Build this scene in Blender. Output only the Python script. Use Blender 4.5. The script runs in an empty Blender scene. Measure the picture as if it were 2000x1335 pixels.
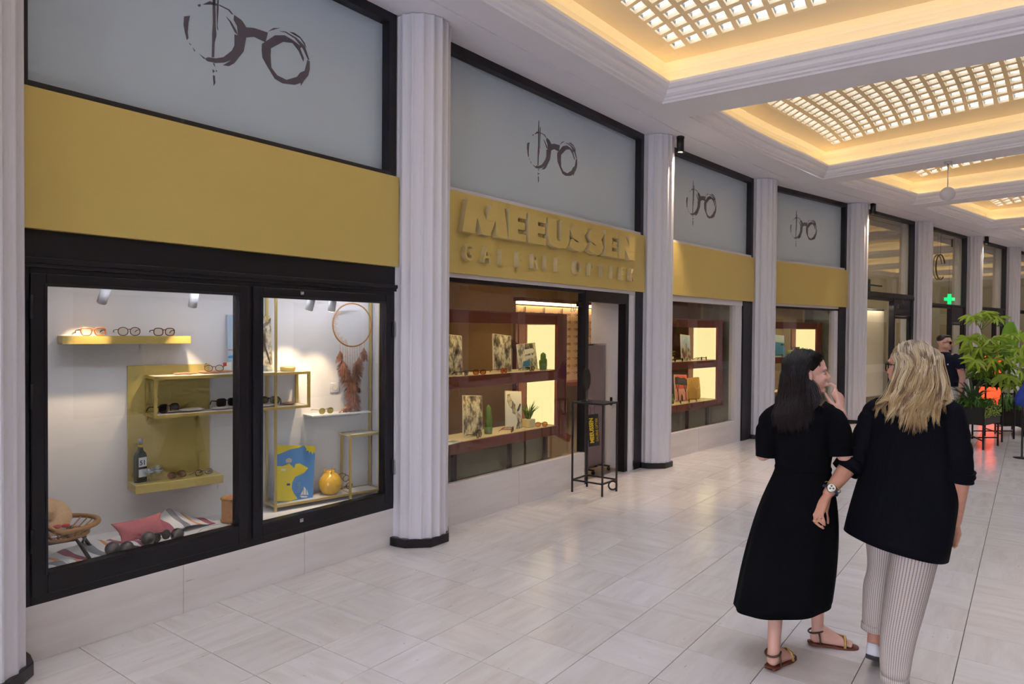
import bpy, bmesh, math, random
from mathutils import Matrix, Vector, Euler
from math import sin, cos, pi, radians, sqrt, atan2, floor as mfloor

SC = bpy.context.scene
COL = SC.collection
random.seed(7)

# ------------------------------------------------------------------ camera
cam_d = bpy.data.cameras.new('camera')
cam = bpy.data.objects.new('camera', cam_d)
COL.objects.link(cam)
cam_d.sensor_width = 36.0
cam_d.lens = 24.59
cam_d.clip_start = 0.05
cam_d.clip_end = 200
EYE = Vector((0, 0, 1.7))
PITCH, ROLL = radians(0.9274), radians(0.4469)
cam.matrix_world = Matrix.Translation(EYE) @ Matrix.Rotation(pi/2 - PITCH, 4, 'X') @ Matrix.Rotation(ROLL, 4, 'Z')
SC.camera = cam

# ------------------------------------------------------------------ world / exposure
w = bpy.data.worlds.new('sky'); SC.world = w; w.use_nodes = True
nt = w.node_tree
bg = nt.nodes['Background']
bg.inputs[0].default_value = (0.82, 0.89, 1.07, 1)
bg.inputs[1].default_value = 6.0
SC.view_settings.view_transform = 'Standard'
SC.view_settings.look = 'None'
SC.view_settings.gamma = 1.0
SC.view_settings.use_curve_mapping = False
SC.view_settings.exposure = -0.02
SC.cycles.use_denoising = True
SC.cycles.max_bounces = 5
SC.cycles.diffuse_bounces = 3
SC.cycles.glossy_bounces = 3
SC.cycles.transmission_bounces = 4
SC.cycles.transparent_max_bounces = 10
SC.cycles.use_adaptive_sampling = True
SC.cycles.adaptive_threshold = 0.12
SC.cycles.adaptive_min_samples = 12
SC.cycles.sample_clamp_indirect = 6.0
SC.cycles.caustics_reflective = False
SC.cycles.caustics_refractive = False

FPX = 1366.15
def ray(u, v):
    """direction of the camera ray through a pixel of the 2000x1335 frame"""
    a = u-1000.0; b = v-667.5
    c, s = cos(ROLL), sin(ROLL)
    a, b = c*a+s*b, -s*a+c*b
    x = a/FPX; q = -b/FPX
    return Vector((x, cos(PITCH)+q*sin(PITCH), -sin(PITCH)+q*cos(PITCH)))
def project(P):
    x, y, z = P[0], P[1], P[2]-1.7
    d = y*cos(PITCH)-z*sin(PITCH); q = y*sin(PITCH)+z*cos(PITCH)
    if d < 0.05: return None
    a = FPX*x/d; b = -FPX*q/d
    return (1000+cos(ROLL)*a-sin(ROLL)*b, 667.5+sin(ROLL)*a+cos(ROLL)*b)
def in_view(P, m=30):
    p = project(P)
    return p is not None and -m < p[0] < 2000+m and -m < p[1] < 1335+m

# ------------------------------------------------------------------ materials
def lin(c):
    c = c/255.0
    return c/12.92 if c <= 0.04045 else ((c+0.055)/1.055)**2.4
def rgb(*c): return tuple(lin(x) for x in c)+(1.0,)
MATS = {}
def pm(name, col, rough=0.5, metal=0.0, spec=0.5, coat=0.0, emit=None, es=0.0, alpha=1.0, trans=0.0, ior=1.45, var=0.0, vscale=6.0, bump=0.0, bscale=40.0):
    m = bpy.data.materials.new(name); m.use_nodes = True
    n = m.node_tree; b = n.nodes['Principled BSDF']
    c = rgb(*col)
    b.inputs['Base Color'].default_value = c
    b.inputs['Roughness'].default_value = rough
    b.inputs['Metallic'].default_value = metal
    b.inputs['Specular IOR Level'].default_value = spec
    b.inputs['Coat Weight'].default_value = coat
    b.inputs['Transmission Weight'].default_value = trans
    b.inputs['IOR'].default_value = ior
    b.inputs['Alpha'].default_value = alpha
    if emit:
        b.inputs['Emission Color'].default_value = rgb(*emit)
        b.inputs['Emission Strength'].default_value = es
    if var > 0:
        tc = n.nodes.new('ShaderNodeTexCoord'); nz = n.nodes.new('ShaderNodeTexNoise')
        nz.inputs['Scale'].default_value = vscale; nz.inputs['Detail'].default_value = 4
        n.links.new(tc.outputs['Object'], nz.inputs['Vector'])
        mx = n.nodes.new('ShaderNodeMix'); mx.data_type = 'RGBA'
        mx.inputs[6].default_value = tuple(x*(1-var) for x in c[:3])+(1,)
        mx.inputs[7].default_value = tuple(min(1, x*(1+var)) for x in c[:3])+(1,)
        n.links.new(nz.outputs['Fac'], mx.inputs[0])
        n.links.new(mx.outputs[2], b.inputs['Base Color'])
    if bump > 0:
        tc = n.nodes.new('ShaderNodeTexCoord'); nz = n.nodes.new('ShaderNodeTexNoise')
        nz.inputs['Scale'].default_value = bscale; nz.inputs['Detail'].default_value = 3
        n.links.new(tc.outputs['Object'], nz.inputs['Vector'])
        bp = n.nodes.new('ShaderNodeBump'); bp.inputs['Strength'].default_value = bump; bp.inputs['Distance'].default_value = 0.01
        n.links.new(nz.outputs['Fac'], bp.inputs['Height']); n.links.new(bp.outputs['Normal'], b.inputs['Normal'])
    MATS[name] = m
    return m
def emat(name, col, strength):
    m = bpy.data.materials.new(name); m.use_nodes = True
    n = m.node_tree
    for x in list(n.nodes): n.nodes.remove(x)
    o = n.nodes.new('ShaderNodeOutputMaterial'); e = n.nodes.new('ShaderNodeEmission')
    e.inputs[0].default_value = rgb(*col); e.inputs[1].default_value = strength
    n.links.new(e.outputs[0], o.inputs[0]); MATS[name] = m
    return m
def glassmat(name, tint=(255, 255, 255), ior=1.5, rough=0.0, refl=1.0):
    """thin pane: clear transmission plus fresnel reflection"""
    m = bpy.data.materials.new(name); m.use_nodes = True
    n = m.node_tree
    for x in list(n.nodes): n.nodes.remove(x)
    o = n.nodes.new('ShaderNodeOutputMaterial'); mx = n.nodes.new('ShaderNodeMixShader')
    # Schlick reflectance, the same from both sides of the pane
    f0 = ((ior-1)/(ior+1))**2*2
    lw = n.nodes.new('ShaderNodeLayerWeight'); lw.inputs[0].default_value = 0.5
    pw = n.nodes.new('ShaderNodeMath'); pw.operation = 'POWER'; pw.inputs[1].default_value = 5.0
    ml = n.nodes.new('ShaderNodeMath'); ml.operation = 'MULTIPLY_ADD'; ml.inputs[1].default_value = 1-f0; ml.inputs[2].default_value = f0
    n.links.new(lw.outputs['Facing'], pw.inputs[0]); n.links.new(pw.outputs[0], ml.inputs[0])
    # a pane has two faces: the one met first carries the reflection of both
    ge = n.nodes.new('ShaderNodeNewGeometry'); bf = n.nodes.new('ShaderNodeMath'); bf.operation = 'SUBTRACT'; bf.inputs[0].default_value = 1.0
    fm_ = n.nodes.new('ShaderNodeMath'); fm_.operation = 'MULTIPLY'
    n.links.new(ge.outputs['Backfacing'], bf.inputs[1]); n.links.new(ml.outputs[0], fm_.inputs[0]); n.links.new(bf.outputs[0], fm_.inputs[1])
    t = n.nodes.new('ShaderNodeBsdfTransparent'); t.inputs[0].default_value = tuple(sqrt(x) for x in rgb(*tint))
    g = n.nodes.new('ShaderNodeBsdfGlossy'); g.inputs['Roughness'].default_value = rough
    g.inputs[0].default_value = (refl, refl, refl, 1)
    n.links.new(fm_.outputs[0], mx.inputs[0]); n.links.new(t.outputs[0], mx.inputs[1]); n.links.new(g.outputs[0], mx.inputs[2])
    n.links.new(mx.outputs[0], o.inputs[0]); MATS[name] = m
    return m

class NG:
    """tiny node-graph helper around a principled material"""
    def __init__(s, name, rough=0.5, spec=0.5, metal=0.0):
        s.m = bpy.data.materials.new(name); s.m.use_nodes = True; s.t = s.m.node_tree
        s.b = s.t.nodes['Principled BSDF']
        s.b.inputs['Roughness'].default_value = rough; s.b.inputs['Specular IOR Level'].default_value = spec
        s.b.inputs['Metallic'].default_value = metal
        s.tc = s.t.nodes.new('ShaderNodeTexCoord')
        MATS[name] = s.m
    def node(s, kind, **kw):
        n = s.t.nodes.new(kind)
        for k, v in kw.items(): setattr(n, k, v)
        return n
    def link(s, a, b): s.t.links.new(a, b)
    def math(s, op, a, b=None):
        n = s.t.nodes.new('ShaderNodeMath'); n.operation = op
        for i, x in enumerate((a, b)):
            if x is None: continue
            if isinstance(x, (int, float)): n.inputs[i].default_value = x
            else: s.link(x, n.inputs[i])
        return n.outputs[0]
    def mix(s, f, a, b):
        n = s.t.nodes.new('ShaderNodeMix'); n.data_type = 'RGBA'
        for i, x in ((0, f), (6, a), (7, b)):
            if isinstance(x, (int, float)): n.inputs[i].default_value = x
            elif isinstance(x, tuple): n.inputs[i].default_value = x
            else: s.link(x, n.inputs[i])
        return n.outputs[2]
    def noise(s, vec, scale, detail=3, rough=0.5):
        n = s.t.nodes.new('ShaderNodeTexNoise'); n.inputs['Scale'].default_value = scale
        n.inputs['Detail'].default_value = detail; n.inputs['Roughness'].default_value = rough
        if vec is not None: s.link(vec, n.inputs['Vector'])
        return n.outputs['Fac']
    def mapping(s, vec, scale=(1, 1, 1), loc=(0, 0, 0), rot=(0, 0, 0)):
        n = s.t.nodes.new('ShaderNodeMapping'); n.inputs['Scale'].default_value = scale
        n.inputs['Location'].default_value = loc; n.inputs['Rotation'].default_value = rot
        s.link(vec, n.inputs['Vector']); return n.outputs[0]
    def ramp(s, f, stops):
        n = s.t.nodes.new('ShaderNodeValToRGB'); e = n.color_ramp.elements
        while len(e) < len(stops): e.new(0.5)
        for i, (p, c) in enumerate(stops): e[i].position = p; e[i].color = c
        s.link(f, n.inputs[0]); return n.outputs[0]
    def color(s, c): s.link(c, s.b.inputs['Base Color'])
    def bump(s, h, strength, dist=0.01):
        n = s.t.nodes.new('ShaderNodeBump'); n.inputs['Strength'].default_value = strength; n.inputs['Distance'].default_value = dist
        s.link(h, n.inputs['Height']); s.link(n.outputs[0], s.b.inputs['Normal'])

# ------------------------------------------------------------------ mesh builder
class MB:
    def __init__(s): s.v = []; s.f = []; s.mi = []; s.sm = []; s.uv = {}; s.col = {}
    def add(s, vs, fs, smooth=False, mi=0):
        o = len(s.v); s.v += [tuple(p) for p in vs]
        for f in fs: s.f.append(tuple(o+i for i in f)); s.mi.append(mi); s.sm.append(smooth)
        return s
    def box(s, x0, x1, y0, y1, z0, z1, mi=0):
        return s.add([(x0,y0,z0),(x1,y0,z0),(x1,y1,z0),(x0,y1,z0),(x0,y0,z1),(x1,y0,z1),(x1,y1,z1),(x0,y1,z1)],
                     [(0,3,2,1),(4,5,6,7),(0,1,5,4),(1,2,6,5),(2,3,7,6),(3,0,4,7)], mi=mi)
    def hexa(s, bot, top, mi=0):
        return s.add(list(bot)+list(top), [(3,2,1,0),(4,5,6,7),(0,1,5,4),(1,2,6,5),(2,3,7,6),(3,0,4,7)], mi=mi)
    def prism(s, poly, d0, d1, plane='xz', mi=0):
        n = len(poly)
        def P(a, b, d): return {'xz': (a, d, b), 'xy': (a, b, d), 'yz': (d, a, b)}[plane]
        vs = [P(a, b, d0) for a, b in poly]+[P(a, b, d1) for a, b in poly]
        fs = [tuple(range(n)), tuple(range(2*n-1, n-1, -1))]
        for i in range(n):
            j = (i+1) % n; fs.append((i, i+n, j+n, j))
        return s.add(vs, fs, mi=mi)
    def tube(s, pts, r, n=8, cap=True, mi=0, closed=False, smooth=True):
        pts = [Vector(p) for p in pts]; m = len(pts)
        rs = r if isinstance(r, (list, tuple)) else [r]*m
        vs = []; fs = []; up = None
        for i, p in enumerate(pts):
            if closed: t = pts[(i+1) % m]-pts[i-1]
            else: t = pts[min(i+1, m-1)]-pts[max(i-1, 0)]
            if t.length < 1e-9: t = Vector((0, 0, 1))
            t.normalize()
            if up is None:
                up = Vector((0, 0, 1)) if abs(t.z) < 0.9 else Vector((1, 0, 0))
            a = t.cross(up)
            if a.length < 1e-6: a = t.cross(Vector((0, 1, 0.3)))
            a.normalize(); b = a.cross(t).normalized(); up = b
            for k in range(n):
                q = 2*pi*k/n; vs.append(p+a*cos(q)*rs[i]+b*sin(q)*rs[i])
        for i in range(m if closed else m-1):
            j = (i+1) % m
            for k in range(n):
                l = (k+1) % n; fs.append((i*n+k, i*n+l, j*n+l, j*n+k))
        o = len(s.v); s.add(vs, fs, smooth, mi)
        if cap and not closed:
            s.f.append(tuple(o+k for k in range(n-1, -1, -1))); s.mi.append(mi); s.sm.append(False)
            s.f.append(tuple(o+(m-1)*n+k for k in range(n))); s.mi.append(mi); s.sm.append(False)
        return s
    def bar(s, a, b, w, h=None, mi=0):
        """square bar from a to b"""
        a, b = Vector(a), Vector(b); h = h or w; t = (b-a).normalized()
        up = Vector((0, 0, 1)) if abs(t.z) < 0.9 else Vector((0, 1, 0))
        x = t.cross(up).normalized(); y = x.cross(t)
        q = [(-w/2, -h/2), (w/2, -h/2), (w/2, h/2), (-w/2, h/2)]
        return s.hexa([a+x*i+y*j for i, j in q], [b+x*i+y*j for i, j in q], mi)
    def lathe(s, prof, n=24, c=(0, 0, 0), smooth=True, mi=0, cap=True):
        vs = []; fs = []; m = len(prof)
        for r, z in prof:
            for k in range(n):
                a = 2*pi*k/n; vs.append((c[0]+r*cos(a), c[1]+r*sin(a), c[2]+z))
        for i in range(m-1):
            for k in range(n):
                l = (k+1) % n; fs.append((i*n+k, i*n+l, (i+1)*n+l, (i+1)*n+k))
        o = len(s.v); s.add(vs, fs, smooth, mi)
        if cap:
            s.f.append(tuple(o+k for k in range(n-1, -1, -1))); s.mi.append(mi); s.sm.append(False)
            s.f.append(tuple(o+(m-1)*n+k for k in range(n))); s.mi.append(mi); s.sm.append(False)
        return s
    def ell(s, c, r, R=None, nu=16, nv=10, mi=0):
        c = Vector(c); r = (r, r, r) if isinstance(r, (int, float)) else r
        vs = []; fs = []
        for i in range(nv+1):
            th = pi*i/nv
            for k in range(nu):
                a = 2*pi*k/nu; p = Vector((r[0]*sin(th)*cos(a), r[1]*sin(th)*sin(a), r[2]*cos(th)))
                if R is not None: p = R @ p
                vs.append(c+p)
        for i in range(nv):
            for k in range(nu):
                l = (k+1) % nu; fs.append((i*nu+k, (i+1)*nu+k, (i+1)*nu+l, i*nu+l))
        return s.add(vs, fs, True, mi)
    def cap(s, a, b, ra, rb, n=14, flat=1.0):
        """tapered capsule for remeshed bodies"""
        a, b = Vector(a), Vector(b); d = b-a; L = d.length
        if L < 1e-6: return s.ell(a, ra)
        t = d/L; up = Vector((0, 0, 1)) if abs(t.z) < 0.9 else Vector((0, 1, 0))
        x = t.cross(up).normalized(); y = x.cross(t)
        rows = []
        for i in range(5): q = -pi/2+pi/2*i/4; rows.append((a+t*ra*sin(q), ra*cos(q)))
        for i in range(5): q = pi/2*i/4; rows.append((b+t*rb*sin(q), rb*cos(q)))
        vs = []; fs = []
        for p, r in rows:
            r = max(r, 1e-4)
            for k in range(n):
                q = 2*pi*k/n; vs.append(p+x*cos(q)*r+y*sin(q)*r*flat)
        for i in range(len(rows)-1):
            for k in range(n):
                l = (k+1) % n; fs.append((i*n+k, i*n+l, (i+1)*n+l, (i+1)*n+k))
        return s.add(vs, fs, True)
    def loft(s, rings, closed=True, smooth=True, cap0=False, cap1=False, mi=0, uv=True):
        n = len(rings[0]); m = len(rings); o = len(s.v)
        vs = [p for r in rings for p in r]; fs = []
        fi = len(s.f)
        for i in range(m-1):
            for k in range(n if closed else n-1):
                l = (k+1) % n; fs.append((i*n+k, i*n+l, (i+1)*n+l, (i+1)*n+k))
                if uv: s.uv[fi+len(fs)-1] = [(k/n, i/(m-1)), ((k+1)/n, i/(m-1)), ((k+1)/n, (i+1)/(m-1)), (k/n, (i+1)/(m-1))]
        s.add(vs, fs, smooth, mi)
        if cap0: s.f.append(tuple(o+k for k in range(n-1, -1, -1))); s.mi.append(mi); s.sm.append(False)
        if cap1: s.f.append(tuple(o+(m-1)*n+k for k in range(n))); s.mi.append(mi); s.sm.append(False)
        return s
    def mesh(s, name):
        me = bpy.data.meshes.new(name)
        me.from_pydata([tuple(p) for p in s.v], [], s.f)
        me.polygons.foreach_set('material_index', s.mi)
        me.polygons.foreach_set('use_smooth', s.sm)
        if s.uv:
            ul = me.uv_layers.new(name='uv')
            for fi, us in s.uv.items():
                p = me.polygons[fi]
                for li, q in zip(p.loop_indices, us): ul.data[li].uv = q
        if s.col:
            at = me.color_attributes.new('col', 'FLOAT_COLOR', 'POINT')
            for i, c in s.col.items(): at.data[i].color = c
        me.update()
        return me

def fixn(me):
    bm = bmesh.new(); bm.from_mesh(me); bmesh.ops.recalc_face_normals(bm, faces=bm.faces); bm.to_mesh(me); bm.free(); return me

def mk(name, mb, mats, parent=None, M=None, bevel=0.0, kind=None, label=None, cat=None, group=None, fix=True):
    me = mb if isinstance(mb, bpy.types.Mesh) else mb.mesh(name)
    if fix and not isinstance(mb, bpy.types.Mesh): fixn(me)
    if not isinstance(mats, (list, tuple)): mats = [mats]
    if len(me.materials) == 0:
        for m in mats: me.materials.append(MATS[m] if isinstance(m, str) else m)
    o = bpy.data.objects.new(name, me); COL.objects.link(o)
    if parent is not None: o.parent = parent
    if M is not None: o.matrix_basis = M
    if bevel > 0:
        b = o.modifiers.new('bevel', 'BEVEL'); b.width = bevel; b.segments = 2; b.limit_method = 'ANGLE'; b.harden_normals = False
    tag(o, label, cat, group, kind)
    return o
def tag(o, label=None, cat=None, group=None, kind=None):
    if label: o['label'] = label
    if cat: o['category'] = cat
    if group: o['group'] = group
    if kind: o['kind'] = kind
    return o
def thing(name, label, cat, M=None, group=None, kind=None):
    o = bpy.data.objects.new(name, None); COL.objects.link(o)
    o.empty_display_size = 0.1
    if M is not None: o.matrix_basis = M
    return tag(o, label, cat, group, kind)
def dup(root, M, label=None, group=None):
    r = root.copy(); COL.objects.link(r); r.matrix_basis = M
    if label: r['label'] = label
    if group: r['group'] = group
    for ch in root.children:
        c = ch.copy(); COL.objects.link(c); c.parent = r
        for g in ch.children:
            d = g.copy(); COL.objects.link(d); d.parent = c
    return r
def T(x, y, z, rz=0.0, rx=0.0, ry=0.0):
    return Matrix.Translation((x, y, z)) @ Matrix.Rotation(rz, 4, 'Z') @ Matrix.Rotation(ry, 4, 'Y') @ Matrix.Rotation(rx, 4, 'X')
def remesh(mb, voxel, it=6, fac=0.5):
    """fuse overlapping shapes of a builder into one continuous skin"""
    me = mb.mesh('tmp'); o = bpy.data.objects.new('tmp', me); COL.objects.link(o)
    r = o.modifiers.new('r', 'REMESH'); r.mode = 'VOXEL'; r.voxel_size = voxel; r.use_smooth_shade = True
    if it: s = o.modifiers.new('s', 'SMOOTH'); s.iterations = it; s.factor = fac
    dg = bpy.context.evaluated_depsgraph_get()
    out = bpy.data.meshes.new_from_object(o.evaluated_get(dg))
    bpy.data.objects.remove(o); bpy.data.meshes.remove(me)
    for p in out.polygons: p.use_smooth = True
    out.materials.clear()
    return out
def text_mesh(s, size, extrude, bold=0.0, align='CENTER'):
    c = bpy.data.curves.new('txt', 'FONT'); c.body = s; c.size = size; c.extrude = extrude; c.offset = bold
    c.align_x = align; c.align_y = 'BOTTOM_BASELINE'; c.resolution_u = 3
    o = bpy.data.objects.new('txt', c); COL.objects.link(o)
    dg = bpy.context.evaluated_depsgraph_get()
    me = bpy.data.meshes.new_from_object(o.evaluated_get(dg))
    bpy.data.objects.remove(o); bpy.data.curves.remove(c)
    me.materials.clear()
    # stand the text up: its x stays x, its y becomes z, front faces -y
    me.transform(Matrix.Rotation(pi/2, 4, 'X'))
    return me

# ------------------------------------------------------------------ plan of the arcade
CP = {0: (-4.40, 0.77), 1: (-2.55, 3.25), 2: (-.75, 5.67), 3: (1.796, 8.90), 4: (4.02, 11.35), 5: (6.52, 13.38),
      6: (9.0, 15.47), 7: (11.59, 17.69), 8: (14.05, 19.77), 9: (16.55, 21.88)}
for _k in range(10, 15): CP[_k] = (16.55+2.5*(_k-9), 21.88+2.11*(_k-9))
CP[-1] = (-6.25, -1.71); CP[-2] = (-8.1, -4.19)
CP = {k: Vector(v) for k, v in CP.items()}
def tdir(i): return (CP[i+1]-CP[i]).normalized()
BM = {}; BL = {}
for i in range(-2, 14):
    t = tdir(i); ang = atan2(t.y, t.x)
    BM[i] = Matrix.Translation((CP[i].x, CP[i].y, 0)) @ Matrix.Rotation(ang, 4, 'Z')
    BL[i] = (CP[i+1]-CP[i]).length
def bw(i, x, y, z=0.0): return BM[i] @ Vector((x, y, z))
ZS = 4.15          # soffit height
ZG0, ZG1 = 2.19, 2.89   # gold band
# ------------------------------------------------------------------ materials for the building
pm('white_paint', (240, 236, 240), 0.55, var=0.03, vscale=3)
pm('column_paint', (213, 208, 212), 0.5)
pm('black_frame', (21, 18, 25), 0.38, spec=0.5)
pm('black_plinth', (20, 17, 22), 0.22, spec=0.5)
pm('gold_panel', (210, 184, 106), 0.42, metal=0.2, spec=0.4, var=0.03, vscale=1.2)
pm('gold_letter', (208, 182, 106), 0.45, metal=0.2)
pm('letter_edge_lit', (222, 204, 160), 0.4, metal=0.2)  # paler than the faces: light on the letter sides put into the colour
pm('brass', (216, 190, 112), 0.3, metal=0.65)
pm('gold_lacquer', (214, 192, 116), 0.35, metal=0.25)
pm('white_trim', (214, 208, 210), 0.4)
pm('display_white', (240, 236, 238), 0.6)
pm('white_plastic', (226, 224, 228), 0.35)
pm('dark_metal', (32, 28, 30), 0.4)
pm('chrome', (200, 200, 205), 0.18, metal=1.0)
pm('logo_print', (92, 86, 96), 0.45)
pm('cove_paint', (240, 232, 214), 0.6)
pm('vault_paint', (232, 212, 176), 0.65, var=0.03)
pm('interior_wall', (206, 198, 184), 0.7)
pm('interior_dark', (58, 50, 46), 0.6)
pm('grout', (92, 80, 76), 0.7)
emat('led_warm', (255, 216, 150), 5.4)
emat('lamp_warm', (255, 226, 180), 30.0)
glassmat('clear_glass', (246, 250, 246), 1.45)
glassmat('shop_glass', (236, 240, 232), 1.5)
glassmat('upper_glass', (214, 214, 204), 1.85)

g = NG('frosted_glass', rough=0.32, spec=0.6)
nz = g.noise(g.tc.outputs['Object'], 0.6, 2)
g.color(g.mix(nz, rgb(180, 194, 206), rgb(196, 207, 216)))

def travertine(name, frame_obj=None, pitch=0.3925, x0=0.51, y0=-0.56, rough=0.13, vertical=False):
    g = NG(name, rough=rough, spec=0.5)
    g.tc.object = frame_obj
    co = g.tc.outputs['Object']
    sp = g.node('ShaderNodeSeparateXYZ'); g.link(co, sp.inputs[0])
    if vertical:
        vec = g.mapping(co, scale=(1.2, 1.2, 9)); rnd = g.noise(co, 0.8, 1)
    else:
        ix = g.math('FLOOR', g.math('DIVIDE', g.math('SUBTRACT', sp.outputs[0], x0), pitch))
        iy = g.math('FLOOR', g.math('DIVIDE', g.math('SUBTRACT', sp.outputs[1], y0), pitch))
        cb = g.node('ShaderNodeCombineXYZ'); g.link(ix, cb.inputs[0]); g.link(iy, cb.inputs[1])
        wn = g.node('ShaderNodeTexWhiteNoise', noise_dimensions='3D'); g.link(cb.outputs[0], wn.inputs['Vector'])
        rnd = wn.outputs['Value']
        # every tile shows its grain along one of the two directions
        sel = g.math('GREATER_THAN', g.math('FRACT', g.math('MULTIPLY', rnd, 7.31)), 0.5)
        va = g.mapping(co, scale=(2.2, 13, 1)); vb = g.mapping(co, scale=(13, 2.2, 1))
        mv = g.node('ShaderNodeMix', data_type='VECTOR'); g.link(sel, mv.inputs[0]); g.link(va, mv.inputs[4]); g.link(vb, mv.inputs[5])
        off = g.node('ShaderNodeVectorMath', operation='ADD'); g.link(mv.outputs[1], off.inputs[0])
        sc = g.node('ShaderNodeVectorMath', operation='SCALE'); g.link(wn.outputs['Color'], sc.inputs[0]); sc.inputs['Scale'].default_value = 30
        g.link(sc.outputs[0], off.inputs[1]); vec = off.outputs[0]
    n1 = g.noise(vec, 1.0, 6, 0.62)
    base = g.ramp(n1, [(0.28, rgb(202, 189, 180)), (0.5, rgb(220, 210, 204)), (0.72, rgb(230, 223, 219))])
    tint = g.mix(rnd, rgb(214, 203, 195), rgb(228, 221, 218))
    c2 = g.mix(0.42, base, tint)
    # pits and dark veins
    n2 = g.noise(vec, 3.2, 5, 0.7)
    n3 = g.noise(co, 1.1, 2)
    pit = g.math('MULTIPLY', g.math('GREATER_THAN', n2, 0.68), g.math('GREATER_THAN', n3, 0.5))
    g.color(g.mix(g.math('MULTIPLY', pit, 0.55), c2, rgb(120, 104, 96)))
    rr = g.node('ShaderNodeMapRange'); g.link(n1, rr.inputs[0]); rr.inputs[3].default_value = rough-0.05; rr.inputs[4].default_value = rough+0.12
    g.link(rr.outputs[0], g.b.inputs['Roughness'])
    g.bump(n2, 0.04, 0.004)
    return g.m

# ------------------------------------------------------------------ floor
PITCH_T = 0.3925
def miter(i, d):
    """point d metres into the corridor from column i"""
    ns = []
    for k in (i-1, i):
        if k in BM:
            t = tdir(k); ns.append(Vector((t.y, -t.x)))
    m = sum(ns, Vector((0, 0))).normalized()
    return CP[i]+m*(d/m.dot(ns[0]))
RW = 7.0
IDX = list(range(-2, 15))
left_line = [miter(i, 0.0) for i in IDX]
right_line = [miter(i, RW) for i in IDX]
mb = MB()
poly = [miter(i, -0.45) for i in IDX]+[miter(i, RW+0.3) for i in reversed(IDX)]
mb.prism([(p.x, p.y) for p in poly], -0.10, -0.006, 'xy')
FLOOR = mk('floor', mb, 'grout', kind='structure', label='polished beige travertine tile floor of the shopping arcade', cat='floor')
ff = bpy.data.objects.new('floor_frame', None)   # only the texture frame: aligned with the tile joints
ff.matrix_basis = BM[1]; ff.empty_display_size = 0.05
COL.objects.link(ff); ff.parent = FLOOR
TRAV = travertine('floor_travertine', ff)
TRAVB = travertine('base_travertine', ff, rough=0.3, vertical=True)
def corridor_off(P):
    """signed distance into the corridor from the facade polyline"""
    best = None
    for i in range(-2, 14):
        l = BM[i].inverted() @ Vector((P[0], P[1], 0))
        if -0.3 <= l.x <= BL[i]+0.3:
            d = -l.y
            if best is None or abs(d) < abs(best): best = d
    return best
tile_me = None
cand = []
for ix in range(-22, 100):
    for iy in range(-40, 8):
        cx = 0.51+(ix+0.5)*PITCH_T; cy = -0.56+(iy+0.5)*PITCH_T
        P = BM[1] @ Vector((cx, cy, 0))
        if P.y < -3.5 or P.y > 33: continue
        d = corridor_off(P)
        if d is None or d < -0.42 or d > RW+0.2: continue
        cand.append((P, cx, cy, d))
vis = sorted([c for c in cand if in_view(c[0], 40) and c[0].y > 2.2 and c[3] > -0.1], key=lambda c: c[0].length)
near = vis[:290]; nearset = set((round(c[1], 3), round(c[2], 3)) for c in near)
hs = PITCH_T/2-0.0017
def tile_geo(mb, cx, cy, z=0.0):
    a, b = hs, hs-0.0012
    mb.add([(cx-a, cy-a, -0.006), (cx+a, cy-a, -0.006), (cx+a, cy+a, -0.006), (cx-a, cy+a, -0.006),
            (cx-a, cy-a, -0.0012), (cx+a, cy-a, -0.0012), (cx+a, cy+a, -0.0012), (cx-a, cy+a, -0.0012),
            (cx-b, cy-b, 0), (cx+b, cy-b, 0), (cx+b, cy+b, 0), (cx-b, cy+b, 0)],
           [(0, 1, 5, 4), (1, 2, 6, 5), (2, 3, 7, 6), (3, 0, 4, 7), (4, 5, 9, 8), (5, 6, 10, 9), (6, 7, 11, 10), (7, 4, 8, 11), (8, 9, 10, 11)])
tb = MB(); tile_geo(tb, 0, 0); tile_me = fixn(tb.mesh('tile')); tile_me.materials.append(TRAV)
for P, cx, cy, d in near:
    o = bpy.data.objects.new('tile', tile_me); COL.objects.link(o); o.parent = FLOOR
    o.matrix_basis = BM[1] @ T(cx, cy, 0)
sb = MB()
for P, cx, cy, d in cand:
    if (round(cx, 3), round(cy, 3)) not in nearset: tile_geo(sb, cx, cy)
o = mk('tile_field', sb, TRAV, parent=FLOOR, M=BM[1].copy(), kind='stuff', fix=False)

# ------------------------------------------------------------------ ceiling and skylights
def V2(x, y): return Vector((x, y))
def b2(i, x, y): p = bw(i, x, y); return V2(p.x, p.y)
dA = V2(.811, -.585).normalized(); dB = V2(.63, -.777).normalized(); dC = V2(.645, -.765).normalized()
CW = 5.62
COFFERS = [
    ('behind', [b2(2, -11.0, -.66), b2(2, -6.65, -.66)], dA, dA),
    ('over', [b2(2, -6.2, -.66), b2(2, -1.95, -.66)], dA, dA),
    ('first', [b2(2, -1.5, -.66), V2(1.60, 7.57)], dA, dA),
    ('second', [V2(1.99, 8.01), b2(3, 0.9, -.70), b2(3, 2.1, -.72), b2(3, 2.75, -.76), V2(4.94, 11.20)], dA, dB),
    ('third', [V2(5.27, 11.47), V2(7.60, 13.35)], dC, dC),
    ('fourth', [V2(7.96, 13.65), V2(11.01, 16.24)], dC, dC),
    ('fifth', [V2(11.37, 16.54), V2(14.4, 19.1)], dC, dC),
]
for _k, _n in enumerate(('sixth', 'seventh', 'eighth')):
    _a = V2(14.4, 19.1)+V2(.765, .644)*(.45+4.4*_k); COFFERS.append((_n, [_a, _a+V2(.765, .644)*3.95], dC, dC))
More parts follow.
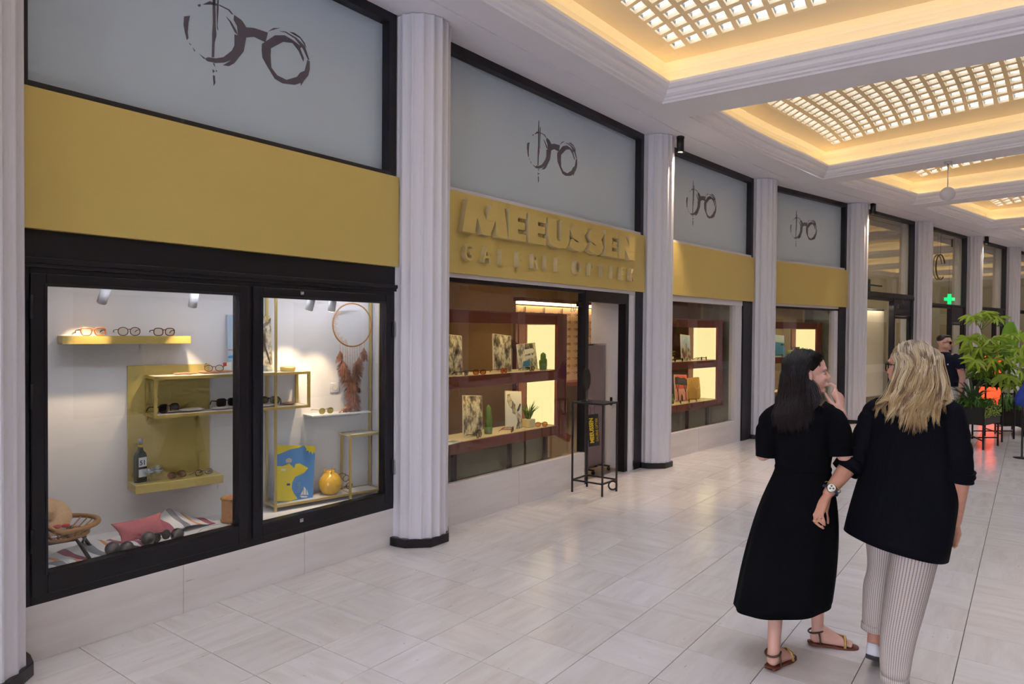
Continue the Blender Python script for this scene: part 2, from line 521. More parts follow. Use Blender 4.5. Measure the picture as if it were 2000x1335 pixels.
def inset(poly, d):
    n = len(poly); out = []
    area = sum(poly[i].x*poly[(i+1) % n].y-poly[(i+1) % n].x*poly[i].y for i in range(n))
    sg = 1 if area > 0 else -1
    for i in range(n):
        a, b, c = poly[i-1], poly[i], poly[(i+1) % n]
        e1 = (b-a).normalized(); e2 = (c-b).normalized()
        n1 = V2(-e1.y, e1.x)*sg; n2 = V2(-e2.y, e2.x)*sg
        m = (n1+n2).normalized(); out.append(b+m*(d/max(0.3, m.dot(n1))))
    return out
lefts, rights = [], []
for nm, L, dn, df in COFFERS:
    lefts += L; rights += [L[0]+dn*CW, L[-1]+df*CW]
mb = MB()
def flat(pts, z): mb.add([(p.x, p.y, z) for p in pts], [tuple(range(len(pts)))])
fac = [miter(i, -0.12) for i in IDX]
# left and right soffit bands, split so that every piece is a simple polygon
def band(A, B):
    """zip two polylines with quads/triangles"""
    i = j = 0
    while i < len(A)-1 or j < len(B)-1:
        if j == len(B)-1 or (i < len(A)-1 and (A[i+1]-B[j]).length <= (A[i]-B[j+1]).length): flat([A[i], A[i+1], B[j]], ZS); i += 1
        else: flat([A[i], B[j+1], B[j]], ZS); j += 1
band(fac, [fac[0]+V2(.9, -.6)*0.7]+lefts+[fac[-1]+V2(.645, -.765)*.7])
band([miter(i, RW+0.12) for i in IDX], [miter(IDX[0], RW-0.7)]+rights+[miter(IDX[-1], RW-0.7)])
for a, b in zip(COFFERS[:-1], COFFERS[1:]):
    flat([a[1][-1], b[1][0], b[1][0]+b[2]*CW, a[1][-1]+a[3]*CW], ZS)
for L, d in ((COFFERS[0][1][0], dA), (COFFERS[-1][1][-1], dC)):
    s = -1 if L is COFFERS[0][1][0] else 1
    e = V2(-d.y, d.x)*s*9.0
    flat([L, L+d*CW, L+d*CW+e, L+e], ZS)
CEIL = mk('ceiling', mb, 'white_paint', kind='structure', label='white plaster ceiling with flat beams between the lit skylight coffers', cat='ceiling')

def catmull(P, n):
    if len(P) == 2: return [P[0].lerp(P[1], k/(n-1)) for k in range(n)]
    out = []
    seg = len(P)-1
    for k in range(n):
        s = k/(n-1)*seg; i = min(int(s), seg-1); f = s-i
        p0, p1, p2, p3 = P[max(i-1, 0)], P[i], P[i+1], P[min(i+2, seg)]
        out.append(0.5*((2*p1)+(p2-p0)*f+(2*p0-5*p1+4*p2-p3)*f*f+(3*p1-p0-3*p2+p3)*f**3))
    return out
m = bpy.data.materials.new('block_glass'); m.use_nodes = True; MATS['block_glass'] = m
n = m.node_tree
for x in list(n.nodes): n.nodes.remove(x)
o_ = n.nodes.new('ShaderNodeOutputMaterial'); t_ = n.nodes.new('ShaderNodeBsdfTransparent'); gl = n.nodes.new('ShaderNodeBsdfGlossy'); tl = n.nodes.new('ShaderNodeBsdfTranslucent')
gl.inputs['Roughness'].default_value = 0.12
t_.inputs[0].default_value = (0.92, 0.96, 1, 1); tl.inputs[0].default_value = (0.9, 0.93, 0.95, 1)
m1 = n.nodes.new('ShaderNodeMixShader'); m2 = n.nodes.new('ShaderNodeMixShader'); lw = n.nodes.new('ShaderNodeLayerWeight')
lw.inputs[0].default_value = 0.15
m1.inputs[0].default_value = 0.22
n.links.new(t_.outputs[0], m1.inputs[1]); n.links.new(tl.outputs[0], m1.inputs[2])
n.links.new(lw.outputs['Facing'], m2.inputs[0]); n.links.new(m1.outputs[0], m2.inputs[1]); n.links.new(gl.outputs[0], m2.inputs[2])
n.links.new(m2.outputs[0], o_.inputs[0])

mside = MATS['block_glass'].copy(); mside.name = 'block_glass_shaded'; MATS['block_glass_shaded'] = mside  # darker copy: grey shading of two block sides put into the glass
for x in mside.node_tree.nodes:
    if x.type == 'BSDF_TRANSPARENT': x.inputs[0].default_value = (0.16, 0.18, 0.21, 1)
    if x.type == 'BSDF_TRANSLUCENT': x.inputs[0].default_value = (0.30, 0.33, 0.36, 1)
bb = MB()   # one glass block: shallow stepped prism, unit square, real height
q = .5; r_ = .33
bb.add([(-q, -q, 0), (q, -q, 0), (q, q, 0), (-q, q, 0), (-r_, -r_, .028), (r_, -r_, .028), (r_, r_, .028), (-r_, r_, .028)],
       [(0, 1, 5, 4), (1, 2, 6, 5), (2, 3, 7, 6), (3, 0, 4, 7), (4, 5, 6, 7)])
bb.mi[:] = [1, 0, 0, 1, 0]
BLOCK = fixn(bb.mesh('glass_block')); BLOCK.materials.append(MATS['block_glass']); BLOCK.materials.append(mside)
MOULD = [(0, 4.15), (0, 4.172), (.03, 4.178), (.034, 4.198), (.06, 4.205), (.085, 4.222), (.095, 4.245), (.095, 4.258), (.125, 4.266), (.14, 4.285), (.15, 4.30), (.15, 4.325), (.11, 4.325), (.10, 4.29), (-.07, 4.29)]
COVE = [(-.07, 4.29), (-.07, 4.46), (-.062, 4.50), (-.04, 4.535), (0.0, 4.555), (.05, 4.565)]
VZ, VH = 4.565, 0.50
LAB = {'first': 'glass block skylight nearest above the gold shop sign', 'second': 'large bent glass block skylight second along the arcade',
       'third': 'glass block skylight behind the hanging globe lamp', 'fourth': 'small far glass block skylight fourth along the arcade',
       'fifth': 'farthest glass block skylight at the right edge', 'sixth': 'glass block skylight sixth along the arcade beyond the picture edge', 'seventh': 'glass block skylight seventh along the arcade beyond the picture edge', 'eighth': 'glass block skylight at the far end beyond the picture edge', 'over': 'glass block skylight above the near end of the arcade', 'behind': 'glass block skylight at the back end of the arcade'}
for nm, L, dn, df in COFFERS:
    NLc = 2 if len(L) == 2 else 13
    Lp = catmull(L, NLc)
    R0, R1 = L[0]+dn*CW, L[-1]+df*CW
    loop = Lp+[R1, R0]
    root = thing('skylight', LAB[nm], 'skylight', group=None)
    mo = MB()
    n = len(loop)
    for prof, key in ((MOULD, 'm'), (COVE, 'c')):
        if key == 'c': co = MB(); tgt = co
        else: tgt = mo
        rings = []
        for d, z in prof:
            rings.append([(p.x, p.y, z) for p in inset(loop, d)])
        tgt.loft(rings, smooth=False, uv=False)
    mk('moulding', mo, 'white_paint', parent=root)
    mk('cove', co, 'cove_paint', parent=root)
    ld = MB()
    a, b = inset(loop, -.005), inset(loop, .045)
    ld.loft([[(p.x, p.y, 4.293) for p in a], [(p.x, p.y, 4.305) for p in a], [(p.x, p.y, 4.305) for p in b], [(p.x, p.y, 4.293) for p in b]], smooth=False, uv=False)
    mk('cove_light', ld, 'led_warm', parent=root)
    # vault
    vin = inset(loop, .05)
    Lv = vin[:len(Lp)]; Rv1, Rv0 = vin[len(Lp)], vin[len(Lp)+1]
    lenL = sum((Lv[i+1]-Lv[i]).length for i in range(len(Lv)-1))
    def SL(u):
        s = u*lenL
        for i in range(len(Lv)-1):
            l = (Lv[i+1]-Lv[i]).length
            if s <= l or i == len(Lv)-2: return Lv[i].lerp(Lv[i+1], s/l)
            s -= l
    wid = ((Lv[0]-Rv0).length+(Lv[-1]-Rv1).length)/2
    MG = 0.17
    nu = max(4, round((lenL-2*MG)/.165)); nv = round((wid-2*MG)/.168)
    def gg(t): return max(0.0, 1-abs(2*t-1)**2.2)**0.75
    def S(u, v):
        p = SL(u).lerp(Rv0.lerp(Rv1, u), v)
        return Vector((p.x, p.y, VZ+VH*gg(u)*gg(v)))
    uu = [0]+[MG/lenL+(1-2*MG/lenL)*k/nu for k in range(nu+1)]+[1]
    vv = [0]+[MG/wid+(1-2*MG/wid)*k/nv for k in range(nv+1)]+[1]
    la = MB(); blocks = []
    for i in range(len(uu)-1):
        for j in range(len(vv)-1):
            c = [S(uu[i], vv[j]), S(uu[i+1], vv[j]), S(uu[i+1], vv[j+1]), S(uu[i], vv[j+1])]
            if i in (0, len(uu)-2) or j in (0, len(vv)-2):
                la.add(c, [(0, 1, 2, 3)], smooth=True); continue
            ce = (c[0]+c[1]+c[2]+c[3])/4
            nn = (c[2]-c[0]).cross(c[3]-c[1]).normalized()
            if nn.z < 0: nn = -nn
            h = [ce+(p-ce)*0.70 for p in c]; tpp = [p+nn*0.075 for p in h]
            la.add(c+h+tpp, [(0, 1, 5, 4), (1, 2, 6, 5), (2, 3, 7, 6), (3, 0, 4, 7), (4, 5, 9, 8), (5, 6, 10, 9), (6, 7, 11, 10), (7, 4, 8, 11)])
            ex = ((h[1]-h[0])+(h[2]-h[3]))/2; ey = ((h[3]-h[0])+(h[2]-h[1]))/2
            M = Matrix.Identity(4)
            for k in range(3): M[k][0] = ex[k]; M[k][1] = ey[k]; M[k][2] = nn[k]; M[k][3] = ce[k]+nn[k]*0.036
            blocks.append((ce, M))
    mk('lattice', la, 'vault_paint', parent=root, fix=False)
    seen = sorted([b for b in blocks if in_view(b[0], 5)], key=lambda b: b[0].length)
    if nm in ('over', 'behind', 'sixth', 'seventh', 'eighth'): seen = []
    ind = seen[:295]; rest = seen[295:]+[b for b in blocks if not (in_view(b[0], 5) and nm not in ('over', 'behind', 'sixth', 'seventh', 'eighth'))]
    for ce, M in ind:
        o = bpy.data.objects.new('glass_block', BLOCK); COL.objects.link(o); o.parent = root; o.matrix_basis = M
    fb = MB()
    for ce, M in rest:
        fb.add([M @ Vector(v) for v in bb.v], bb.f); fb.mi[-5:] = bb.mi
    mk('glass_block_field', fb, ['block_glass', 'block_glass_shaded'], parent=root, kind='stuff', fix=False)

b = MB()
A1, A2 = [miter(i, .34) for i in IDX], [miter(i, .37) for i in IDX]
b.loft([[(p.x, p.y, ZS-.002) for p in A1], [(p.x, p.y, ZS-.014) for p in A1], [(p.x, p.y, ZS-.014) for p in A2], [(p.x, p.y, ZS-.002) for p in A2]], closed=False, smooth=False, uv=False)
mk('trim_1', b, 'white_paint', kind='structure', label='thin plaster bead along the soffit above the shop fronts', cat='trim')
# ------------------------------------------------------------------ columns
def column_profile(R, nfl, a0, a1, depth):
    pts = []
    for k in range(nfl):
        s0 = a0+(a1-a0)*k/nfl; s1 = a0+(a1-a0)*(k+1)/nfl
        for j in range(7):
            f = j/6; a = s0+(s1-s0)*(0.06+0.88*f); r = R-depth*sin(pi*f)**0.7
            pts.append((r*cos(a), r*sin(a)))
    return pts
COLLAB = {1: 'fluted white column cut by the left edge of the picture', 2: 'fluted white column between the display window and the sign bay',
          3: 'fluted white column right of the gold lettered sign, under a spotlight', 4: 'fluted white column between the two smaller gold panels',
          5: 'fluted white column at the end of the gold panels, behind the two women', 6: 'fluted white column right of the dark shop door',
          7: 'fluted white column behind the tall leafy plant', 8: 'farthest fluted white column at the right edge'}
prof = column_profile(.238, 10, radians(-192), radians(12), .013)
for i in range(1, 9):
    t = (CP[i+1]-CP[i-1]).normalized(); ang = atan2(t.y, t.x)
    M = Matrix.Translation((CP[i].x, CP[i].y, 0)) @ Matrix.Rotation(ang, 4, 'Z')
    root = thing('fluted_column', COLLAB[i], 'column', M, 'fluted columns along the shop fronts')
    b = MB(); P = prof+[(.232, .30), (-.232, .30)]
    b.prism(P, .068, ZS-.005, 'xy'); mk('shaft', b, 'column_paint', parent=root)
    b = MB(); R = .268
    oc = [(R*cos(radians(a)), R*sin(radians(a))*0.98) for a in (180, 202.5, 247.5, 292.5, 337.5, 360)]
    b.prism(oc+[(R, .30), (-R, .30)], 0.0, .068, 'xy'); mk('plinth', b, 'black_plinth', parent=root, bevel=.004)

# ------------------------------------------------------------------ shop-front bays
def fr_rect(mb, x0, x1, z0, z1, y0, y1, w, wr=None, wt=None, wb=None):
    """rectangular frame with a clear opening"""
    wr = w if wr is None else wr; wt = w if wt is None else wt; wb = w if wb is None else wb
    mb.box(x0, x0+w, y0, y1, z0, z1); mb.box(x1-wr, x1, y0, y1, z0, z1)
    if wt: mb.box(x0+w, x1-wr, y0, y1, z1-wt, z1)
    if wb: mb.box(x0+w, x1-wr, y0, y1, z0, z0+wb)
    return mb
def pane(mb, x0, x1, z0, z1, y): mb.box(x0, x1, y, y+.006, z0, z1); return mb

# brush-drawn spectacles on the frosted panes (outline in metres on the pane)
def logo_pt(a, b, M=None):
    u, v = 340+a/6.667, b/6.667
    d = ray(u, v); Mi = BM[1].inverted()
    o = Mi @ EYE; e = (Mi.to_3x3() @ d); k = (.112-o.y)/e.y
    p = o+e*k; return (p.x, p.z)
LOGO = [
 [(130,215),(205,205),(185,300),(175,420),(185,500),(165,520),(140,420),(122,320)],
 [(370,60),(460,15),(500,30),(580,60),(560,75),(480,60)],
 [(585,60),(720,125),(770,190),(750,185),(700,130),(590,75)],
 [(780,195),(880,265),(930,340),(935,500),(905,670),(780,825),(715,860),(635,850),(740,785),(650,815),(540,820),(430,795),(400,760),(440,745),(540,760),(640,745),(750,660),(785,590),(785,450),(830,460),(820,340),(775,260)],
 [(675,215),(740,280),(810,400),(825,450),(790,420),(720,280)],
 [(930,355),(1040,365),(1220,425),(1190,550),(1040,480),(930,490)],
 [(508,-210),(522,-210),(535,0),(540,350),(550,460),(525,560),(520,745),(490,745),(495,560),(495,440),(505,300),(500,0)],
 [(565,-60),(580,-60),(578,120),(565,330),(574,400),(558,370),(556,120)],
 [(505,822),(525,825),(532,870),(518,850)], [(500,900),(530,930),(505,950)], [(505,980),(530,985),(535,1080),(515,1115)], [(540,915),(558,920),(550,940)],
 [(330,705),(400,755),(390,768)], [(245,620),(275,665),(262,668)], [(190,555),(225,585),(208,582)], [(305,70),(330,55),(348,68),(318,88)],
 [(1145,570),(1250,500),(1310,460),(1440,460),(1540,520),(1660,610),(1640,630),(1690,760),(1682,800),(1620,660),(1540,560),(1420,545),(1260,630),(1255,730),(1265,880),(1340,980),(1460,1040),(1600,1000),(1640,945),(1700,920),(1735,780),(1765,800),(1765,900),(1745,985),(1690,1050),(1650,1115),(1650,1080),(1570,1105),(1410,1085),(1310,1025),(1210,860),(1150,750),(1140,650)],
 [(1215,415),(1290,365),(1380,365),(1270,395)],
 [(1370,405),(1450,410),(1590,490),(1700,600),(1760,780),(1742,775),(1680,640),(1570,500),(1450,425)],
 [(1500,415),(1560,425),(1640,480),(1700,560),(1720,620),(1640,500)],
]
LOGOM = [[logo_pt(*p) for p in s] for s in LOGO]
LDX = {1: 0.0, 2: .459, 3: -.085, 4: -.02}
for i in range(1, 5):
    Lb = BL[i]; x0, x1 = .24, Lb-.24
    root = thing('window_%d' % i, {1: 'wide frosted upper window with brush-drawn spectacles above the blank gold panel', 2: 'frosted upper window with spectacles drawing above the raised gold lettering',
                                  3: 'frosted upper window with small spectacles drawing right of the first spotlight', 4: 'farthest frosted upper window with spectacles drawing'}[i], 'window', BM[i].copy(), kind='structure')
    b = MB(); fr_rect(b, x0, x1, ZG1-.01, ZS, .03, .15, .035, .075, .075, .03); mk('frame', b, 'black_frame', parent=root)
    b = MB(); b.box(x0+.03, x1-.07, .028, .06, ZG1-.005, ZG1+.035); mk('sill', b, 'white_trim' if i > 1 else 'black_frame', parent=root)
    b = MB(); b.box(x0+.02, x1-.06, .112, .12, ZG1, ZS-.06); mk('pane', b, 'frosted_glass', parent=root)
    b = MB()
    for s in LOGOM: b.prism([(x+LDX[i], z) for x, z in s], .1095, .112, 'xz')
    mk('spectacles_emblem', b, 'logo_print', parent=root)
    # wall behind the pane keeps daylight of the sky out of the shop
    b = MB(); b.box(.1, Lb-.1, .2, .3, 2.62, ZS+.05); mk('backing', b, 'interior_dark', parent=root)

# gold panels
for i in range(1, 5):
    Lb = BL[i]
    lab = {1: 'large plain gold fascia panel above the black display window', 2: 'gold sign panel with raised letters above the shop entrance',
           3: 'plain gold fascia panel between the spotlit column and the next one', 4: 'farthest plain gold fascia panel behind the dark haired woman'}[i]
    root = thing('sign_panel', lab, 'sign panel', BM[i] @ T(0, 0, ZG0), 'gold fascia panels')
    b = MB(); b.box(.235, Lb-.235, 0.0, .05, 0, ZG1-ZG0); mk('panel', b, 'gold_panel', parent=root, bevel=.003)
    if i == 2: SIGN = root
def stroke(path, w):
    """polyline thickened into a polygon"""
    L, R = [], []
    n = len(path)
    for k, p in enumerate(path):
        a = V2(*path[max(k-1, 0)]); c = V2(*path[min(k+1, n-1)]); t = (c-a).normalized(); q = V2(-t.y, t.x)
        L.append((p[0]+q.x*w/2, p[1]+q.y*w/2)); R.append((p[0]-q.x*w/2, p[1]-q.y*w/2))
    return L+R[::-1]
# heavy capitals, drawn on a 1 x 1 box
GE = [[(0,0),(1,0),(1,.24),(.52,.24),(.52,.38),(.93,.38),(.93,.62),(.52,.62),(.52,.76),(1,.76),(1,1),(0,1)]]
GN = [[(0,0),(.36,0),(.36,.42),(.66,0),(1,0),(1,1),(.64,1),(.64,.55),(.34,1),(0,1)]]
GM = [[(-.04,0),(.24,0),(.29,.52),(.40,0),(.60,0),(.72,.52),(.76,0),(1.04,0),(.93,1),(.63,1),(.50,.42),(.37,1),(.07,1)]]
GU = [[(0,1),(0,.36),(.06,.14),(.22,.02),(.5,-.02),(.78,.02),(.94,.14),(1,.36),(1,1),(.62,1),(.62,.36),(.57,.26),(.5,.24),(.43,.26),(.38,.36),(.38,1)]]
GS = [stroke([(.86,.70),(.72,.80),(.52,.84),(.32,.80),(.22,.70),(.30,.58),(.5,.52),(.70,.45),(.78,.32),(.70,.20),(.5,.15),(.28,.18),(.10,.28)], .33)]
lx = {'M': (.55, 1.08), 'E1': (1.12, 1.46), 'E2': (1.50, 1.84), 'U': (1.88, 2.26), 'S1': (2.30, 2.63), 'S2': (2.67, 3.00), 'E3': (3.05, 3.36), 'N': (3.40, 3.68)}
xs = [plane_x for plane_x in ()]
def px2bay(i, y, u, v):
    Mi = BM[i].inverted(); o = Mi @ EYE; e = Mi.to_3x3() @ ray(u, v); k = (y-o.y)/e.y; p = o+e*k
    return p.x, p.z
# letter extents read off the sign
ext = [('M', 903, 986), ('E1', 990, 1024), ('E2', 1029, 1063), ('U', 1067, 1109), ('S1', 1108, 1146), ('S2', 1145, 1178), ('E3', 1179, 1204), ('N', 1206, 1237)]
shapes = {'M': GM, 'E': GE, 'U': GU, 'S': GS, 'N': GN}
for key, ua, ub in ext:
    xa = px2bay(2, -.04, ua, 480)[0]; xb = px2bay(2, -.04, ub, 480)[0]
    b = MB()
    for s in shapes[key[0]]: b.prism([(xa+(xb-xa)*p[0], .355+.285*p[1]) for p in s], -.062, .0, 'xz')
    me = fixn(b.mesh('letter'))
    for q in me.polygons: q.material_index = 0 if abs(q.normal.y) > .5 else 1
    mk('letter', me, ['gold_letter', 'letter_edge_lit'], parent=SIGN)
small = 'GALERIE OPTIEK'
us = [911, 946, 978, 1011, 1041, 1063, 1087, None, 1125, 1151, 1173, 1192, 1212, 1231]
for ch, u in zip(small, us):
    if u is None: continue
    x = px2bay(2, -.02, u, 510)[0]
    me = text_mesh(ch, .205, .026, .002)
    for q in me.polygons: q.material_index = 0 if abs(q.normal.y) > .5 else 1
    mk('letter', me, ['gold_letter', 'letter_edge_lit'], parent=SIGN, M=T(x, -.026, .115) @ Matrix.Diagonal((.78, 1, 1, 1)))
# ------------------------------------------------------------------ right side of the arcade (seen only in reflections)
mb = MB()
for i in range(-2, 14):
    a, b = miter(i, RW), miter(i+1, RW); a2, b2_ = miter(i, RW+.25), miter(i+1, RW+.25)
    t = (b-a).normalized()
    def quad(z0, z1, mi, ins=0.0):
        nx = V2(t.y, -t.x)*ins
        mb.hexa([(a.x+nx.x, a.y+nx.y, z0), (b.x+nx.x, b.y+nx.y, z0), (b2_.x, b2_.y, z0), (a2.x, a2.y, z0)], [(a.x+nx.x, a.y+nx.y, z1), (b.x+nx.x, b.y+nx.y, z1), (b2_.x, b2_.y, z1), (a2.x, a2.y, z1)], mi)
    quad(0, .35, 0); quad(.35, 2.2, 1, .03); quad(2.2, 2.75, 0); quad(2.75, ZS+.02, 2, .03)
    c = miter(i, RW); nn = V2(t.y, -t.x)
    for s in (-1, 1):
        p = [c-t*.24-nn*.2, c+t*.24-nn*.2, c+t*.24+nn*.1, c-t*.24+nn*.1]
    mb.prism([(q.x, q.y) for q in p], 0, ZS, 'xy', mi=0)
pm('opposite_glass', (92, 88, 84), 0.15)
pm('opposite_upper', (150, 150, 146), 0.3)
mk('wall_right', mb, ['white_paint', 'opposite_glass', 'opposite_upper'], kind='structure', label='opposite shop fronts of the arcade outside the picture', cat='wall')
mb = MB()
for i in (-2, -1, 0, 9, 10, 11, 12, 13):
    a, b = CP[i], CP[i+1]; t = (b-a).normalized(); nn = V2(-t.y, t.x)*.3
    e = b if i < 0 else b
    mb.prism([(a.x, a.y), (e.x, e.y), (e.x+nn.x, e.y+nn.y), (a.x+nn.x, a.y+nn.y)], 0, ZS, 'xy')
e0, e1 = miter(14, -.3), miter(14, RW+.3); mb.prism([(e0.x, e0.y), (e1.x, e1.y), (e1.x+.2, e1.y+.2), (e0.x+.2, e0.y+.2)], 0, ZS+.1, 'xy')
mk('wall_left', mb, 'white_paint', kind='structure', label='white shop front wall continuing behind the camera', cat='wall')

# ------------------------------------------------------------------ travertine plinth walls under the windows
def base_wall(name, i, cuts, z1, y0, y1, label):
    root = thing(name, label, 'wall', BM[i].copy(), kind='structure')
    for a, b in zip(cuts[:-1], cuts[1:]):
        q = MB(); q.box(a+.0012, b-.0012, y0, y1, 0, z1); mk('slab', q, TRAVB, parent=root, bevel=.002)
    q = MB(); q.box(cuts[0], cuts[-1], y0+.012, y1, 0, z1-.004); mk('backing', q, 'grout', parent=root)
base_wall('wall_base_1', 1, [.2, 1.078, 1.943, 2.82], .29, .05, .16, 'travertine slabs under the black framed display window')
base_wall('wall_base_2', 2, [.26, 1.4, 2.6], .36, .05, .16, 'travertine base under the large window beside the entrance')
base_wall('wall_base_3', 3, [.2, 1.35, 2.52], .335, .05, .16, 'travertine base under the third shop window')
base_wall('wall_base_4', 4, [.2, 1.35, 2.58], .335, .05, .16, 'travertine base under the fourth shop window')

# ------------------------------------------------------------------ bay 1: black framed display window
root = thing('window_5', 'black framed double display window with white interior at the left', 'window', BM[1].copy(), kind='structure')
b = MB(); b.box(.235, 2.80, .045, .16, 2.045, ZG0+.01); mk('fascia', b, 'black_frame', parent=root)
b = MB(); b.box(.235, 2.80, .02, .10, 2.022, 2.05); b.box(.235, 2.80, .032, .10, 2.0, 2.024); mk('cornice', b, 'black_frame', parent=root, bevel=.004)
b = MB(); fr_rect(b, .235, 2.80, .288, 2.002, .05, .16, .05, .05, .03, .05); b.box(1.495, 1.535, .05, .16, .33, 1.98); mk('frame', b, 'black_frame', parent=root, bevel=.003)
for nm, xa, xb, oa, ob, za, zb in (('sash', .285, 1.497, .357, 1.431, .445, 1.91), ('sash', 1.533, 2.75, 1.60, 2.68, .425, 1.905)):
    b = MB()
    b.box(xa, oa, .035, .11, .335, 1.972); b.box(ob, xb, .035, .11, .335, 1.972); b.box(oa, ob, .035, .11, zb, 1.972); b.box(oa, ob, .035, .11, .335, za)
    s = mk('sash', b, 'black_frame', parent=root, bevel=.005)
    b = MB(); fr_rect(b, oa-.012, ob+.012, za-.012, zb+.012, .03, .05, .014); mk('glazing_bead', b, 'black_frame', parent=s, bevel=.003)
    b = MB(); pane(b, oa-.01, ob+.01, za-.01, zb+.01, .07); mk('pane', b, 'clear_glass', parent=s)
    xm = (xa+xb)/2-(.24 if xa > 1 else 0)
    if xa > 1:
        for z in (1.945, .385):
            b = MB(); b.box(xm-.014, xm+.014, .028, .036, z-.012, z+.012); b.lathe([(.006, 0), (.006, .004)], 10, (xm+.004, .027, z))
            mk('lock', b, 'chrome', parent=s)
for x, zs in ((.286, (1.80, 1.35, .62)), (2.752, (1.70, .62))):
    for z in zs:
        b = MB(); b.lathe([(.009, -.06), (.009, .06)], 10, (x, .032, z)); mk('hinge', b, 'black_frame', parent=root)
# display box behind it: floor, side walls, ceiling and a slanting back wall
DA = radians(-11.4)
D1 = BM[1] @ T(.2, .85, 0) @ Matrix.Rotation(DA, 4, 'Z')     # x along the back wall, y behind it
ux, uy = cos(DA), sin(DA)
def d1p(u, v): return (.2+ux*u-uy*v, .85+uy*u+ux*v)
b = MB(); bl = [(.2, .10), (2.83, .10), d1p(2.69, 0), (.2, .85)]
b.prism(bl, .36, .40, 'xy'); mk('floor_display', b, 'display_white', M=BM[1].copy(), kind='structure', label='white floor of the display window', cat='floor')
b = MB(); b.prism(bl, 2.0, 2.06, 'xy'); mk('ceiling_display', b, 'display_white', M=BM[1].copy(), kind='structure', label='white ceiling of the display window', cat='ceiling')
b = MB(); b.box(-.15, 2.80, 0, .05, .36, 2.06); mk('wall_display', b, 'display_white', M=D1.copy(), kind='structure', label='white back wall of the display window', cat='wall')
b = MB(); b.box(.14, .20, .11, 1.0, .36, 2.06); b.box(2.83, 2.89, .11, .5, .36, 2.06); mk('wall_display_sides', b, 'display_white', M=BM[1].copy(), kind='structure', label='white side walls of the display window', cat='wall')

emat('strip_white', (240, 240, 255), 28.0)
root = thing('light_strip', 'slim light strip along the top front edge of the display window', 'lamp', BM[1] @ T(.3, .14, 1.97))
b = MB(); b.box(0, 2.45, 0, .05, .012, .03); mk('housing', b, 'white_plastic', parent=root)
b = MB(); b.box(.01, 2.44, .005, .045, .006, .012); mk('diffuser', b, 'strip_white', parent=root)

# ------------------------------------------------------------------ bays 2-4: shop windows, entrance
def shop_window(n, i, x0, x1, z0, label):
    root = thing('window_%d' % n, label, 'window', BM[i].copy(), kind='structure')
    b = MB(); pane(b, x0-.02, x1+.01, z0, 2.125, .10); mk('pane', b, 'shop_glass', parent=root)
    b = MB(); b.box(x0-.06, x1+.02, .085, .125, z0-.002, z0+.012); mk('sill', b, 'chrome', parent=root)
    return root
r2 = shop_window(6, 2, .345, 2.58, .36, 'large shop window with dark wood display shelves left of the entrance')
b = MB(); b.box(.25, .345, .03, .15, 0, 2.19); mk('post', b, 'black_frame', parent=r2)
b = MB(); b.box(.345, 3.68, .03, .12, 2.155, 2.19); mk('head_trim', b, 'white_trim', parent=r2)
b = MB(); b.box(.345, 2.60, .06, .14, 2.122, 2.156); mk('head', b, 'black_frame', parent=r2)
d = thing('door_1', 'open glass shop entrance with slim black posts', 'door', BM[2].copy(), kind='structure')
b = MB(); b.box(2.585, 2.65, .05, .15, 0, 2.155); mk('post', b, 'black_frame', parent=d)
b = MB(); b.box(2.65, 3.56, .05, .15, 2.03, 2.155); mk('head', b, 'black_frame', parent=d)
b = MB(); b.box(3.485, 3.56, .05, .15, 0, 2.03); mk('post', b, 'black_frame', parent=d)
b = MB(); b.box(3.56, 3.675, .04, .15, 0, 2.155); mk('jamb', b, 'white_trim', parent=d)
b = MB(); b.box(3.665, 3.68, .03, .05, 0, 2.155); mk('edge_strip', b, 'chrome', parent=d)
b = MB(); b.box(3.68, 3.89, .03, .15, 0, 2.19); mk('post', b, 'black_frame', parent=d)
b = MB(); b.box(2.64, 2.72, .09, .14, 1.96, 2.03); b.box(2.50, 2.585, .085, .12, 1.97, 2.02); mk('hinge', b, 'dark_metal', parent=d)
me = text_mesh('20', .12, .001); mk('house_number', me, 'white_trim', parent=d, M=T(2.40, .098, 1.91))
r3 = shop_window(7, 3, .3, 2.51, .335, 'second wood shelved shop window right of the spotlit column')
b = MB(); b.box(2.51, 2.73, .05, .15, 0, 2.12); mk('jamb', b, 'white_trim', parent=r3)
b = MB(); b.box(.25, 2.73, .04, .14, 2.115, 2.19); mk('head', b, 'white_trim', parent=r3)
b = MB(); b.box(2.74, BL[3]-.23, .03, .15, 0, 2.19); mk('post', b, 'black_frame', parent=r3)
r4 = shop_window(8, 4, .3, 2.58, .335, 'third wood shelved shop window half hidden by the dark haired woman')
b = MB(); b.box(2.58, 2.72, .05, .15, 0, 2.12); mk('jamb', b, 'white_trim', parent=r4)
b = MB(); b.box(.25, 2.72, .04, .14, 2.15, 2.19); mk('head', b, 'white_trim', parent=r4)
b = MB(); b.box(.25, 2.60, .06, .14, 2.115, 2.152); mk('head_frame', b, 'black_frame', parent=r4)
b = MB(); b.box(2.72, BL[4]-.23, .03, .15, 0, 2.19); mk('post', b, 'black_frame', parent=r4)

